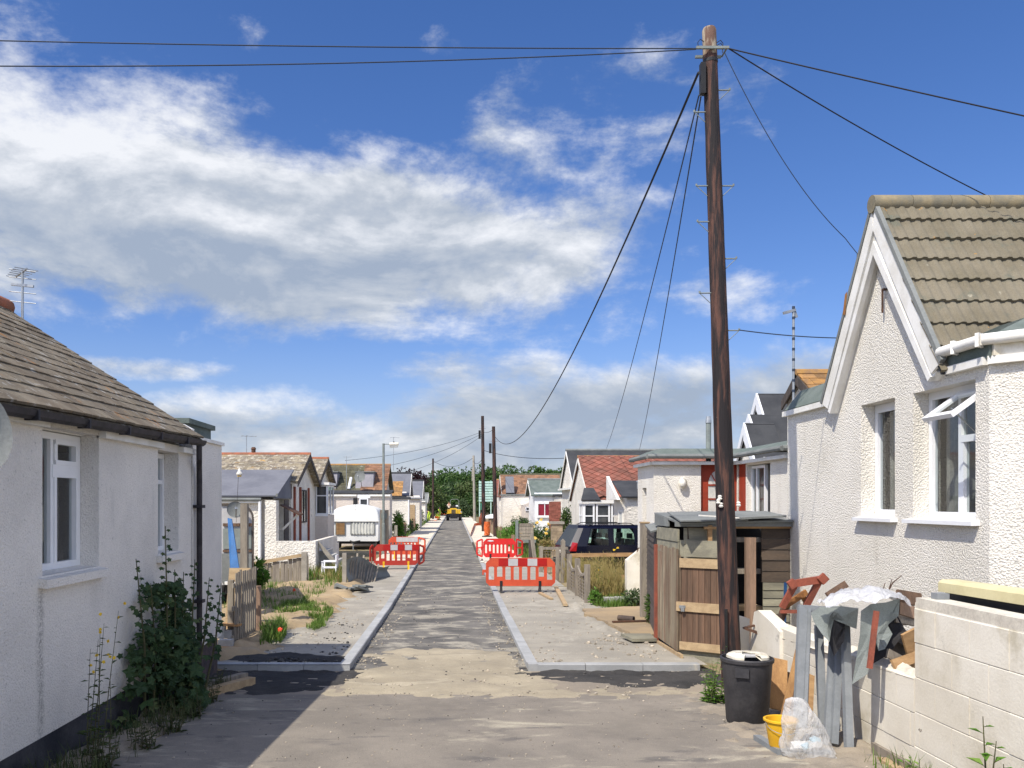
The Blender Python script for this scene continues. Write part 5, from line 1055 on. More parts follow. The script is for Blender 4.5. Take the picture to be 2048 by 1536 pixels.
b = MB(); slab(b, (3.36, 12.75, 2.20), (5.04, 12.75, 2.24), (5.04, 14.6, 2.36), (3.40, 14.6, 2.33), .03); b.box(3.3, 5.04, 12.80, 12.86, 2.14, 2.21); b.build('roof', M['felt_grey'], sh); ro = sh.children[-1]
b = MB(); slab(b, (3.32, 12.62, 2.235), (4.35, 12.7, 2.25), (4.1, 13.8, 2.36), (3.45, 13.9, 2.35), .02); b.build('loose_sheet', M['felt_grey'], ro); b = MB(); slab(b, (4.2, 12.6, 2.28), (4.9, 12.66, 2.31), (4.85, 13.4, 2.37), (4.25, 13.4, 2.34), .03); b.build('loose_sheet', M['felt_grey'], ro); b = MB(); slab(b, (3.28, 14.35, 2.02), (3.5, 14.35, 2.08), (3.5, 14.8, 2.16), (3.28, 14.8, 2.12), .03); b.build('loose_sheet', M['felt_grey'], ro)
b = MB(); b.prism([(3.38, 13.6, 2.12), (3.38, 14.5, 2.12), (3.38, 14.5, 2.32), (3.38, 13.6, 2.24)], (.03, 0, 0)); b.build('roof_edge', M['felt_grey'], ro)
b = MB(); b.box(3.78, 3.84, 12.78, 12.84, 1.80, 2.16); b.box(3.72, 3.90, 12.77, 12.83, 2.10, 2.14); b.build('bracket', M['wood_tan'], sh)
b = MB(); b.beam((3.6, 12.62, 2.31), (4.25, 12.7, 2.27), .06, .02); b.build('batten', M['trim'], ro)

# grey gate post and dark boarded fence beside the yard
pt = thing('fence_post', 'tall grey timber post beside the dark boarded fence', 'post', (3.85, 17.35, 0)); fbox(pt, 'shaft', 'wood_grey', 3.77, 3.93, 17.3, 17.46, -.1, 2.08); b = MB(); b.box(3.76, 3.94, 17.29, 17.47, 2.08, 2.11); b.build('cap', M['wood_pale'], pt)
fn = thing('boarded_fence', 'dark stained horizontal board fence next to the slatted shed side', 'fence', (3.65, 15.8, 0)); b = MB(); board_wall(b, (3.89, 17.2, 0), (3.42, 14.42, 0), .25, 2.0, 17, .02, .004, .02); b.build('boards', M['wood_dark'], fn); fbox(fn, 'post', 'wood_dark', 3.88, 3.96, 17.16, 17.26, 0, 2.05); b = MB(); b.beam((3.89, 17.2, 2.02), (3.42, 14.42, 2.02), .07, .04); b.build('cap_rail', M['wood_dark'], fn)
bt = thing('buttress_wall', 'lichen stained sloping wall end beside the white chalet', 'wall', (4.3, 20.5, 0)); b = MB(); b.prism([(4.525, 21.0, 0), (4.525, 21.0, 1.38), (4.17, 21.0, 1.10), (4.17, 21.0, 0)], (0, -.25, 0)); b.build('face', M['block_paint'], bt)
b = MB(); b.tube([(4.42, 20.8, 1.28), (4.46, 20.78, 1.40), (4.56, 20.78, 1.37), (4.53, 20.78, 1.30)], .016, 6); b.build('hook', M['rust'], bt)

# painted block wall, tall part and broken low part, standing as coursed blocks
WX = 3.78
def blocks(mb, x, t, ya, yb, z0, course, n, L, rag=0, off=0.0, j=.0035):
    for k in range(n):
        y = ya - (L * .5 if k % 2 else 0) - off; 
        while y < yb:
            a, c = max(y + .004, ya), min(y + L - .004, yb); y += L
            if c - a < .03: continue
            if rag and k == n - 1 and random.random() < rag: continue
            q = random.uniform(-j, j); za, zb = z0 + k * course + .004, z0 + (k + 1) * course - .003; e = .006
            mb.add([(x+q,a,za),(x+q,c,za),(x+t,c,za),(x+t,a,za),(x+q,a,zb-e),(x+q,c,zb-e),(x+q+e,c,zb),(x+q+e,a,zb),(x+t,a,zb),(x+t,c,zb)], [(0,1,5,4),(4,5,6,7),(7,6,9,8),(0,4,7,8,3),(1,2,9,6,5),(2,3,8,9),(0,3,2,1)])
    return mb
gw = gz(7)
bw_ = thing('block_wall', 'tall cream painted block wall at the bottom right', 'wall', (WX, 5.5, gw)); b = MB(); blocks(b, WX, .21, 3.6, 7.05, gw - .10, .283, 5, .45); b.build('blockwork', M['block_paint'], bw_)
b = MB(); b.box(WX + .008, WX + .2, 3.6, 7.045, gw - .1, gw + 1.40); b.build('mortar', M['mortar'], bw_)
b = MB(); b.prism([(WX + .006, 3.6, gw + 1.30), (WX + .205, 3.6, gw + 1.30), (WX + .20, 3.6, gw + 1.36), (WX + .12, 3.6, gw + 1.375), (WX + .012, 3.6, gw + 1.36)], (0, 3.46, 0)); b.build('coping', M['block_paint'], bw_)
lw = thing('block_wall', 'low cream painted block wall with a broken top, carrying the leaning grey frames', 'wall', (WX, 8.8, gw)); b = MB(); blocks(b, WX + .006, .20, 7.07, 10.4, gw - .12, .283, 3, .45, 0, .17); b.build('blockwork', M['block_paint'], lw)
b = MB(); b.box(WX + .016, WX + .19, 7.06, 10.4, gw - .12, gw + .72)
b.build('mortar', M['mortar'], lw)
b = MB(); b.add([], []); 
hm = heap([(WX + .03, 7.1), (WX + .19, 7.1), (WX + .19, 10.38), (WX + .03, 10.38)], .06, .03, .06, 1.2, .73, .0, 3.3); hm.build('broken_top', M['mortar'], lw, smooth=True)
hump = thing('broken_block', 'pale broken piece of wall standing between the pole and the frames', 'rubble', (3.75, 10.2, gz(10)))
b = MB(); prof = [(0, 0), (0, .55), (.16, .98), (.30, 1.02), (.75, .93), (1.0, .86), (1.0, 0)]; b.prism([(WX - .03, 10.9 - y, gz(10) + z - .05) for y, z in prof], (.16, 0, 0)); b.build('block', M['block_paint'], hump)
hp2 = thing('broken_block', 'small square pale block behind the dustbin lid', 'rubble', (3.62, 10.9, gz(11))); b = MB(); b.prism([(3.5, 11.1, 0), (3.5, 11.1, 1.0), (3.6, 11.1, 1.06), (3.75, 11.1, 1.02), (3.75, 11.1, 0)], (0, -.2, 0)); b.build('block', M['block_paint'], hp2)

# cream trunking lying over the tall wall, a grey plastic end
tk = thing('plastic_trunking', 'length of cream plastic trunking lying along the top of the tall block wall', 'trunking', (WX + .5, 6, 1.9)); b = MB(); prof = [(0, 0), (0, .075), (.03, .10), (.16, .10), (.16, .085), (.04, .08), (.02, .06), (.02, 0)]; b.prism([(WX + .25 + a, 7.15, gw + 1.44 + c) for a, c in prof], (.12, -3.4, .02)); b.build('cover', M['cream_plastic'], tk)
b = MB(); b.prism([(WX + .28, 7.10, gw + 1.2), (WX + .28, 7.10, gw + 1.48), (WX + .42, 7.10, gw + 1.48), (WX + .42, 7.10, gw + 1.2)], (.12, -3.4, .02)); b.build('gap_shade', M['black_trim'], tk)  # black slab standing in for the shaded gap below the trunking
pe = thing('pipe_end', 'small grey square pipe end standing on the tall block wall', 'pipe', (WX + .14, 6.93, gw + 1.38)); fbox(pe, 'body', 'grey_metal', WX + .09, WX + .19, 6.88, 6.97, gw + 1.385, gw + 1.45)

# ------------------------------------------------------------------ tall telegraph pole
def pole_mat():
    m, nt, b = new_mat('old creosoted pole'); v = coords(nt, (5, 5, .45)); n1 = tnoise(nt, v, 3.0, 7.0, .65, .3)
    col = mixc(nt, n1.smooth(.45, .62), (.020, .017, .018), (.105, .052, .038)); n2 = tnoise(nt, coords(nt, (9, 9, .5), loc=(4, 2, 7)), 3.0, 6.0, .7)
    col = mixc(nt, n2.smooth(.62, .74), col, (.17, .09, .06)); n3 = tnoise(nt, coords(nt, (6, 6, 2), loc=(1, 8, 3)), 6.0, 4.0, .6); col = mixc(nt, n3.smooth(.735, .77), col, (.42, .38, .31))
    nt.links.new(col, b.inputs['Base Color']); b.inputs['Roughness'].default_value = .75; b.inputs['Specular IOR Level'].default_value = .25
    setbump(nt, b, tnoise(nt, coords(nt, (14, 14, .8)), 4.0, 5.0, .65), .7, .02); return m
M['pole'] = pole_mat()
M['pole_top'] = mat('bleached bare pole top', (.32, .27, .20), (.13, .075, .055), 5, lo=.40, hi=.54, stretch=(3, 3, .6), famt=.3, bump=.4)
PB, PT = Vector((3.43, 10.6, .05)), Vector((3.145, 10.6, 8.36)); HT = PT.z - PB.z
def pax(z): return PB.lerp(PT, (z - PB.z) / HT)
def prd(z): return .125 - .041 * (z - PB.z) / HT
tp = thing('telegraph_pole', 'tall leaning brown telegraph pole in the foreground with step irons and a bleached top', 'telegraph pole', PB)
b = MB(); zs = [PB.z + (HT - .34) * k / 24 for k in range(25)]; b.tube([pax(z) + Vector((random.uniform(-.003, .003), 0, 0)) for z in zs], [prd(z) * random.uniform(.985, 1.015) for z in zs], 20); b.build('shaft', M['pole'], tp, smooth=40)
b = MB(); zs = [PT.z - .345, PT.z - .15, PT.z - .03, PT.z]; b.tube([pax(z) for z in zs], [prd(zs[0]) + .001, prd(zs[1]), prd(zs[2]), prd(zs[3]) * .85], 20); b.build('bleached_top', M['pole_top'], tp, smooth=40)
for side, py in ((1, 178), (-1, 222), (-1, 370), (1, 370), (-1, 442), (1, 516), (-1, 585), (1, 660)):
    z = Z(py, 10.55); a = pax(z) + Vector((side * prd(z), -.02, 0)); e = a + Vector((side * .135, 0, 0)); b = MB(); b.tube([a - Vector((side * .02, 0, 0)), e], .009, 6); b.tube([e, e + Vector((0, 0, .025))], .012, 6); b.tube([e, a - Vector((0, 0, .125))], .005, 6); b.build('step_iron', M['lamp_post'], tp)
z = Z(96, 10.5); b = MB(); c = pax(z); b.beam(c + Vector((-.20, -.11, 0)), c + Vector((.20, -.11, .0)), .03, .03); b.beam(c + Vector((-.15, .11, 0)), c + Vector((.17, .11, 0)), .03, .03); b.tube([c + Vector((.18, -.1, 0)), c + Vector((.18, .1, 0))], .012, 6); b.build('cross_bracket', M['lamp_post'], tp)
b = MB(); z0, z1 = Z(185, 10.5), Z(123, 10.5); b.obox((pax(z0).x - prd(z0) - .035, 10.55, (z0 + z1) / 2), (.06, .09, z1 - z0)); b.build('junction_box', M['black_trim'], tp)
b = MB(); zz = Z(115, 10.5); b.tube([pax(zz - .02), pax(zz + .02)], prd(zz) + .006, 16); b.build('band', M['black_trim'], tp)
for k, (s, py) in enumerate(((-1, 82), (1, 84), (1, 90))):
    z = Z(py, 10.5); c = pax(z) + Vector((s * prd(z), -.03, 0)); b = MB(); b.tube([c + Vector((-s * .02, 0, .02)), c + Vector((s * .04, 0, .06)), c + Vector((s * .07, 0, .02)), c + Vector((s * .06, 0, -.06))], .005, 5); b.build('loose_wire', M['cable'], tp)
for dx, py in ((-.055, 995), (-.075, 1003), (-.045, 1010), (.13, 1008)):
    z = Z(py, 10.45); b = MB(); c = pax(z) + Vector((dx - .04 if dx < 0 else dx, -prd(z) * .85, 0)); b.lathe([(.02, -.03), (.03, -.015), (.02, 0), (.028, .015), (.012, .03)], c, 10); b.build('insulator', M['porcelain'], tp)
b = MB(); b.tube([(3.33, 10.48, .1), (3.31, 10.46, 1.2)], .02, 8); b.build('cable_guard', M['black_trim'], tp)

def far_pole(label, px, D, py_top, r, m='pole', lean=0.0, extra=True):
    x = X(px, D); zt = Z(py_top, D); t = thing('telegraph_pole', label, 'telegraph pole', (x, D, 0), 0, 'poles along the lane'); MB().tube([(x + lean, D, -.1), (x, D, zt)], [r, r * .72], 10).build('shaft', M[m], t, smooth=40)
    if extra:
        MB().box(x - r - .16, x - r + .02, D - .1, D + .1, zt - 1.9, zt - 1.2).build('junction_box', M['black_trim'], t)
        b = MB(); b.beam((x - .3, D, zt - 1.05), (x + .3, D, zt - 1.05), .05, .05); b.build('cross_bracket', M['galv'], t)
    return t
far_pole('tallest distant brown pole, just left of the thicker one', 965, 71.5, 832, .17, lean=.1)
far_pole('thick distant brown pole with a flat top beside the orange cone', 987, 61, 853, .16, lean=.15)
far_pole('slim brown pole on the left of the lane near the workers', 866, 125, 917, .17, extra=False)
far_pole('grey concrete pole right of the yellow dumper', 947, 113, 911, .19, 'concrete_post', .15, False)
far_pole('thin grey pole furthest down the lane', 945, 165, 938, .2, 'concrete_post', 0, False)

# ------------------------------------------------------------------ overhead cables
def cable(label, p0, p1, sag, r, m='cable', n=36, extra=None):
    p0, p1 = Vector(p0), Vector(p1); pts = []
    for k in range(n + 1):
        t = k / n; p = p0.lerp(p1, t); p.z -= 4 * sag * t * (1 - t); pts.append(p)
    if extra: pts += [Vector(e) for e in extra]
    b = MB(); b.tube(pts, r, 6); o = b.build('overhead_cable', M[m]); return tag(o, label, 'cable', 'overhead cables')
ct = pax(Z(97, 10.5)); Lx, Rx = ct.x - .2, ct.x + .2
cable('upper of the two long cables running from the tall pole to the left edge', (Lx, 10.5, ct.z), (X(0, 9.6) - 4.5, 9.0, Z(105, 9.6) - .05), .06, .007, 'cable_blue')
cable('lower of the two long cables running from the tall pole to the left edge', (Lx, 10.5, ct.z - .01), (X(0, 9.2) - 4.0, 8.4, Z(155, 9.2) - .2), .14, .007, 'cable_blue')
cable('upper cable from the tall pole to the right edge', (Rx, 10.5, ct.z), (X(2048, 9.0) + 3, 8.0, Z(275, 9.0) - 1.0), .03, .008)
cable('lower cable from the tall pole passing behind the steep tiled ridge', (Rx, 10.5, ct.z), (X(2030, 12.5), 12.6, Z(410, 12.5)), .07, .008)
cable('thin cable from the tall pole to the left barge board of the steep gable', (Rx - .05, 10.5, ct.z - .05), (X(1690, 10.85), 10.85, Z(476, 10.85)), .22, .005, 'cable_blue', extra=[(X(1700, 10.85), 10.85, Z(489, 10.85)), (X(1713, 10.85), 10.83, Z(508, 10.85)), (X(1716, 10.8), 10.83, Z(518, 10.8)), (X(1722, 10.8), 10.83, Z(524, 10.8))])
cable('thick sagging cable from the tall pole to the thick distant pole', (X(1397, 10.5), 10.5, Z(145, 10.5)), (X(990, 61), 61, Z(873, 61)), 2.05, .016, n=60)
cable('left of the two thin cables dropping from the pole to the far roofs', (X(1398, 10.5), 10.5, Z(190, 10.5)), (X(1213, 45), 45, Z(897, 45)), .35, .009, 'cable_blue')
cable('right of the two thin cables dropping from the pole to the far roofs', (X(1402, 10.5), 10.5, Z(192, 10.5)), (X(1279, 40), 40, Z(899, 40)), .3, .009, 'cable_blue')
cable('short cable from the lowest step iron to the house gable', (X(1478, 10.5), 10.5, Z(660, 10.5)), (X(1680, 11.5), 11.5, Z(676, 11.5)), .02, .007, 'cable_blue')
cable('cable from the far poles to the black roofed chalet', (X(968, 71), 71, Z(901, 71)), (X(1136, 48), 48, Z(916, 48)), .25, .02)
cable('short link between the two distant brown poles', (X(967, 71.5), 71.5, Z(864, 71.5)), (X(985, 61), 61, Z(860, 61)), .1, .015)
for k, (pa, pb, Db) in enumerate(((864, 921, 52), (868, 936, 60), (872, 945, 66))):
    cable(('highest', 'middle', 'lowest')[k] + ' faint cable fanning left from the tallest distant pole', (X(963, 71.5), 71.5, Z(pa, 71.5)), (X(690 + 60 * k, Db), Db, Z(pb, Db)), .35, .012)
cable('faint cable between the slim left pole and the grey concrete pole', (X(867, 125), 125, Z(922, 125)), (X(947, 113), 113, Z(915, 113)), 1.0, .025)
cable('faint cable from the concrete pole to the tallest distant pole', (X(947, 113), 113, Z(923, 113)), (X(963, 71.5), 71.5, Z(920, 71.5)), .3, .02)

# ------------------------------------------------------------------ street lamp
ls = thing('street_lamp', 'grey street lamp with a cream lantern on a short arm beside the caravan', 'street lamp', (X(767, 40), 40, 0)); x, y, _ = ls.location; zt = Z(887, 40)
b = MB(); b.tube([(x, y, 0), (x, y, 1.5), (x, y, 1.52), (x, y, zt)], [.085, .085, .06, .055], 10); b.build('column', M['lamp_post'], ls, smooth=40)
b = MB(); b.tube([(x, y, zt - .03), (x + .32, y, zt - .03)], .02, 8); b.build('arm', M['lamp_post'], ls)
b = MB(); prof = [(-.1, .0), (-.12, .06), (-.07, .13), (.07, .13), (.12, .06), (.1, 0)]; b.prism([(x + .28, y + a, zt - .10 + c) for a, c in prof], (.42, 0, .02)); b.build('lantern', M['white_plastic'], ls)
b = MB(); prof = [(-.1, .0), (.1, 0), (.07, -.09), (-.07, -.09)]; b.prism([(x + .30, y + a, zt - .105 + c) for a, c in prof], (.37, 0, .02)); b.build('diffuser', M['curtain_white'], ls); b = MB(); b.tube([(x + .48, y, zt + .03), (x + .48, y, zt + .09)], .035, 8); b.build('photocell', M['black_trim'], ls)
cb_ = thing('meter_cabinet', 'grey timber meter cabinet fixed behind the street lamp post', 'cabinet', (x - .05, 40.2, 0)); fbox(cb_, 'case', 'wood_grey', x - .18, x + .22, 40.15, 40.4, .55, 2.15); fbox(cb_, 'cable_box', 'lamp_post', x - .12, x + .14, 40.08, 40.145, 1.75, 2.0)
fbox(cb_, 'post', 'wood_grey', x - .1, x + .14, 40.2, 40.35, 0, .55)
# ------------------------------------------------------------------ road-works barriers
def barrier(label, loc, rz, W, body, strips, wings=None, feet='black_trim', dark_posts=False):
    """plastic chapter barrier: top board, bottom board, uprights, feet; W half length, built about its own foot"""
    t = thing('plastic_barrier', label, 'barrier', loc, rz, 'plastic road barriers'); B = M[body]; z0, z1, th = .17, .93, .045; c = .14
    b = MB(); b.prism([(-W, -th/2, z1 - .24), (-W, -th/2, z1 - c), (-W + c, -th/2, z1), (W - c, -th/2, z1), (W, -th/2, z1 - c), (W, -th/2, z1 - .24)], (0, th, 0))
    b.prism([(-W, -th/2, z0 + .17), (-W, -th/2, z0 + c * .7), (-W + c * .7, -th/2, z0), (W - c * .7, -th/2, z0), (W, -th/2, z0 + c * .7), (W, -th/2, z0 + .17)], (0, th, 0))
    n = 9
    for k in range(n):
        x = -W + .035 + (2 * W - .07) * k / (n - 1); b.box(x - .04, x + .04, -th * .42, th * .42, z0 + .172, z1 - .242)
    for k in range(n - 1):
        xa = -W + .035 + (2 * W - .07) * k / (n - 1) + .04; xb = xa + (2 * W - .07) / (n - 1) - .08; e = .022
        if k in (1, 6): b.box(xa, xb, -th * .4, th * .4, z0 + .171, z0 + .25)
        for xx, s in ((xa, 1), (xb, -1)): b.add([(xx, -.018, z1 - .241), (xx + s * e, -.018, z1 - .241), (xx, -.018, z1 - .241 - e), (xx, .018, z1 - .241), (xx + s * e, .018, z1 - .241), (xx, .018, z1 - .241 - e)], [(0, 1, 2), (3, 5, 4), (1, 4, 5, 2)])
    b.box(-W - .10, -W, -.015, .015, z0 + .36, z0 + .44); b.box(-W - .10, -W - .06, -.015, .015, z0 + .30, z0 + .36)
    body_o = b.build('panel', B, t, world=False)
    if strips:
        for k, m in enumerate(strips):
            x = -W + .34 + .26 * k; f = MB(); 
            for s in (-1, 1): f.box(x, x + .258, s * (th/2 + .0035) - .003, s * (th/2 + .0035) + .003, z1 - .215, z1 - .02)
            f.build('reflective_strip', M[m], t, world=False)
    for s in (-1, 1):
        f = MB(); x = s * W * .56; f.box(x - .035, x + .035, -.035, .035, z0 - .02, z0 + .14); f.prism([(x - .03, -.24, 0), (x - .03, .24, 0), (x - .03, .20, .05), (x - .03, .04, z0), (x - .03, -.04, z0), (x - .03, -.20, .05)], (.06, 0, 0)); f.build('foot', M[feet], t, world=False)
    for s, ang, wl in wings or ():
        q = MB(); rm = Matrix.Rotation(ang, 3, 'Z'); P = lambda u, z, y: Vector((s * W, 0, 0)) + rm @ Vector((s * u, y, 0)) + Vector((0, 0, z))
        for u0, u1, za, zb in ((.02, .07, z0 + .02, z1 - .02), (wl - .06, wl, z0 + .12, z1 - .12), (.07, wl - .06, .53, .58)):
            q.add([P(u, z, y) for z in (za, zb) for u, y in ((u0, -.02), (u1, -.02), (u1, .02), (u0, .02))], [(0,1,2,3),(4,5,6,7),(0,1,5,4),(1,2,6,5),(2,3,7,6),(3,0,4,7)])
        for (ua, za), (ub, zb) in (((.06, z1 - .03), (wl - .03, z1 - .12)), ((.06, z0 + .03), (wl - .03, z0 + .12))): q.beam(P(ua, za, 0), P(ub, zb, 0), .045, .06)
        q.build('end_wing', B, t, world=False)
    return t
R_, W_ = 'reflect_red', 'reflect_white'
xa, ya = G(1041, 1185, PZ); barrier('orange red barrier with grey reflective strips, nearest on the right path', (xa, ya, PZ + .005), R(-1), .93, 'barrier_faded', [R_, W_, R_, W_, R_])
xa, ya = G(999, 1123, KH); br = barrier('bright red barrier with folded end wings, behind the nearest right barrier', (xa, ya, KH), R(2), .66, 'barrier_red', None, [(-1, R(-25), .30), (1, R(25), .34)], 'rubber')
f = MB(); f.prism([(-.50, -.0265, .83), (-.42, -.0265, .87), (-.28, -.0265, .86), (-.22, -.0265, .83), (-.36, -.0265, .81)], (0, -.002, 0)); f.build('white_mark', M['upvc'], br, world=False)
xa, ya = G(792, 1140, .05); barrier('dull red barrier with two grey reflective strips, nearest on the left path', (xa, ya, PZ - .02), R(7), .80, 'barrier_dull', [R_, W_, R_, W_, R_], [(1, R(28), .28), (-1, R(40), .2)], 'yellow_plastic')
xa, ya = G(806, 1117, KH); barrier('faded red barrier set behind the nearest left barrier', (xa, ya, KH), R(-4), .62, 'barrier_faded', [W_, W_, W_, W_], [(1, R(-24), .40)], 'yellow_plastic')

# orange mesh: a wrapped pin and strips of netting lying over the path edge
on = thing('mesh_roll', 'upright bundle of orange plastic mesh on a black foot by the thick distant pole', 'mesh roll', (X(974, 60), 60, KH)); x = on.location.x
b = MB(); b.sheet(lambda u, v: (x + (.17 + .05 * math.sin(u * 31 + v * 9)) * math.cos(u * 2 * math.pi), 60 + (.17 + .05 * math.sin(u * 23 + v * 12)) * math.sin(u * 2 * math.pi), KH + .1 + v * .95), 28, 10); b.build('mesh', M['orange_net'], on); b = MB(); b.lathe([(.36, 0), (.34, .06), (.12, .09), (.1, .12)], (x, 60, KH), 14); b.build('foot', M['rubber'], on)
def ribbon(label, pts, h, m='orange_net'):
    b = MB(); n = len(pts); vs = []
    for i, (px, py) in enumerate(pts):
        gx, gy_ = G(px, py, KH); vs += [(gx, gy_, KH + .01), (gx + .05, gy_ + .1, KH + .01 + h * (1 if 0 < i < n - 1 else .6))]
    b.add(vs, [(2*i, 2*i+2, 2*i+3, 2*i+1) for i in range(n - 1)]); b.add([(v[0] + .02, v[1] + .03, v[2]) for v in vs], [(2*i, 2*i+1, 2*i+3, 2*i+2) for i in range(n - 1)]); return tag(b.build('mesh_strip', M[m]), label, 'mesh strip')
ribbon('crumpled strip of orange mesh trailing across the right concrete path', [(940, 1072), (944, 1062), (948, 1052), (953, 1051), (959, 1050)], .25)
ribbon('upright orange mesh against the tallest distant pole', [(957, 1051), (961, 1050), (964, 1049)], 1.3)
ribbon('orange mesh edging at the end of the right path', [(925, 1031), (935, 1031), (944, 1031)], .5); ribbon('orange mesh fence across the left path end behind the workers', [(868, 1029.5), (880, 1029.5), (893, 1029.5)], 1.6); ribbon('thin orange mesh lying by the posts near the workers', [(858, 1042), (866, 1041), (873, 1041.5)], .08)
def plank(label, p0, p1, w, t, m='wood_pale', name='plank', group=None, cat='plank', up=(0, 0, 1)):
    b = MB(); b.beam(p0, p1, w, t, up); return tag(b.build(name, M[m]), label, cat, group)
for k, (xx, m) in enumerate(((1.08, 'wood_dark'), (1.22, 'wood_pale'))): plank(('dark' if k == 0 else 'pale') + ' formwork rail laid along the unfinished right kerb line', (xx, 38.2, .06), (xx + .02, 52, .06), .07, .09, m)
a, c = G(1112, 1178, .1), G(1131, 1212, .1); plank('long pale plank lying at the edge of the right path beside the trellis', (*a, PZ + .08), (*c, PZ + .05), .10, .05, 'wood_pale')
a, c = G(1080, 1186, .1), G(1103, 1198, .1); plank('short pale plank lying near the foot of the orange red barrier', (*a, PZ + .03), (*c, PZ + .03), .09, .04, 'wood_pale')
a, c = G(1042, 1275, .09), G(1100, 1276, .09); plank('thin rusty bar lying on the right path near the kerb', (*a, PZ + .02), (*c, PZ + .02), .05, .03, 'rust_orange', 'bar', None, 'bar')
a, c = G(672, 1270, .09), G(704, 1271, .09); plank('short orange brown offcut on the left path near the kerb', (*a, PZ + .03), (*c, PZ + .03), .06, .05, 'ply', 'offcut', None, 'offcut')
a, c = G(400, 1398), G(503, 1370); plank('lower of two pale timber baulks lying by the end of the shaded bungalow', (*a, gz(a[1]) + .05), (*c, gz(c[1]) + .055), .12, .10, 'wood_pale', 'timber_baulk', 'timber baulks by the bungalow', 'timber')
a, c = G(388, 1386), G(490, 1360); plank('upper of two pale timber baulks lying by the end of the shaded bungalow', (*a, gz(a[1]) + .05), (*c, gz(c[1]) + .055), .10, .09, 'wood_grey', 'timber_baulk', 'timber baulks by the bungalow', 'timber')
for k in range(6):
    gx, gy_ = G(944 + k * 2 + random.uniform(-3, 3), 1106 + k * 4, .1); b = MB(); b.ico((max(gx, KR + .08), gy_, KH + .03), random.uniform(.06, .11), (1, .8, .7), .3); tag(b.build('kerb_fragment', M['concrete']), 'broken lump of pale concrete at the end of the laid right kerb', 'rubble', 'broken concrete by the right kerb')

# ------------------------------------------------------------------ junk against the low wall
bn = thing('dustbin', 'black plastic dustbin in front of the tall pole with a broken white lid on top', 'bin', (*G(1494, 1446), 0)); bx_, by_, _ = bn.location; bz = gz(by_) + .01
b = MB(); b.lathe([(.001, 0), (.19, 0), (.205, .02), (.245, .60), (.250, .62), (.262, .625), (.265, .655), (.258, .665), (.247, .665), (.235, .60), (.195, .05), (.001, .05)], (bx_, by_, bz), 32); b.build('body', M['bin'], bn, smooth=40)
b = MB(); b.obox((bx_ - .12, by_ - .215, bz + .54), (.13, .035, .09), Matrix.Rotation(-.45, 3, 'Z')); b.build('handle', M['bin'], bn)
ld = thing('lid', 'broken white plastic lid lying on the black dustbin', 'lid', (bx_ + .01, by_, bz + .67)); b = MB(); n = 30; vs = []
for k in range(n + 1):
    a = -1.2 + 5.4 * k / n; ri = .10 + .03 * math.sin(a * 5); ro = .205 + .008 * math.sin(a * 7)
    for r_, zz in ((ri, .035), (ro * .9, .03), (ro, .012), (ro * 1.01, -.012), (ro * .96, -.012), (ri, .02)): vs.append((ld.location.x + r_ * math.cos(a), ld.location.y + r_ * math.sin(a), ld.location.z + zz))
b.add(vs, [(6*k+i, 6*k+(i+1) % 6, 6*k+6+(i+1) % 6, 6*k+6+i) for k in range(n) for i in range(6)]); b.build('rim', M['white_plastic'], ld, smooth=40)
b = MB(); b.box(ld.location.x - .05, ld.location.x + .14, ld.location.y - .06, ld.location.y + .1, ld.location.z + .0, ld.location.z + .012); b.build('sheet', M['reflect_white'], ld)
def PD(px, py, D): return Vector((X(px, D), D, Z(py, D)))
# grey metal frames leaning on the wall
gf = thing('window_frame', 'grey metal frame with a broad left stile leaning upright in front of the low wall', 'frame', (3.3, 7.7, gz(7.7)))
def bar3(mb, p0, p1, w, t=.05): mb.beam(p0, p1, w, t, (0, -1, 0.05))
b = MB(); bar3(b, PD(1609, 1212, 8.05), PD(1600, 1455, 7.75), .115, .05); b.build('stile', M['grey_metal'], gf); b = MB(); bar3(b, PD(1617, 1218, 8.03), PD(1607, 1452, 7.73), .03, .06); b.build('rebate', M['grey_metal'], gf.children[0])
b = MB(); bar3(b, PD(1690, 1236, 8.0), PD(1698, 1505, 7.6), .065, .06); b.build('stile', M['grey_metal'], gf)
b = MB(); bar3(b, PD(1598, 1219, 8.05), PD(1712, 1226, 7.98), .09, .05); b.build('head_rail', M['grey_metal'], gf); b = MB(); bar3(b, PD(1660, 1507, 7.58), PD(1708, 1509, 7.56), .055, .06); b.build('foot_rail', M['grey_metal'], gf)
g2 = thing('window_frame', 'narrow grey frame leaning behind the broad one, its bars splayed', 'frame', (3.3, 7.9, gz(7.9)))
for (pa, pb, da, db, w) in (((1637, 1250), (1646, 1460), 8.2, 7.95, .07), ((1667, 1262), (1653, 1490), 8.15, 7.75, .06), ((1681, 1250), (1668, 1488), 8.1, 7.72, .06)):
    b = MB(); bar3(b, PD(*pa, da), PD(*pb, db), w, .045); b.build('bar', M['grey_metal'], g2)
g3 = thing('window_frame', 'grey frame lying flat on the ground under the yellow bucket', 'frame', (3.0, 7.7, gz(7.7)))
a, c, e = G(1514, 1477, .02), G(1563, 1507, .02), G(1660, 1509, .02)
for p, q in ((a, c), (c, e)): b = MB(); b.beam((*p, gz(p[1]) + .03), (*q, gz(q[1]) + .03), .07, .05); b.build('bar', M['grey_metal'], g3)
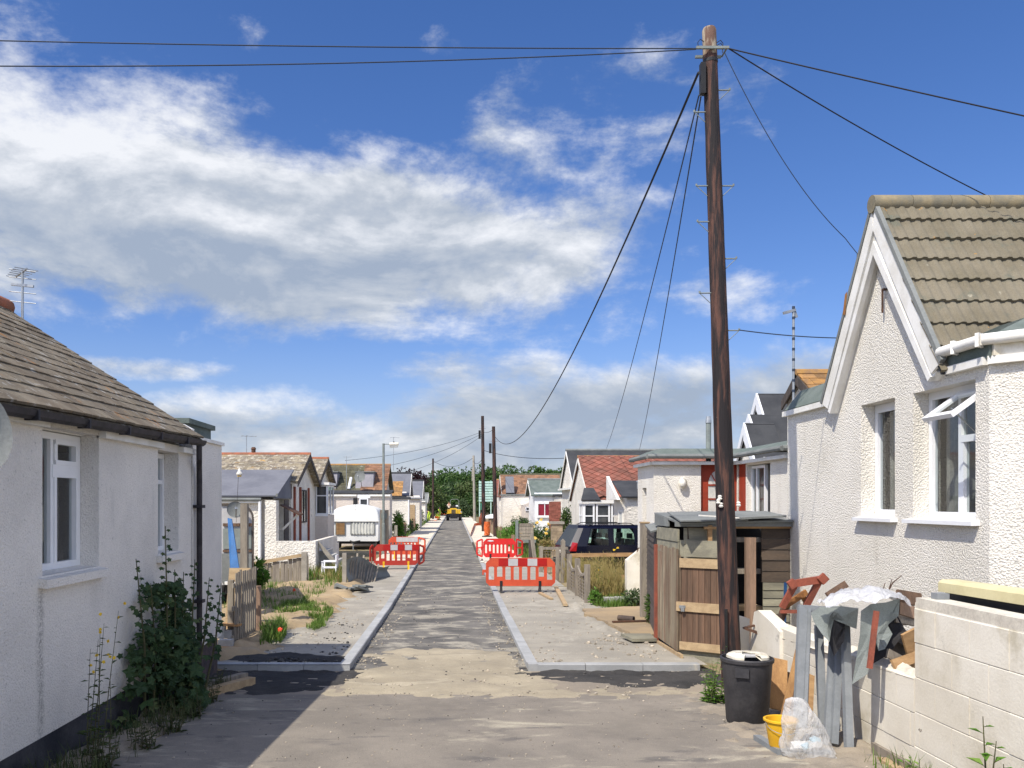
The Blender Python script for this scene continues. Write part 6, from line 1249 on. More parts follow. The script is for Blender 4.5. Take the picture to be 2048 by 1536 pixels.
def scrap(name, m, pts, label=None, cat=None, t=.012, dz=.0, parent=None):
    """torn sheet from outline points (px, py, distance); folds follow the distances"""
    P = [PD(*p) for p in pts]; c = sum(P, Vector()) / len(P); n = len(P); Q = [p + Vector((t * .4, t, 0)) for p in P]; b = MB()
    mid = [(p + c) / 2 + Vector((0, random.uniform(-.025, .025), 0)) for p in P]; mq = [p + Vector((t * .4, t, 0)) for p in mid]
    b.add(P + mid + [c] + Q + mq + [c + Vector((t * .4, t, 0))], [f for i in range(n) for f in ((i, (i+1) % n, n + (i+1) % n, n + i), (n + i, n + (i+1) % n, 2*n), (2*n+1 + i, 3*n+1 + i, 3*n+1 + (i+1) % n, 2*n+1 + (i+1) % n), (3*n+1 + i, 4*n+1, 3*n+1 + (i+1) % n), (i, 2*n+1 + i, 2*n+1 + (i+1) % n, (i+1) % n))])
    o = b.build(name, M[m], parent)
    return tag(o, label, cat) if label else o
scrap('roofing_felt', 'felt_torn', [(1622, 1226, 7.9), (1640, 1214, 8.0), (1680, 1212, 8.0), (1717, 1217, 7.95), (1713, 1258, 7.8), (1700, 1253, 7.78), (1690, 1241, 7.8), (1676, 1226, 7.8), (1667, 1223, 7.8), (1660, 1232, 7.8), (1655, 1258, 7.76), (1659, 1284, 7.7), (1644, 1268, 7.75), (1627, 1243, 7.85)], 'torn grey roofing felt draped over the top of the leaning frames', 'roofing felt')
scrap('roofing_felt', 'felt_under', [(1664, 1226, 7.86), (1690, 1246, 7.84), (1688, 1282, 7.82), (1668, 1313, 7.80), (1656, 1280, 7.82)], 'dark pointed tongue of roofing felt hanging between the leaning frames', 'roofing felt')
scrap('roofing_felt', 'felt_torn', [(1722, 1222, 7.6), (1742, 1208, 7.7), (1772, 1205, 7.7), (1800, 1197, 7.7), (1797, 1232, 7.62), (1783, 1224, 7.6), (1776, 1252, 7.58), (1785, 1268, 7.55), (1770, 1298, 7.5), (1757, 1302, 7.5), (1750, 1278, 7.5), (1744, 1318, 7.42), (1735, 1348, 7.38), (1704, 1369, 7.36), (1712, 1320, 7.42), (1720, 1270, 7.5)], 'long torn tongue of grey roofing felt hanging over the broken wall top', 'roofing felt')
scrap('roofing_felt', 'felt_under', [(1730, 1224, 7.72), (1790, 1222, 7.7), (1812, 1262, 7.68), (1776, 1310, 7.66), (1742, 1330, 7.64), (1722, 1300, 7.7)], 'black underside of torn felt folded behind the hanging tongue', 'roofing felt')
plank('short red brown stick leaning on the torn felt', PD(1753, 1222, 7.35), PD(1739, 1337, 7.3), .04, .03, 'red_paint', 'stick', None, 'stick', (0, -1, 0))
m, nt, bs = new_mat('crumpled clear plastic'); bs.inputs['Base Color'].default_value = (.60, .61, .63, 1); bs.inputs['Roughness'].default_value = .18; bs.inputs['Alpha'].default_value = .72; bs.inputs['Specular IOR Level'].default_value = .6; setbump(nt, bs, tnoise(nt, coords(nt), 16, 4, .6, .5), .9, .05); M['clear_sheet'] = m
def crumple(u, v):
    p = PD(1645 + 165 * u, 1206 - 22 * math.sin(u * 2.9) + 12 * u * 0, 7.65 + .1 * u); n1 = mnoise.fractal(Vector((u * 5, v * 4, 1.5)), 1, 2, 4)
    w = math.sin(math.pi * min(1, max(0, u))) * .5 + .5
    return p + Vector((0, (v - .5) * .5 * w, .05 * n1 + .045 * math.sin(v * 3.1) * w - .03 * (abs(v - .5) * 2) ** 2))
b = MB(); b.sheet(crumple, 44, 18); tag(b.build('plastic_sheet', M['clear_sheet'], smooth=True), 'crumpled clear plastic sheeting on top of the scrap pile', 'plastic sheet')
# heap of scrap boards behind the broken wall
for k, (pa, pb, D, w, m) in enumerate((((1795, 1192), (1842, 1200), 7.75, .12, 'wood_brown'), ((1798, 1216), (1842, 1230), 7.7, .11, 'wood_post'), ((1790, 1238), (1850, 1250), 7.7, .06, 'wood_grey'), ((1818, 1262), (1838, 1335), 7.6, .16, 'wood_tan'), ((1775, 1306), (1812, 1326), 7.55, .08, 'wood_grey'),
        ((1786, 1330), (1836, 1312), 7.5, .09, 'wood_tan'), ((1655, 1192), (1692, 1168), 8.2, .07, 'wood_brown'), ((1760, 1250), (1835, 1290), 7.9, .14, 'wood_dark'), ((1740, 1240), (1830, 1225), 8.0, .2, 'wood_dark'), ((1745, 1290), (1838, 1300), 8.0, .22, 'wood_dark'))):
    lab = ('reddish board topping the scrap heap behind the broken wall', 'sawn brown board below the top one in the scrap heap', 'grey edged board jutting towards the tall block wall', 'broad tan board standing in the gap beside the tall block wall', 'small grey offcut in the gap of the broken wall', 'tan board lying on the broken wall top', 'short brown board poking up behind the clear plastic', 'dark board deep in the scrap heap', 'dark wide board under the clear plastic', 'dark wide board low in the scrap heap')[k]
    a, c = PD(*pa, D), PD(*pb, D + .1); plank(lab, a, c, w, .025, m, 'scrap_board', 'scrap boards heaped behind the broken wall', 'board', (0, -1, .3))
tw = thing('dead_twig', 'bare dead twig sticking up from the scrap heap', 'twig', PD(1772, 1190, 7.9)); b = MB(); b.tube([PD(1770, 1195, 7.9), PD(1785, 1166, 7.9), PD(1803, 1151, 7.9)], [.008, .006, .003], 5); b.tube([PD(1778, 1178, 7.9), PD(1784, 1158, 7.9)], [.005, .003], 5); b.tube([PD(1766, 1180, 7.9), PD(1770, 1166, 7.9)], [.005, .003], 5); b.build('stem', M['rust'], tw)
# red wooden trestle upside down, rusty angle iron
tr = thing('trestle', 'red painted wooden trestle propped behind the low wall', 'trestle', PD(1600, 1200, 10.3))
for nm, pa, pb, da, db, w, t_, m_ in (('top_bar', (1583, 1168), (1647, 1158), 10.2, 10.2, .085, .06, 'red_paint'), ('leg', (1589, 1170), (1564, 1215), 10.2, 10.3, .07, .05, 'red_paint'), ('leg', (1637, 1164), (1612, 1212), 10.2, 10.3, .07, .05, 'red_paint'), ('brace', (1568, 1213), (1613, 1184), 10.35, 10.4, .07, .04, 'rust_orange'), ('rail', (1561, 1223), (1600, 1223), 10.3, 10.3, .04, .04, 'red_paint'), ('leg', (1572, 1210), (1552, 1262), 10.4, 10.4, .08, .05, 'rust'), ('end_block', (1578, 1172), (1590, 1164), 10.15, 10.15, .10, .05, 'red_paint'), ('end_block', (1640, 1163), (1652, 1152), 10.15, 10.15, .10, .05, 'red_paint'), ('brace', (1604, 1190), (1616, 1210), 10.45, 10.4, .06, .04, 'rust_orange')):
    b = MB(); b.beam(PD(*pa, da), PD(*pb, db), w, t_, (0, -1, 0)); b.build(nm, M[m_], tr)
ai = thing('angle_iron', 'rusty bent angle iron lying before the shed', 'scrap metal', PD(1520, 1258, 10.7)); b = MB(); P_ = [PD(1487, 1256, 10.7), PD(1563, 1238, 10.8), PD(1545, 1272, 10.6), PD(1487, 1256, 10.7), PD(1535, 1274, 10.6)]
for p, q in zip(P_, P_[1:]): b.beam(p, q, .04, .02)
b.beam(PD(1525, 1255, 10.7), PD(1555, 1266, 10.7), .05, .02); b.build('bar', M['rust'], ai)
plank('thin blue pole standing in the corner of the pebbledashed house', (X(1571, 12.6), 12.6, Z(1165, 12.6)), (X(1568, 12.6), 12.6, .4), .035, .03, 'blue_sheet', 'pole', None, 'pole')
# bucket, bag, plywood
bk = thing('bucket', 'yellow plastic bucket between the dustbin and the clear bag', 'bucket', (*G(1562, 1492, .05), 0)); x, y, _ = bk.location; z = gz(y) + .05
b = MB(); b.lathe([(.001, 0), (.095, 0), (.10, .01), (.135, .22), (.150, .225), (.150, .24), (.138, .245), (.13, .24), (.098, .02), (.001, .02)], (x, y, z), 26); b.build('body', M['yellow_plastic'], bk, smooth=40)
b = MB(); b.tube([(x - .14, y, z + .22)] + [(x - .14 * math.cos(t), y - .15 * math.sin(t), z + .2 - .06 * math.sin(t)) for t in [math.pi * k / 10 for k in range(1, 10)]] + [(x + .14, y, z + .22)], .003, 5); b.build('handle', M['galv'], bk)
m, nt, bs = new_mat('clear bag film'); nt.nodes.remove(bs); tr_ = nt.nodes.new('ShaderNodeBsdfTransparent'); tr_.inputs[0].default_value = (.93, .93, .93, 1); pb_ = nt.nodes.new('ShaderNodeBsdfPrincipled'); pb_.inputs['Base Color'].default_value = (.78, .78, .77, 1); pb_.inputs['Roughness'].default_value = .22
setbump(nt, pb_, tnoise(nt, coords(nt, (1, 1, .6)), 11, 4, .6, .8), 1.0, .04); lw_ = nt.nodes.new('ShaderNodeLayerWeight'); lw_.inputs[0].default_value = .35; k_ = (Ex(nt, lw_.outputs['Facing']) * .55 + .30 + (tnoise(nt, coords(nt), 9, 4, .6) - .5) * .5).clamp(); ms = nt.nodes.new('ShaderNodeMixShader'); nt.links.new(k_.s, ms.inputs[0]); nt.links.new(tr_.outputs[0], ms.inputs[1]); nt.links.new(pb_.outputs[0], ms.inputs[2]); nt.links.new(ms.outputs[0], next(n for n in nt.nodes if n.type == 'OUTPUT_MATERIAL').inputs[0]); M['bag'] = m
bg_ = thing('plastic_bag', 'clear plastic bag of white and blue rubbish leaning on the yellow bucket', 'bag', (*G(1612, 1508, .03), 0)); x, y, _ = bg_.location; z = gz(y) + .02
def bagf(u, v):
    a = u * 2 * math.pi; h = v; r = (.235 * (1 - h) ** .55 + .03) * (1 + .0) if h > .0 else .2; r = .23 * math.sqrt(max(0.0, 1 - (h * 1.02 - .12) ** 2)) * (1 - .35 * h) if h < .97 else .02
    n1 = mnoise.fractal(Vector((math.cos(a) * 1.6, math.sin(a) * 1.6, v * 2.2)), 1, 2, 4); r *= 1 + .22 * n1
    return (x + r * math.cos(a) - .10 * h + .05 * (1 - h), y + r * .62 * math.sin(a), z + .50 * h)
b = MB(); b.sheet(bagf, 40, 24); b.build('film', M['bag'], bg_, smooth=True)
M['rubbish_white'] = mat('white rubbish', (.72, .71, .68), (.60, .60, .58), 14, famt=.2); M['rubbish_blue'] = mat('pale blue rubbish', (.36, .56, .66), (.5, .62, .68), 14, famt=.2)
for k in range(9):
    b = MB(); b.ico((x + .04 + random.uniform(-.13, .13), y + random.uniform(-.05, .05), z + .05 + random.uniform(0, .13)), random.uniform(.04, .075), (1, .8, .8), .35); b.build('rubbish', M['rubbish_blue' if k % 3 == 1 else 'rubbish_white'], bg_)
for lab, pa, pb, D, w, m in (('orange plywood sheet leaning behind the dustbin', (1558, 1318), (1556, 1420), 9.2, .18, 'ply'), ('tall narrow plywood offcut leaning beside the grey frame', (1598, 1300), (1568, 1432), 8.9, .07, 'ply'), ('dark brown board leaning between dustbin and frame', (1578, 1345), (1572, 1425), 9.3, .16, 'wood_brown'), ('rounded pale post standing behind the grey frame', (1622, 1350), (1618, 1425), 8.6, .07, 'wood_tan')):
    plank(lab, PD(*pa, D), PD(*pb, D - .25), w, .02, m, 'board', 'boards leaning by the dustbin', 'board', (0, -1, 0))
a, c = (3.60, 7.58), (3.52, 5.6); plank('long grey plank lying along the foot of the tall block wall', (3.66, 7.50, gz(7.5) + .05), (3.52, 5.2, gz(5.2) + .05), .035, .11, 'wood_grey')
plank('second plank lying in front of the one at the foot of the block wall', (3.60, 7.2, gz(7.2) + .03), (3.43, 5.4, gz(5.4) + .03), .10, .04, 'wood_pale')

# ------------------------------------------------------------------ left yard
def picket(label, p0, p1, z0, h, n, m='wood_grey', name='picket_gate', tops=.06, rails=(.25, .8), tilt=0.0, cat='gate', w=.055):
    p0, p1 = Vector((*p0, 0)), Vector((*p1, 0)); t = thing(name, label, cat, (p0.x, p0.y, z0)); d = (p1 - p0); L = d.length; d.normalize(); nr = Vector((d.y, -d.x, 0))
    for k in range(n):
        c = p0 + d * (L * (k + .5) / n); hh = h + random.uniform(-tops, tops) * .4; j = random.uniform(-.02, .02); b = MB(); a = c + Vector((0, 0, z0 + random.uniform(0, .03))); e = c + d * (j + tilt) + Vector((0, 0, z0 + hh)); b.beam(a, e, w, .02, nr); b.build('picket', M[m], t)
    for r_ in rails: b = MB(); b.beam(p0 + nr * -.025 + Vector((0, 0, z0 + r_ * h)), p1 + nr * -.025 + d * tilt * r_ + Vector((0, 0, z0 + r_ * h)), .03, .07); b.build('rail', M[m], t)
    return t
g = gz(14) + PZ
picket('weathered grey picket gate standing open beside the end of the bungalow', (-3.52, 13.7), (-3.42, 14.75), g + .0, 1.22, 10, tilt=.05, rails=(.14, .52, .82))
def post(label, px, D, ptop, w, m='wood_grey', z0=0.0, name='fence_post', cap=None, group=None):
    x = X(px, D); t = thing(name, label, 'post', (x, D, z0), 0, group); b = MB(); b.box(x - w/2, x + w/2, D - w/2, D + w/2, z0 - .1, Z(ptop, D)); b.build('shaft', M[m], t)
    if cap: b = MB(); b.prism([(x - w/2, D - w/2, Z(ptop, D)), (x + w/2, D - w/2, Z(ptop, D)), (x, D - w/2, Z(ptop, D) + w * .5)], (0, w, 0)); b.build('cap', M[m], t)
    return t
post('short post at the far end of the open picket gate', 515, 14.9, 1172, .11, 'wood_post', .06); post('post the picket gate hangs from', 462, 13.9, 1160, .09, 'wood_grey', .06)
post('tall rough grey post in the left yard before the arched trailer', 489, 16.2, 1008, .13, 'wood_grey'); post('grey post at the near end of the low leaning plank fence', 609, 25.6, 1104, .16, 'concrete_post'); post('pale concrete post between the grass and the broken netting fence', 689, 25.0, 1106, .12, 'concrete_post')
lf = thing('plank_fence', 'low leaning fence of uneven planks under a pale sloping rail in the left yard', 'fence', (-5.2, 25.9, 0))
for k in range(13):
    x = -5.95 + k * .125; b = MB(); b.beam((x, 25.9, -.05), (x + random.uniform(-.02, .02), 25.9 + random.uniform(-.03, .03), .62 + .02 * k + random.uniform(-.06, .04)), .115, .02, (0, 1, 0)); b.build('board', M['wood_grey'], lf)
b = MB(); b.beam((-6.05, 25.85, .66), (-4.5, 25.85, .93), .05, .10); b.build('rail', M['wood_pale'], lf)
nf = thing('netting_fence', 'collapsed grey netting and board fence below the caravan', 'fence', (-3.0, 25.5, 0))
for k in range(10):
    x = -3.1 + k * .07; b = MB(); b.beam((x, 25.2 + k * .1, 0), (x + .02 + .05 * random.random(), 25.4 + k * .2, .95 - .035 * k + random.uniform(-.1, .1)), .05, .02, (0, 1, 0)); b.build('slat', M['wood_grey'], nf)
b = MB(); b.sheet(lambda u, v: (-3.15 + 1.0 * u + .05 * math.sin(v * 7), 25.0 + 3 * u + .1 * math.sin(u * 9), .85 * v * (1 - .45 * u) + .12 * math.sin(u * 6) * v), 12, 8); b.build('netting', M['felt_grey'], nf)
# arched trailer, blue board, dish on it
at = thing('trailer', 'small grey panelled trailer with an arched top standing in the left yard', 'trailer', (-4.55, 18.6, 0))
def archp(y, x0=-4.95, x1=-4.27, zb=.75, zt=2.46, s=.30): return [(x0, y, zb), (x1, y, zb), (x1, y, zt - s)] + [(x1 - s + s * math.cos(t), y, zt - s + s * math.sin(t)) for t in [math.pi / 2 * k / 6 for k in range(1, 7)]] + [(x0, y, zt)]
b = MB(); b.prism(archp(18.2), (-1.10, 4.3, 0)); b.build('body', M['reflect_white'], at)
b = MB()
pr_ = archp(18.18)[1:]
for p, q in zip(pr_, pr_[1:]): b.beam(p, q, .035, .04, (0, 1, 0))
b.build('edge_trim', M['wood_dark'], at); b = MB(); b.box(-4.90, -4.29, 18.15, 18.199, 2.0, 2.06); b.build('rail', M['wood_brown'], at); b = MB(); b.box(-4.90, -4.29, 18.15, 18.199, 1.45, 1.5); b.build('rail', M['wood_brown'], at)
fbox(at, 'panel', 'lamp_post', -4.9, -4.30, 18.16, 18.198, 1.52, 1.95); fbox(at, 'tailboard', 'felt_grey', -4.92, -4.29, 18.14, 18.198, .8, 1.42)
for x in (-5.5, -4.85): b = MB(); b.lathe([(.02, -.09), (.30, -.09), (.33, -.05), (.33, .05), (.30, .09), (.02, .09)], (x, 20.4, .33), 16, Matrix.Rotation(R(90), 3, 'Y')); b.build('wheel', M['rubber'], at, smooth=40)
b = MB(); b.prism([(-4.9, 18.3, .55), (-4.35, 18.3, .55), (-4.35, 18.3, .74), (-4.9, 18.3, .74)], (-1.0, 3.9, 0)); b.build('chassis', M['black_trim'], at)
dish('grey satellite dish with a long arm fixed to the arched trailer', (X(470, 18), 18.0, Z(1020, 18)), .17, (.35, -.85, .2), (X(470, 18), 18.2, Z(1018, 18)))
bb = thing('board', 'bright blue plastic board leaning against the arched trailer', 'board', (-4.3, 17.4, .5)); b = MB(); b.prism([PD(455, 1036, 17.6), PD(463, 1038, 17.6), PD(480, 1150, 17.2), PD(461, 1152, 17.2)], (.0, .05, 0)); b.build('sheet', M['blue_sheet'], bb)
gd = thing('garden_ornament', 'small white and gold ornament on a thin rod in the left yard', 'ornament', (X(479, 15.5), 15.5, Z(945, 15.5))); b = MB(); b.lathe([(.012, .07), (.03, .05), (.025, .03), (.055, -.01), (.06, -.035), (.03, -.06), (.001, -.065)], gd.location, 12); b.build('jug', M['porcelain'], gd, smooth=True); b = MB(); b.tube([(gd.location.x - .02, 15.5, gd.location.z - .05), (gd.location.x - .06, 15.5, Z(1045, 15.5))], .004, 5); b.build('rod', M['wood_dark'], gd); fbox(gd, 'base', 'yellow_paint', gd.location.x - .03, gd.location.x + .03, 15.47, 15.53, gd.location.z - .075, gd.location.z - .055)
for lab, px, py, D, w, h, m in (('larger grey concrete block low in the left yard', 452, 1312, 13.6, .22, .16, 'grey_block'), ('smaller pale concrete block on the left yard stack', 458, 1290, 13.8, .12, .12, 'grey_block'), ('narrow upright block beside the pale one', 444, 1292, 13.75, .09, .18, 'grey_block')):
    x = X(px, D); z = gz(D) + PZ + (.0 if py > 1300 else .16); tag(MB().box(x - w/2, x + w/2, D - .08, D + .08, z, z + h).build('concrete_block', M[m]), lab, 'block', 'concrete blocks in the left yard')
plank('orange brown board across the top of the concrete blocks', (-3.75, 13.85, gz(13.8) + PZ + .37), (-3.45, 13.8, gz(13.8) + PZ + .36), .16, .03, 'ply', 'board', None, 'board'); plank('pale board lying flat at the foot of the picket gate', (-3.75, 13.45, gz(13.5) + PZ + .05), (-3.1, 13.35, gz(13.4) + PZ + .03), .25, .03, 'wood_tan', 'board', None, 'board'); plank('thin white rail crossing the left yard behind the picket gate', (-3.9, 14.6, 1.13), (-3.5, 14.5, 1.12), .05, .05, 'trim', 'rail', None, 'rail')
pg = thing('leaning_board', 'leaning pale panel between the bungalow end and the picket gate', 'panel', (-3.8, 14.9, .2)); b = MB(); b.prism([(-4.0, 14.9, .2), (-3.62, 14.9, .2), (-3.58, 15.05, 1.35), (-3.95, 15.05, 1.35)], (0, .03, 0)); b.build('sheet', M['wood_pale'], pg)
wc = thing('garden_chair', 'white plastic garden chair in the long grass by the chalet steps', 'chair', (X(660, 27.6), 27.6, 0)); x, y, _ = wc.location
for nm, a_ in (('seat', (-.24, .24, -.22, .22, .40, .43)), ('backrest', (.20, .24, -.22, .22, .43, .82)), ('armrest', (-.24, .22, -.26, -.21, .60, .63)), ('armrest', (-.24, .22, .21, .26, .60, .63))): MB().box(x + a_[0], x + a_[1], y + a_[2], y + a_[3], a_[4], a_[5]).build(nm, M['upvc'], wc)
for sx in (-1, 1):
    for sy in (-1, 1): b = MB(); b.beam((x + sx * .24, y + sy * .24, -.02), (x + sx * .21, y + sy * .22, .6 if sx < 0 else .42), .045, .03); b.build('leg', M['upvc'], wc)
rb = thing('rubble_sack', 'torn grey sack and broken slabs at the corner of the netting fence', 'rubble', (-2.85, 23.6, .1)); b = MB()
for k in range(7): b.obox((-2.9 + random.uniform(-.3, .45), 23.4 + random.uniform(-.4, .6), .14 + random.uniform(0, .12)), (random.uniform(.25, .5), random.uniform(.2, .4), .05), Matrix.Rotation(random.random() * 3, 3, 'Z') @ Matrix.Rotation(random.uniform(-.4, .4), 3, 'X')); 
b.build('slab', M['felt_grey'], rb)

# ------------------------------------------------------------------ right yard fences
lg = thing('trellis_fence', 'weathered trellis panel with scooped top rails between three posts in the right yard', 'fence', (3.2, 22, 0))
for (xa, ya, ha), (xb, yb, hb) in (((3.20, 23.9, 1.0), (3.20, 22.4, .98)), ((3.20, 22.3, .98), (3.21, 20.8, .98))):
    b = MB()
    for k in range(6): t_ = k / 5; y = ya + (yb - ya) * t_; b.beam((xa, y, .08), (xa, y, .62 + .2 * abs(t_ - .5)), .02, .03)
    for k in range(7): b.beam((xa + .018, ya, .12 + k * .085), (xb + .018, yb, .12 + k * .085), .018, .025)
    b.build('lattice', M['wood_grey'], lg); b = MB(); pts = [(xa, ya + (yb - ya) * k / 8, .84 - .16 * math.sin(math.pi * k / 8)) for k in range(9)]
    for p, q in zip(pts, pts[1:]): b.beam(p, q, .04, .07)
    b.build('top_rail', M['wood_grey'], lg)
for y, h in ((23.95, 1.05), (22.35, 1.04), (20.72, 1.0)): fbox(lg, 'post', 'wood_grey', 3.14, 3.27, y - .06, y + .06, -.1, h)
plank('long tan scaffold board fixed as a rail before the dark car', (X(1127, 26.8), 26.8, Z(1111, 26.8)), (X(1262, 26.8), 26.5, Z(1109, 26.5)), .04, .12, 'wood_tan', 'rail_board', None, 'rail'); plank('lower tan rail board half hidden in the dry grass', (X(1180, 26.0), 26.0, .22), (X(1260, 26.0), 25.9, .24), .04, .16, 'wood_tan', 'rail_board', None, 'rail')
post('round topped post at the left end of the tan rail board', 1126, 26.6, 1082, .13, 'wood_grey', 0, cap=True); post('shorter post left of the round topped post', 1115, 26.9, 1096, .10, 'wood_grey'); post('dark post standing between the red barrier and the grey netting', 1061, 33.0, 1080, .14, 'wood_dark')
plank('slanting grey post leaning against the dark post', (X(1063, 32.5), 32.5, Z(1067, 32.5)), (X(1070, 32.5), 32.2, .1), .11, .1, 'wood_grey', 'fence_post', None, 'post')
gn = thing('netting_fence', 'sagging grey netting fence between posts behind the nearest right barrier', 'fence', (3.6, 30, 0)); b = MB()
for k in range(9): b.tube([(3.0 + k * .1, 29.5, 0), (3.02 + k * .1, 29.5, .85 + .05 * math.sin(k))], .008, 4)
for k in range(7): b.tube([(2.95, 29.5, .1 + .12 * k), (3.85, 29.5, .08 + .12 * k)], .008, 4)
b.build('netting', M['wood_grey'], gn); fbox(gn, 'post', 'wood_grey', 2.92, 3.04, 29.45, 29.57, -.1, 1.0); fbox(gn, 'top_rail', 'wood_grey', 2.9, 3.9, 29.46, 29.54, .88, .97)
pf = thing('board_fence', 'short grey boarded fence panel below the yellow rose bush', 'fence', (3.0, 38, 0)); b = MB(); board_wall(b, (2.76, 38, 0), (3.5, 38, 0), .85, 1.58, 5); b.build('boards', M['wood_grey'], pf); fbox(pf, 'post', 'lamp_post', 2.70, 2.82, 37.9, 38.05, 0, 1.72); fbox(pf, 'base_board', 'lamp_post', 2.76, 3.6, 37.92, 37.99, .72, .85); b = MB(); board_wall(b, (3.0, 38.1, 0), (3.9, 38.1, 0), 0, .7, 4); b.build('lower_boards', M['wood_dark'], pf)
bp = thing('brick_wall', 'red brick wall end beside the dark bush', 'wall', (5.0, 44, 0)); b = MB()
for k in range(26):
    for j in range(3): x0 = 4.85 + j * .23 - (.11 if k % 2 else 0); b.box(max(4.85, x0), min(5.45, x0 + .22), 43.9, 44.1, .6 + k * .075, .6 + k * .075 + .068)
b.box(4.855, 5.445, 43.93, 44.07, -.1, 2.55); b.build('brickwork', M['brick'], bp)
sp_ = thing('stone_pier', 'tan stone gate pier with a flat cap left of the dark car', 'pier', (4.25, 36, 0)); b = MB()
for k in range(11):
    for j in range(2): x0 = 4.06 + j * .23; b.box(x0, x0 + .222, 35.8, 36.2, .05 + k * .14, .05 + k * .14 + .132)
b.box(4.065, 4.515, 35.81, 36.19, -.1, 1.58); b.build('stonework', M['stone_wall'], sp_); fbox(sp_, 'cap', 'concrete_post', 4.0, 4.58, 35.74, 36.26, 1.6, 1.70)
sb = thing('stone_edging', 'low pale stone edging block in the right yard weeds', 'block', (4.0, 20.3, 0)); b = MB()
for k in range(3): b.box(3.52 + k * .27, 3.52 + k * .27 + .255, 20.2, 20.4, -.05, .26 + .01 * (k % 2))
b.build('block', M['grey_block'], sb)
pp = thing('pipe', 'short dark pipe lying on the worn concrete slab', 'pipe', (X(1258, 17), 16.6, gz(16.6) + .15)); z = gz(16.6) + .20; b = MB(); b.tube([(3.20, 16.75, z), (3.46, 16.55, z)], .055, 12, False); b.tube([(3.46, 16.55, z), (3.20, 16.75, z)], .042, 12, False); b.build('tube', M['pipe_brown'], pp, smooth=40); b = MB(); b.beam((3.02, 16.4, z - .03), (3.75, 16.55, z - .03), .06, .03); b.build('flat_bar', M['rust'], pp)
db_ = thing('board', 'thick grey board lying as a step before the shed corner', 'board', (3.15, 14.5, gz(14.5) + .1)); b = MB(); b.prism([(2.86, 14.75, gz(14.6) + .12), (3.36, 14.75, gz(14.6) + .12), (3.36, 14.25, gz(14.6) + .11), (2.95, 14.22, gz(14.6) + .11)], (0, 0, .05)); b.build('plank', M['board_grey'], db_)
# ------------------------------------------------------------------ dark car in the right driveway
car = thing('parked_car', 'dark navy people carrier parked in the right driveway, tail towards the lane', 'car', (3.92, 29.2, 0), R(12)); CZ = 0.0
def ring(xl, xb, xr, wl, wm, wb, wr, zb=.24, zm=.62, zbelt=1.0, zr=1.62, zt=1.72, wt=None):
    """half ring of (x, y, z) up one side: sill, waist, belt, roof edge, roof top"""
    return [(xl, wl, zb), (xl - .03, wm, zm), (xb, wb, zbelt), (xr, wr, zr), (xr + .05, (wt or wr * .82), zt)]
ST = [ring(.10, .02, .40, .70, .76, .74, .56), ring(.28, .25, .56, .80, .86, .84, .66), ring(.62, .60, .80, .82, .88, .865, .70), ring(1.45, 1.45, 1.47, .82, .89, .87, .715), ring(1.58, 1.58, 1.58, .82, .89, .87, .715), ring(2.42, 2.42, 2.40, .82, .89, .87, .715), ring(2.55, 2.55, 2.50, .82, .89, .87, .71), ring(3.42, 3.42, 2.85, .82, .88, .86, .68, zr=1.58, zt=1.67), ring(3.62, 3.75, 3.02, .82, .86, .80, .62, zr=1.54, zt=1.60)]
half = 0.85; body = MB(); glasses = []
def sidepts(s, k): return [(x, half + s * w, z + CZ) for x, w, z in ST[k]]
GL = {2, 4, 6}
for s in (-1, 1):
    for k in range(len(ST) - 1):
        A, B_ = sidepts(s, k), sidepts(s, k + 1)
        for j in range(4):
            q = [A[j], B_[j], B_[j+1], A[j+1]]
            if j == 2 and k in GL:
                c = sum((Vector(p) for p in q), Vector()) / 4; iq = [Vector(p).lerp(c, .10) for p in q]
                for i in range(4): body.quad(q[i], q[(i+1) % 4], iq[(i+1) % 4], iq[i])
                g_ = MB(); g_.quad(*[p + Vector((0, -s * .008, 0)) for p in iq]); glasses.append(g_)
            else: body.quad(*q)
for k in range(len(ST) - 1): body.quad(sidepts(-1, k)[4], sidepts(-1, k+1)[4], sidepts(1, k+1)[4], sidepts(1, k)[4])
A, B_ = sidepts(-1, 0), sidepts(1, 0); rear = MB()
for j in (0, 1, 3): body.quad(A[j], B_[j], B_[j+1], A[j+1])
q = [A[2], B_[2], B_[3], A[3]]; c = sum((Vector(p) for p in q), Vector()) / 4; iq = [Vector(p).lerp(c, .10) for p in q]
for i in range(4): body.quad(q[i], q[(i+1) % 4], iq[(i+1) % 4], iq[i])
rear.quad(*iq)
# windscreen gap, bonnet, nose
A, B_ = sidepts(-1, 8), sidepts(1, 8); fr = [[(4.15, .78, .26), (4.25, .80, .55), (4.12, .70, .84)]]
L_, R2 = [(x, half - w, z) for x, w, z in fr[0]], [(x, half + w, z) for x, w, z in fr[0]]
for P_, Q_ in ((A, L_), (B_, R2)):
    for j in range(2): body.quad(P_[j], Q_[j], Q_[j+1], P_[j+1])
body.quad(A[2], L_[2], R2[2], B_[2])
for j in range(2): body.quad(L_[j], R2[j], R2[j+1], L_[j+1])
ws = MB(); ws.quad(A[2], B_[2], B_[3], A[3]); body.quad(A[3], B_[3], B_[4], A[4])
body.box(.3, 3.6, .08, 1.62, .22, .5)
bo = body.build('body', M['car'], car, world=False, smooth=35); [g_.build('side_window', M['car_glass'], car, world=False) for g_ in glasses]; rear.build('rear_window', M['car_glass_dark'], car, world=False); ws.build('windscreen', M['car_glass'], car, world=False)
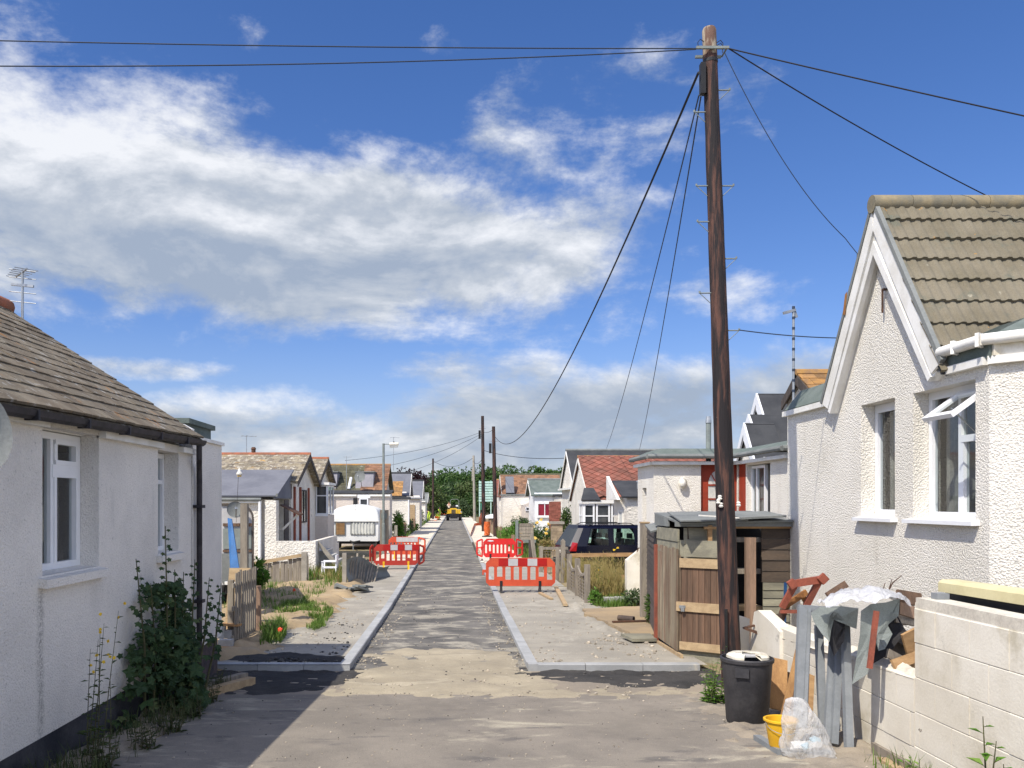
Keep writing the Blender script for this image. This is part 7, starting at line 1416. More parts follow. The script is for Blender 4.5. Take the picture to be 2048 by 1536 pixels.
for x in (.85, 3.45):
    for y in (.02, 1.68):
        b = MB(); Rm = Matrix.Rotation(R(90), 3, 'X'); b.lathe([(.19, -.09), (.29, -.10), (.315, -.06), (.315, .06), (.29, .10), (.19, .09)], (x, y, .315), 22, Rm); ty = b.build('tyre', M['rubber'], car, world=False, smooth=40)
        b = MB(); b.lathe([(.001, -.05), (.05, -.09), (.06, -.05), (.17, -.06), (.19, -.085), (.19, .085), (.17, .06), (.06, .05), (.001, .05)], (x, y, .315), 18, Rm); b.build('rim', M['chrome'], ty, world=False)
for y in (.02, 1.68):
    s = -1 if y < 1 else 1; b = MB(); b.prism([(.01, y + s * -.03, .84), (.24, y + s * -.005, .84), (.28, y + s * -.005, 1.12), (.12, y + s * -.06, 1.14)], (0, s * .03, 0)); b.build('tail_light', M['red_lens'], car, world=False)
b = MB(); b.box(-.06, .14, .08, 1.62, .30, .56); b.build('bumper', M['black_trim'], car, world=False)
for y in (.24, 1.46): b = MB(); b.tube([(.75, y, 1.70), (.95, y, 1.78), (2.3, y, 1.78), (2.5, y, 1.68)], .018, 6); b.build('roof_rail', M['black_trim'], car, world=False)
b = MB(); b.box(-.02, .02, .55, 1.15, .74, .86); b.build('number_plate', M['white_plastic'], car, world=False)
for y in (-.14, 1.78): b = MB(); b.obox((3.2, y, 1.08), (.12, .18, .15)); b.build('wing_mirror', M['car'], car, world=False)
for x in (1.2, 2.45): b = MB(); b.box(x, x + .16, -.045, -.02, .86, .89); b.build('door_handle', M['black_trim'], car, world=False)
for x in (1.5, 2.3): b = MB(); b.box(x, x + .12, .15, .7, .5, 1.22); b.box(x, x + .12, 1.0, 1.55, .5, 1.22); b.obox((x + .06, .42, 1.33), (.1, .28, .18)); b.obox((x + .06, 1.28, 1.33), (.1, .28, .18)); b.build('seat', M['black_trim'], car, world=False)
b = MB(); b.tube([(.72 + 2.0, .4, 1.0 + .18 * math.sin(t)) for t in (0, .1)], .02, 5); b.build('steering_wheel', M['black_trim'], car, world=False)

# ------------------------------------------------------------------ caravans
cv = thing('caravan', 'small white touring caravan with a bulging roof and curtained end window', 'caravan', (-5.2, 46, 0)); CD = 45.2; x0, x1, y0 = X(663, CD), X(757, CD), CD
b = MB(); b.prism([(x0 + .03, y0, .46), (x1 - .03, y0, .46), (x1, y0 + .0, 1.55), (x0, y0, 1.55)], (0, 3.6, 0)); b.build('body', M['caravan'], cv)
b = MB()
def rf(u, v):
    a = u; xx = x0 - .05 + (x1 - x0 + .1) * a; e = (1 - abs(2 * a - 1) ** 14) ** .6; ev = (1 - abs(2 * v - 1) ** 14) ** .5
    return (xx, y0 - .10 + 3.8 * v, 1.50 + (.62 * e + .28 * (1 - abs(2 * a - 1) ** 1.5)) * ev)
b.sheet(rf, 40, 30); b.box(x0 - .04, x1 + .04, y0 - .08, y0 + 3.68, 1.50, 1.55); b.build('roof', M['caravan_roof'], cv, smooth=60); b = MB()
for v0 in (0.0, .06, .2, .5, .8, .97): pass
b.tube([rf(.5, k / 30 * .96 + .02) for k in range(31)], .012, 4); b.build('roof_seam', M['felt_grey'], cv.children[1])
wv = window(cv, 'y', y0 - .02, X(701, CD), X(750, CD), .82, 1.44, 1, None, 'felt_grey', 'glass', None, -1, .05, ('curtain_white', X(703, CD), X(748, CD), -.035)); wv.children[1].data.materials[0] = M['curtain_white']
window(cv, 'y', y0 - .02, X(671, CD), X(691, CD), .80, 1.44, 1, None, 'felt_grey', 'glass', None, -1, .04, ('wood_tan', X(672, CD), X(690, CD), -.035))
b = MB(); b.box(x0 + .2, x1 - .2, y0 + .1, y0 + 3.4, .32, .455); b.beam(((x0 + x1) / 2 - .3, y0 + .2, .48), ((x0 + x1) / 2, y0 - .9, .44), .06, .08); b.beam(((x0 + x1) / 2 + .3, y0 + .2, .48), ((x0 + x1) / 2, y0 - .9, .44), .06, .08); b.build('chassis', M['black_trim'], cv)
for xx in (x0 + .15, x1 - .15): b = MB(); b.lathe([(.02, -.08), (.27, -.08), (.30, -.04), (.30, .04), (.27, .08), (.02, .08)], (xx, y0 + 2.0, .30), 16, Matrix.Rotation(R(90), 3, 'Y')); b.build('wheel', M['rubber'], cv, smooth=40)
b = MB(); b.tube([((x0 + x1) / 2, y0 - .8, .44), ((x0 + x1) / 2, y0 - .8, .02)], .03, 8); b.build('jockey_leg', M['galv'], cv)
c2 = thing('caravan', 'second cream caravan mostly hidden behind the street lamp', 'caravan', (-4.2, 50, 0)); b = MB(); b.prism([(-4.9, 47.2, .45), (-3.78, 47.2, .45), (-3.62, 47.2, 1.2), (-3.72, 47.2, 1.75), (-3.95, 47.2, 1.95), (-4.9, 47.2, 1.95)], (0, 1.9, 0)); b.build('body', M['white_plastic'], c2); window(c2, 'y', 47.18, -4.5, -3.95, 1.2, 1.7, 1, None, 'felt_grey', 'glass_far', None, -1); b = MB(); b.lathe([(.02, -.08), (.27, -.08), (.3, 0), (.27, .08), (.02, .08)], (-3.85, 48.2, .3), 14, Matrix.Rotation(R(90), 3, 'Y')); b.build('wheel', M['rubber'], c2)
# ------------------------------------------------------------------ yellow dumper seen from behind
DY = 118.0; dm = thing('dumper', 'yellow wheeled dumper with a roll frame on the lane, seen from behind', 'dumper', (X(908, DY), DY, 0)); x = dm.location.x
b = MB(); b.prism([(x - .58, DY, 1.0), (x + .42, DY, 1.0), (x + .40, DY, 1.62), (x + .3, DY, 1.72), (x - .46, DY, 1.72), (x - .56, DY, 1.62)], (0, 1.2, 0)); b.build('engine_cover', M['yellow_paint'], dm); b = MB()
for k in range(6): b.box(x - .36, x + .22, DY - .03, DY - .005, 1.02 + k * .09, 1.08 + k * .09)
b.build('grille', M['wood_dark'], dm.children[0]); b = MB(); b.box(x - .75, x + .75, DY - .15, DY + .2, .45, .98); b.box(x - .5, x + .5, DY - .25, DY, .30, .6); b.build('counterweight', M['black_trim'], dm)
for s in (-1, 1):
    for yy in (.45, 2.6): b = MB(); b.lathe([(.15, -.19), (.40, -.2), (.47, -.14), (.47, .14), (.40, .2), (.15, .19)], (x + s * .86, DY + yy, .47), 18, Matrix.Rotation(R(90), 3, 'Y')); ty = b.build('tyre', M['rubber'], dm, smooth=40); b = MB(); b.lathe([(.001, -.1), (.15, -.17), (.15, .17), (.001, .1)], (x + s * .86, DY + yy, .47), 12, Matrix.Rotation(R(90), 3, 'Y')); b.build('rim', M['yellow_paint'], ty)
    b = MB(); b.box(x + s * .86 - .22, x + s * .86 + .22, DY - .05, DY + .95, 1.0, 1.06); b.build('mudguard', M['yellow_paint'], dm)
b = MB(); P_ = [(x - .5 + 0, DY + 1.25, 1.65), (x - .5, DY + 1.25, 2.75), (x - .3, DY + 1.25, 2.95), (x + .5, DY + 1.25, 2.95), (x + .68, DY + 1.25, 2.75), (x + .68, DY + 1.25, 1.65)]; b.tube(P_, .035, 8); b.build('roll_frame', M['lamp_post'], dm); b = MB(); b.prism([(x - .9, DY + 2.1, .9), (x + .9, DY + 2.1, .9), (x + .95, DY + 2.1, 1.45), (x - .95, DY + 2.1, 1.45)], (0, 1.6, .1)); b.build('skip', M['yellow_paint'], dm); b = MB(); b.box(x - .3, x + .25, DY + .9, DY + 1.3, 1.6, 1.75); b.box(x - .3, x + .25, DY + .85, DY + .95, 1.75, 2.15); b.build('seat', M['black_trim'], dm); b = MB(); b.tube([(x - .1, DY + 1.9, 1.4), (x - .1, DY + 1.75, 1.95)], .02, 6); b.lathe([(.17, 0), (.19, .015), (.17, .03)], (x - .1, DY + 1.74, 1.96), 14); b.build('steering_wheel', M['black_trim'], dm)
VY = 146.0; vn = thing('van', 'white van standing beyond the yellow dumper', 'van', (X(914, VY), VY, 0)); x = vn.location.x
b = MB(); b.prism([(x - .85, VY, .45), (x + .85, VY, .45), (x + .88, VY, 1.15), (x + .74, VY, 1.95), (x + .6, VY, 2.05), (x - .6, VY, 2.05), (x - .74, VY, 1.95), (x - .88, VY, 1.15)], (0, 4.2, 0)); b.build('body', M['upvc'], vn); b = MB(); b.prism([(x - .74, VY - .012, 1.2), (x + .74, VY - .012, 1.2), (x + .66, VY - .012, 1.82), (x - .66, VY - .012, 1.82)], (0, .008, 0)); b.build('window', M['glass_far'], vn); fbox(vn, 'bumper', 'black_trim', x - .85, x + .85, VY - .1, VY, .4, .62)
for s in (-1, 1): b = MB(); b.box(x + s * .80 - .06, x + s * .80 + .06, VY - .02, VY, .8, 1.1); b.build('tail_light', M['red_lens'], vn); b = MB(); b.lathe([(.02, -.1), (.3, -.1), (.33, 0), (.3, .1), (.02, .1)], (x + s * .75, VY + .8, .33), 14, Matrix.Rotation(R(90), 3, 'Y')); b.build('wheel', M['rubber'], vn)

# ------------------------------------------------------------------ people at work
def skin_body(name, m, J, E, parent, levels=2, world=False):
    me = bpy.data.meshes.new(name); me.from_pydata([j[0] for j in J], E, []); me.update(); o = bpy.data.objects.new(name, me); COL.objects.link(o); me.materials.append(m); o.parent = parent
    md = o.modifiers.new('skin', 'SKIN'); md.use_smooth_shade = True
    for i, j in enumerate(J): me.skin_vertices[0].data[i].radius = (j[1], j[1]); me.skin_vertices[0].data[i].use_root = (i == 0)
    sb = o.modifiers.new('sub', 'SUBSURF'); sb.levels = sb.render_levels = levels; return o
def person(label, loc, rz, pose, top, legs, hat=None, group=None):
    """one continuous skinned body; jacket, trousers, hair and helmet as clothing over it"""
    t = thing('person', label, 'person', loc, rz, group); P = {k: Vector(v) for k, v in pose.items()}
    names = ['pelvis', 'waist', 'chest', 'neck', 'jaw', 'crown', 'shl', 'ell', 'wrl', 'hal', 'shr', 'elr', 'wrr', 'har', 'hipl', 'knl', 'anl', 'tol', 'hipr', 'knr', 'anr', 'tor']
    rad = dict(pelvis=.13, waist=.125, chest=.145, neck=.055, jaw=.085, crown=.085, shl=.065, ell=.042, wrl=.03, hal=.036, shr=.065, elr=.042, wrr=.03, har=.036, hipl=.085, knl=.056, anl=.04, tol=.035, hipr=.085, knr=.056, anr=.04, tor=.035)
    E_ = [('pelvis','waist'),('waist','chest'),('chest','neck'),('neck','jaw'),('jaw','crown'),('chest','shl'),('shl','ell'),('ell','wrl'),('wrl','hal'),('chest','shr'),('shr','elr'),('elr','wrr'),('wrr','har'),('pelvis','hipl'),('hipl','knl'),('knl','anl'),('anl','tol'),('pelvis','hipr'),('hipr','knr'),('knr','anr'),('anr','tor')]
    def sub(ns, k, ee, nm, m):
        J = [(P[n], rad[n] * k) for n in ns]; ix = {n: i for i, n in enumerate(ns)}; return skin_body(nm, m, J, [(ix[a], ix[b]) for a, b in ee], t)
    sub(names, 1.0, E_, 'body', M['skin'])
    up = ['waist', 'pelvis', 'chest', 'shl', 'ell', 'wrl', 'shr', 'elr', 'wrr']; sub(up, 1.18, [('waist','pelvis'),('waist','chest'),('chest','shl'),('shl','ell'),('ell','wrl'),('chest','shr'),('shr','elr'),('elr','wrr')], 'jacket', M[top])
    lo = ['pelvis', 'hipl', 'knl', 'anl', 'hipr', 'knr', 'anr']; sub(lo, 1.22, [('pelvis','hipl'),('hipl','knl'),('knl','anl'),('pelvis','hipr'),('hipr','knr'),('knr','anr')], 'trousers', M[legs])
    d = (P['crown'] - P['neck']).normalized(); c = P['crown'] + d * .03; q = d.to_track_quat('Z', 'Y').to_matrix()
    b = MB(); b.lathe([(.105, -.03), (.10, .03), (.07, .075), (.001, .095)], c, 16, q)
    if hat: b.lathe([(.12, -.03), (.14, -.035), (.12, -.02)], c, 16, q)
    b.build('helmet' if hat else 'hair', M[hat or 'hair'], t, world=False, smooth=True)
    for s, h, w in (('l', 'hal', 'wrl'), ('r', 'har', 'wrr')):
        f = (P[h] - P[w]).normalized(); sd = f.cross(Vector((0, 1, .2))).normalized(); b = MB()
        for k in range(4): o = sd * (-.03 + .02 * k); b.tube([P[h] + o, P[h] + o + f * (.05 + .01 * (k in (1, 2))), P[h] + o + f * .085 + Vector((0, -.015, -.01))], [.010, .009, .007], 6)
        b.tube([P[h] - sd * .03, P[h] - sd * .06 + f * .03], [.011, .008], 6); b.build('fingers', M['skin'], t, world=False)
    for a in ('anl', 'anr'):
        p = P[a]; b = MB(); b.obox((p.x, p.y - .06, max(.05, p.z - .04)), (.10, .28, .10)); b.build('boot', M['black_trim'], t, world=False)
    j = P['jaw']; fd = Vector((0, -1, 0)); b = MB(); b.obox(j + d * .045 + fd * .095, (.03, .035, .045)); b.build('nose', M['skin'], t, world=False)
    return t
stand = dict(pelvis=(0,0,.98), waist=(0,0,1.12), chest=(0,-.02,1.36), neck=(0,-.03,1.53), jaw=(0,-.04,1.62), crown=(0,-.03,1.74), shl=(-.21,-.02,1.44), ell=(-.27,-.10,1.16), wrl=(-.18,-.30,1.02), hal=(-.16,-.38,1.0), shr=(.21,-.02,1.44), elr=(.29,.02,1.16), wrr=(.28,-.18,.98), har=(.27,-.26,.95), hipl=(-.11,0,.93), knl=(-.12,-.03,.50), anl=(-.13,0,.09), tol=(-.13,-.16,.04), hipr=(.11,0,.93), knr=(.13,.0,.50), anr=(.15,.05,.09), tor=(.16,-.11,.04))
bend = dict(pelvis=(0,.15,.92), waist=(0,.05,1.04), chest=(0,-.17,1.18), neck=(0,-.34,1.24), jaw=(0,-.43,1.23), crown=(0,-.50,1.31), shl=(-.21,-.2,1.22), ell=(-.24,-.3,.92), wrl=(-.16,-.45,.70), hal=(-.14,-.5,.63), shr=(.21,-.2,1.22), elr=(.25,-.28,.92), wrr=(.18,-.45,.72), har=(.16,-.5,.65), hipl=(-.11,.15,.87), knl=(-.14,-.02,.47), anl=(-.14,.1,.09), tol=(-.14,-.06,.04), hipr=(.11,.15,.87), knr=(.14,-.02,.47), anr=(.15,.12,.09), tor=(.15,-.04,.04))
crouch = dict(pelvis=(0,.1,.45), waist=(0,.02,.58), chest=(0,-.1,.78), neck=(0,-.16,.93), jaw=(0,-.22,1.0), crown=(0,-.24,1.11), shl=(-.2,-.1,.86), ell=(-.28,-.25,.62), wrl=(-.15,-.42,.45), hal=(-.12,-.48,.4), shr=(.2,-.1,.86), elr=(.28,-.25,.62), wrr=(.15,-.42,.45), har=(.12,-.48,.4), hipl=(-.12,.08,.42), knl=(-.2,-.32,.52), anl=(-.18,-.08,.09), tol=(-.18,-.24,.04), hipr=(.12,.08,.42), knr=(.2,-.32,.5), anr=(.18,-.08,.09), tor=(.18,-.24,.04))
sit = dict(pelvis=(0,0,.12), waist=(0,.02,.26), chest=(0,0,.50), neck=(0,-.02,.67), jaw=(0,-.03,.76), crown=(0,-.02,.88), shl=(-.2,0,.58), ell=(-.26,-.14,.34), wrl=(-.15,-.38,.32), hal=(-.12,-.46,.34), shr=(.2,0,.58), elr=(.26,-.14,.34), wrr=(.15,-.38,.32), har=(.12,-.46,.34), hipl=(-.1,-.02,.1), knl=(-.14,-.45,.12), anl=(-.14,-.5,-.30), tol=(-.14,-.65,-.34), hipr=(.1,-.02,.1), knr=(.14,-.45,.12), anr=(.14,-.5,-.30), tor=(.14,-.65,-.34))
person('standing worker in lime hi vis jacket and trousers beside the dumper', (X(878.5, 117), 117, KH), R(60), stand, 'hivis', 'hivis')
person('stooping worker in lime hi vis jacket by the slim left pole', (X(857, 112), 112, KH), R(-40), bend, 'hivis', 'hivis')
person('crouching worker in orange trousers at the path end', (X(874, 116), 115.5, KH), R(70), crouch, 'hivis', 'hivis_orange')
person('dumper driver in a pale shirt seated under the roll frame', (X(898, DY + 1), DY + 1.1, 1.66), R(180), sit, 'shirt', 'dark_cloth')

# ------------------------------------------------------------------ plants
def stemmed(name, label, loc, stems, leafm, L=.07, cat='plant', lobes=0, lean=.3, flowers=None, per=16, group=None, taper=True, thick=.007, toward=(0, 0)):
    """upright leafy stems of given heights"""
    t = thing(name, label, cat, loc, 0, group); x, y, z = loc; sb, lb = MB(), MB(); tips = []
    for h in stems:
        a = random.random() * 6.28; r = random.uniform(.02, .18) * lean * 2; b0 = Vector((x + random.uniform(-.10, .10), y + random.uniform(-.10, .10), z - .02)); e = b0 + Vector((math.cos(a) * r * h + toward[0] * h, math.sin(a) * r * h + toward[1] * h, h)); m_ = b0.lerp(e, .5) + Vector((random.uniform(-.03, .03), random.uniform(-.03, .03), 0))
        pts = [b0, b0.lerp(m_, .5), m_, m_.lerp(e, .5), e]; sb.tube(pts, [thick, thick * .9, thick * .7, thick * .55, thick * .3], 5)
        for k in range(per):
            u = (k + random.random() * .6) / per; i = min(3, int(u * 4)); p = pts[i].lerp(pts[i+1], u * 4 - i); an = k * 2.4; d = Vector((math.cos(an), math.sin(an), random.uniform(.0, .5))); s = L * (1.3 - .8 * u if taper else 1) * random.uniform(.7, 1.2)
            q = p + d * s * .6; sb.tube([p, q], thick * .25, 4)
            if lobes: lobed(lb, q + d * s * .3, (d * .4 + Vector((0, -.5, .8)) + rvec() * .4), s * .75, lobes)
            else: leaf(lb, q - d * s * .5, d, (0, 0, 1), s * 1.5, s * .62)
        tips.append((pts, e))
    sb.build('stem', M['stem'], t); lb.build('foliage', leafm, t)
    if flowers:
        fm, cnt, fr = flowers
        for _ in range(cnt):
            pts, e = random.choice(tips); p = e if random.random() < .6 else pts[3].lerp(e, random.random()); p = p + rvec() * .08; b = MB()
            for q in range(7): lobed(b, p + rvec() * fr * .25, rvec() + Vector((0, -.5, .6)), fr * random.uniform(.5, .8), 4)
            b.build('flower', fm, t)
    return t
# big mallow against the shaded wall
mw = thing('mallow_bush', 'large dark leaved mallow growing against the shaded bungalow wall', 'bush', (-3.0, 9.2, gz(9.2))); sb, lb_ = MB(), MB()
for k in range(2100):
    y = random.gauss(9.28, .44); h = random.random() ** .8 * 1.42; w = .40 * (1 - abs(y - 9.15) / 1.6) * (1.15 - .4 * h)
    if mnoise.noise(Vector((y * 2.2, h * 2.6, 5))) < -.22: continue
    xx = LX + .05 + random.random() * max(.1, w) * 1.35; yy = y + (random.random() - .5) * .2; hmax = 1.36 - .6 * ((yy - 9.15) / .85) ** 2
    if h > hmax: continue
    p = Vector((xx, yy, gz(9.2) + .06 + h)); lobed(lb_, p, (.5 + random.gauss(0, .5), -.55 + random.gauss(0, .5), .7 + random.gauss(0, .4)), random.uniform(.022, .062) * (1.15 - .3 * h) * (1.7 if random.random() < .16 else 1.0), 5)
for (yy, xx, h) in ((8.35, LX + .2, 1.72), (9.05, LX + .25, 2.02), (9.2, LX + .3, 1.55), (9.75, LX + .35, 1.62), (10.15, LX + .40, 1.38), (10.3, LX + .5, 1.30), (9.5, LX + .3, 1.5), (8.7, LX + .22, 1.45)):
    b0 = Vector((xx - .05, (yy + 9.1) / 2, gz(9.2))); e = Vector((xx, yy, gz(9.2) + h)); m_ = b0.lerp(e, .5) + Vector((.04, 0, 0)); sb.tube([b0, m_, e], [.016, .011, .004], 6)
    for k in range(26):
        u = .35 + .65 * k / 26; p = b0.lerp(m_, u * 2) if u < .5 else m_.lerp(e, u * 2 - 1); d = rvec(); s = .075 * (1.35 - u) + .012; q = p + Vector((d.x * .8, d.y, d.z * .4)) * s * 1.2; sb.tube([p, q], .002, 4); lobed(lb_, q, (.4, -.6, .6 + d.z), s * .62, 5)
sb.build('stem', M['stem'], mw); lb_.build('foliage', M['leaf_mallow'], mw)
stemmed('yellow_flowered_weed', 'tall sparse weed with yellow flowers against the shaded wall', (-2.98, 7.15, gz(7.15)), [1.3, 1.12, 1.05, .9, .98, .72, 1.2], M['leaf_weed'], .055, lean=.48, flowers=(M['flower_yellow'], 13, .02), per=17, thick=.005)
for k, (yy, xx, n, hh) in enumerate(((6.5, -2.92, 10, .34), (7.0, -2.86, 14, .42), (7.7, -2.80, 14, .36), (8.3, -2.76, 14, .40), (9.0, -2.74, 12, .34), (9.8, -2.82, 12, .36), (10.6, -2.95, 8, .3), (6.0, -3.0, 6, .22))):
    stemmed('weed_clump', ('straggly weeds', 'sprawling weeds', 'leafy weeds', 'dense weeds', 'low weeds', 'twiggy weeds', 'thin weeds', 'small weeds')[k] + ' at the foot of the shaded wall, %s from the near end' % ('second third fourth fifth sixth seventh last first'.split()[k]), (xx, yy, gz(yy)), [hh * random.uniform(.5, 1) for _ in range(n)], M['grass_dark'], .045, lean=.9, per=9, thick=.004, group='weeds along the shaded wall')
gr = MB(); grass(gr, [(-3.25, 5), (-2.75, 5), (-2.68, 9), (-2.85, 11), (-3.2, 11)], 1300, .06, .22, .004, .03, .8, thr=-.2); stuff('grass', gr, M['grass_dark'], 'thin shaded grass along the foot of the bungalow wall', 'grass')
# weeds by the pole, bottom right plants
stemmed('weed_clump', 'green weeds at the foot of the tall pole beside the dustbin', (X(1424, 9.9), 9.85, gz(9.9)), [.46, .40, .52, .36, .44, .32, .4, .34, .3, .38, .7, .35, .4, .3, .5, .26, .3, .22, .34, .42, .28, .36, .2, .24], M['leaf_bright'], .05, lean=.9, per=14, thick=.004)
stemmed('thistle', 'broad leaved green weed growing before the tall block wall at the right edge', (3.5, 5.52, gz(5.5)), [.74, .60, .45], M['leaf_bright'], .11, lean=.25, per=11, thick=.009); stemmed('weed_clump', 'small weeds at the foot of the tall block wall', (3.45, 6.3, gz(6.3)), [.3, .24, .28, .22, .32, .2, .26, .18], M['leaf_bright'], .06, lean=.9, per=8, thick=.004); stemmed('weed_clump', 'low green weeds in the bottom right corner', (3.35, 5.75, gz(5.8)), [.3, .26, .33, .22, .2, .23, .35, .28, .3], M['leaf_bright'], .06, lean=.9, per=8, thick=.004); stemmed('weed_clump', 'wispy weed behind the leaning grey frames', (3.62, 8.3, gz(8.3)), [.5, .4, .3], M['leaf_weed'], .04, lean=.4, per=16, thick=.004)
gr = MB(); grass(gr, [(3.2, 5), (3.7, 5), (3.7, 7.2), (3.4, 7.2)], 200, .06, .2, .004, .03, .8); stuff('grass', gr, M['grass_green'], 'sparse green grass along the foot of the tall block wall', 'grass')
# grass in the two yards
def poly_px(p, dz=.05): return [G(a, c, dz) for a, c in p]
gr = MB(); grass(gr, poly_px([(540, 1238), (560, 1222), (600, 1205), (640, 1215), (668, 1232), (655, 1250), (640, 1248), (590, 1235)]), 2600, .05, .17, .006, PZ + .07, .9, thr=.02, nsc=3); grass(gr, poly_px([(520, 1300), (524, 1262), (560, 1252), (575, 1275), (560, 1296)]), 1000, .08, .26, .006, PZ + .05, .9, thr=-.05, nsc=3); grass(gr, poly_px([(610, 1262), (645, 1245), (652, 1258), (630, 1268)]), 420, .05, .14, .006, PZ + .05, .9, thr=-.3); stuff('grass', gr, M['grass_green'], 'green grass tufts on the sandy left verge', 'grass')
gr = MB(); grass(gr, [(-4.3, 25.2), (-3.2, 25.2), (-3.3, 31), (-5.5, 34), (-7, 34), (-5, 27)], 4200, .12, .45, .010, .08, .5, thr=-.25); grass(gr, [(-7, 17.5), (-3.3, 17.5), (-3.4, 25), (-7, 25)], 3000, .08, .3, .008, .06, .7, thr=0.0); stuff('grass', gr, M['grass_green'], 'long grass in the left yard around the garden chair', 'grass')
gr = MB(); grass(gr, [(-6.6, 26.2), (-4.6, 26.2), (-4.9, 30.5), (-7, 30.5)], 1600, .2, .6, .009, .05, .5); grass(gr, [(-4.2, 25.3), (-3.3, 25.3), (-3.4, 31), (-5, 31)], 1200, .15, .5, .008, .08, .6); stuff('dry_grass', gr, M['grass_dry'], 'dry tall grass by the left yard fence', 'grass', False)
gr = MB(); grass(gr, [(3.35, 20.9), (4.3, 20.9), (4.5, 26.4), (5.6, 27.5), (3.4, 27.5)], 6500, .3, .72, .009, .03, .35, seeds=True, thr=-.5); stuff('dry_grass', gr, M['grass_dry'], 'tall dry grass in the right yard before the dark car', 'grass')
gr = MB(); grass(gr, [(3.3, 19.6), (4.1, 19.4), (4.4, 20.6), (3.3, 20.9)], 1500, .1, .3, .007, .06, .8, thr=-.3); grass(gr, [(2.9, 36), (4.6, 36), (5.5, 60), (2.95, 60)], 6000, .25, .85, .016, .0, .5, thr=-.35); grass(gr, [(-3.6, 60), (-3.3, 60), (-3.3, 115), (-4.2, 115)], 1800, .2, .6, .02, 0, .5, thr=-.2); stuff('grass', gr, M['grass_green'], 'rough green grass along the right verge and beyond', 'grass')
stemmed('hollyhock', 'tall spike of green leaves before the white chalet', (X(1190, 21.5), 21.5, .05), [1.15, .9], M['leaf_mid'], .075, lean=.15, per=34, flowers=(M['flower_yellow'], 1, .03)); stemmed('hollyhock', 'second leafy spike with a yellow top nearer the sloping wall end', (X(1228, 23), 23, .05), [1.25], M['leaf_weed'], .07, lean=.1, per=30, flowers=(M['flower_yellow'], 2, .05))
bush('weed_bush', 'grey green weeds at the foot of the sloping wall end', (X(1262, 20.3), 19.8, .04), (.42, .35, .27), M['leaf_willow'], 900, .07); bush('weed_bush', 'dark grassy weeds at the foot of the dark board fence', (X(1304, 16.5), 16.2, .1), (.20, .3, .38), M['leaf_mid'], 800, .11, asp=.25); bush('weed_bush', 'green weeds at the foot of the last trellis post', (X(1192, 20.3), 20.3, .04), (.26, .2, .22), M['leaf_bright'], 500, .06)
bush('shrub', 'bright leafy shrub beside the arched trailer', (X(516, 22), 22.0, .1), (.30, .3, .45), M['leaf_bright'], 420, .14); 
for k, (px, py) in enumerate(((588, 1197), (560, 1284))):
    gx, gy_ = G(px, py, .1); p = thing('poppy', ('upper' if k == 0 else 'lower') + ' red poppy on the left verge', 'flower', (gx, gy_, gz(gy_) + .1)); b = MB(); b.tube([(gx, gy_, gz(gy_) + .08), (gx, gy_, gz(gy_) + .3)], .004, 4); b.build('stem', M['stem'], p); b = MB()
    for q in range(6): lobed(b, Vector((gx, gy_, gz(gy_) + .31)) + rvec() * .02, rvec() + Vector((0, -.5, .5)), .035, 4)
    b.build('flower', M['poppy'], p)
for k, (px, py, D) in enumerate(((598, 1150, 15.9), (521, 1180, 15.2), (547, 1215, 15.5))): pass
bush('rose_bush', 'rose bush with pale yellow flowers left of the stone gate pier', (3.95, 40, .2), (.95, .8, .78), M['leaf_mid'], 2600, .10, flowers=(M['flower_rose'], 17, .10)); bush('hedge_bush', 'dense green hedge bush below the white lean-to chalet', (3.5, 50, .1), (.85, 1.6, .75), M['leaf_bright'], 2200, .13); bush('hedge_bush', 'reedy green bush behind the thick distant pole', (4.3, 54, .1), (1.0, 1.4, .85), M['leaf_willow'], 1800, .16, asp=.3)
bush('tall_bush', 'tall dark bush between the red brick wall and the white porch', (5.5, 42, .3), (.55, .5, 1.15), M['leaf_mid'], 1800, .11); bush('dry_bush', 'brown seeding plants left of the dark car', (X(1092, 34), 34, .1), (.38, .4, .55), M['grass_dry'], 700, .14, asp=.3)
bush('reed_clump', 'tall reed like plants behind the left barriers', (-3.55, 54, 0), (.42, .5, 1.0), M['leaf_bright'], 900, .3, asp=.16)
for k, (yy, xx, rr, mm) in enumerate(((62, -3.9, .75, 'leaf_mid'), (68, -3.8, .8, 'leaf_willow'), (74, -3.7, .7, 'leaf_mid'), (82, -3.8, .9, 'leaf_mid'), (92, -3.9, 1.1, 'leaf_willow'))): bush('garden_bush', ('nearest', 'second', 'middle', 'fourth', 'furthest')[k] + ' bush in the row along the left path', (xx, yy, 0), (rr, rr, rr * .8), M[mm], 700, .18, group='bushes along the left path')
for k in range(10):
    yy = 50 + k * 4.6; x = -3.42; h = random.uniform(.75, 1.25); m = 'wood_post' if k % 3 else 'concrete_post'; b = MB(); b.box(x - .09, x + .09, yy - .09, yy + .09, 0, h); tag(b.build('fence_post', M[m]), ('brown' if k % 3 else 'pale concrete') + ' stub post in the fence line along the far left path', 'post', 'stub posts along the left path')
for k in range(9):
    yy = 44 + k * 6; x = 3.0 + .02 * k; b = MB(); b.box(x - .08, x + .08, yy - .08, yy + .08, 0, random.uniform(.7, 1.15)); tag(b.build('fence_post', M['wood_post']), 'brown stub post in the fence line along the far right path', 'post', 'stub posts along the right path')
bv = thing('ivy_hedge', 'dark ivy clump hiding the white front beyond the left row', 'hedge', (-4.6, 88, 0)); b = MB(); crown(b, (-4.5, 88, 1.0), (.9, .8, 1.2), 900, .2, 8); b.build('foliage', M['leaf_mallow'], bv)
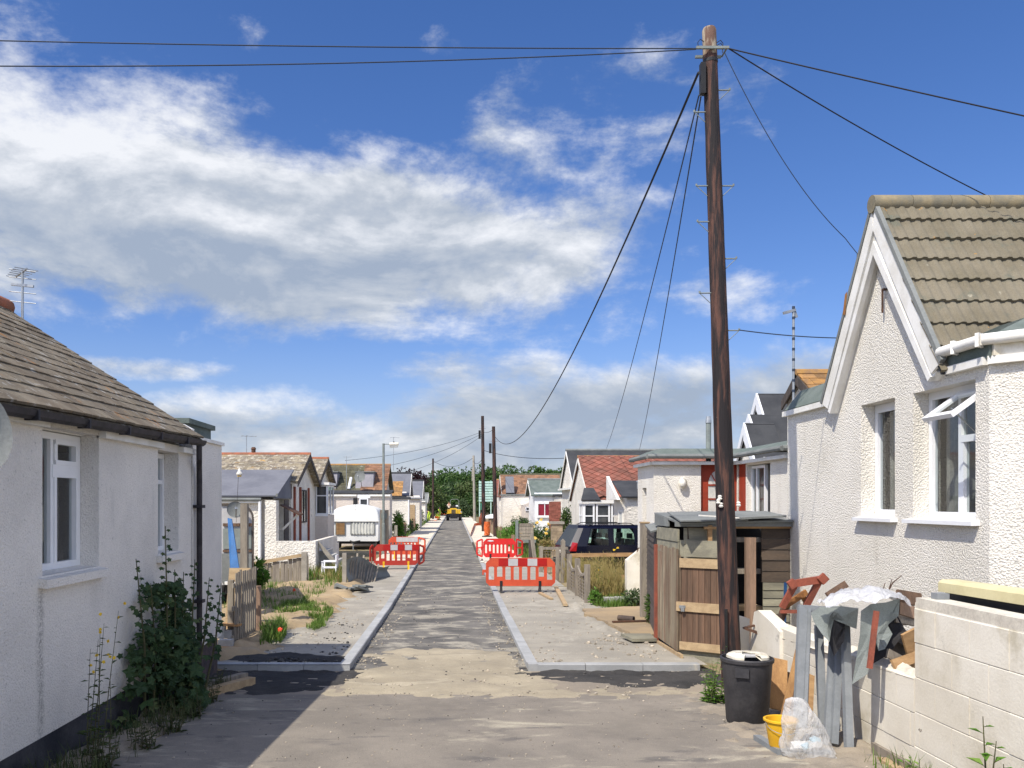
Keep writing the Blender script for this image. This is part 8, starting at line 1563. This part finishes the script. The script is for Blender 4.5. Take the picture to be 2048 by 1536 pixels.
# trees closing the lane
for k, (px, D, top, rad, n, mm, lab) in enumerate((
        (925, 185, 929, (7.5, 6, 4.6), 5200, 'leaf_tree', 'broad dark green tree closing the far end of the lane'), (884, 176, 944, (5.5, 5, 4.2), 3600, 'leaf_tree', 'dark tree left of the broad one at the lane end'), (985, 180, 928, (6.5, 5, 4.6), 4200, 'leaf_tree', 'round dark tree behind the two brown poles'), (1022, 170, 936, (4.5, 4, 3.6), 2600, 'leaf_tree', 'dark tree right of the brown poles over the low roofs'),
        (953, 190, 941, (5.5, 5, 4.5), 2600, 'leaf_tree', 'dark tree seen between the concrete pole and the brown poles'), (907, 160, 968, (5.0, 4, 3.0), 2600, 'leaf_willow', 'grey green willow like tree low behind the van'), (936, 152, 963, (2.6, 2.6, 2.8), 1700, 'leaf_tree_pale', 'pale green tree left of the concrete pole'), (858, 150, 950, (2.8, 3, 3.2), 1700, 'leaf_tree', 'dark tree behind the last left chalet'), (862, 138, 968, (2.3, 2.3, 2.2), 1100, 'leaf_tree_pale', 'dull green tree left of the slim pole'),
        (815, 112, 935, (1.6, 1.6, 1.5), 800, 'leaf_purple', 'smaller purple leaved tree over the dark slate chalet'), (832, 114, 940, (1.8, 1.8, 1.4), 800, 'leaf_purple', 'broader purple leaved tree over the dark slate chalet'), (1080, 150, 936, (3.2, 3, 2.0), 1500, 'leaf_tree', 'dark tree above the low grey roofs on the right'), (1098, 152, 938, (2.4, 3, 1.8), 1000, 'leaf_tree', 'smaller dark tree beside the tall black roof'), (1129, 118, 927, (.9, .9, 1.9), 700, 'leaf_tree', 'thin feathery tree touching the edge of the black roof'))):
    x = X(px, D); h = Z(top, D); tree('tree', lab, (x, D, 0), h, rad, M[mm], n, .62 if D > 130 else .34, 'trees at the end of the lane', clumps=22, crown_c=(x, D, h - rad[2] * .95))
for k, (px, D, r_, h) in enumerate(((880, 158, 3.0, 2.3), (898, 150, 2.8, 2.4), (920, 162, 3.4, 2.6), (934, 138, 1.6, 1.7), (944, 150, 2.2, 2.2), (958, 158, 3.0, 2.5), (975, 150, 3.0, 2.2), (866, 162, 3.0, 2.6), (848, 165, 3.2, 3.0))):
    bush('undergrowth_bush', ('first', 'second', 'third', 'fourth', 'fifth', 'sixth', 'seventh', 'eighth', 'ninth')[k] + ' bush in the undergrowth below the lane end trees', (X(px, D), D, 0), (r_, 2.0, h), M['leaf_tree' if k % 3 else 'leaf_willow'], 1100, .5, group='undergrowth below the far trees')
wd = MB()
for k in range(60): crown(wd, (-150 + k * 5 + random.uniform(-2, 2), 262 + random.uniform(-8, 8), 2.5), (5, 4, random.uniform(2.0, 3.4)), 160, 1.3, 5)
stuff('distant_wood', wd, M['leaf_tree'], 'low band of distant trees along the horizon', 'trees')
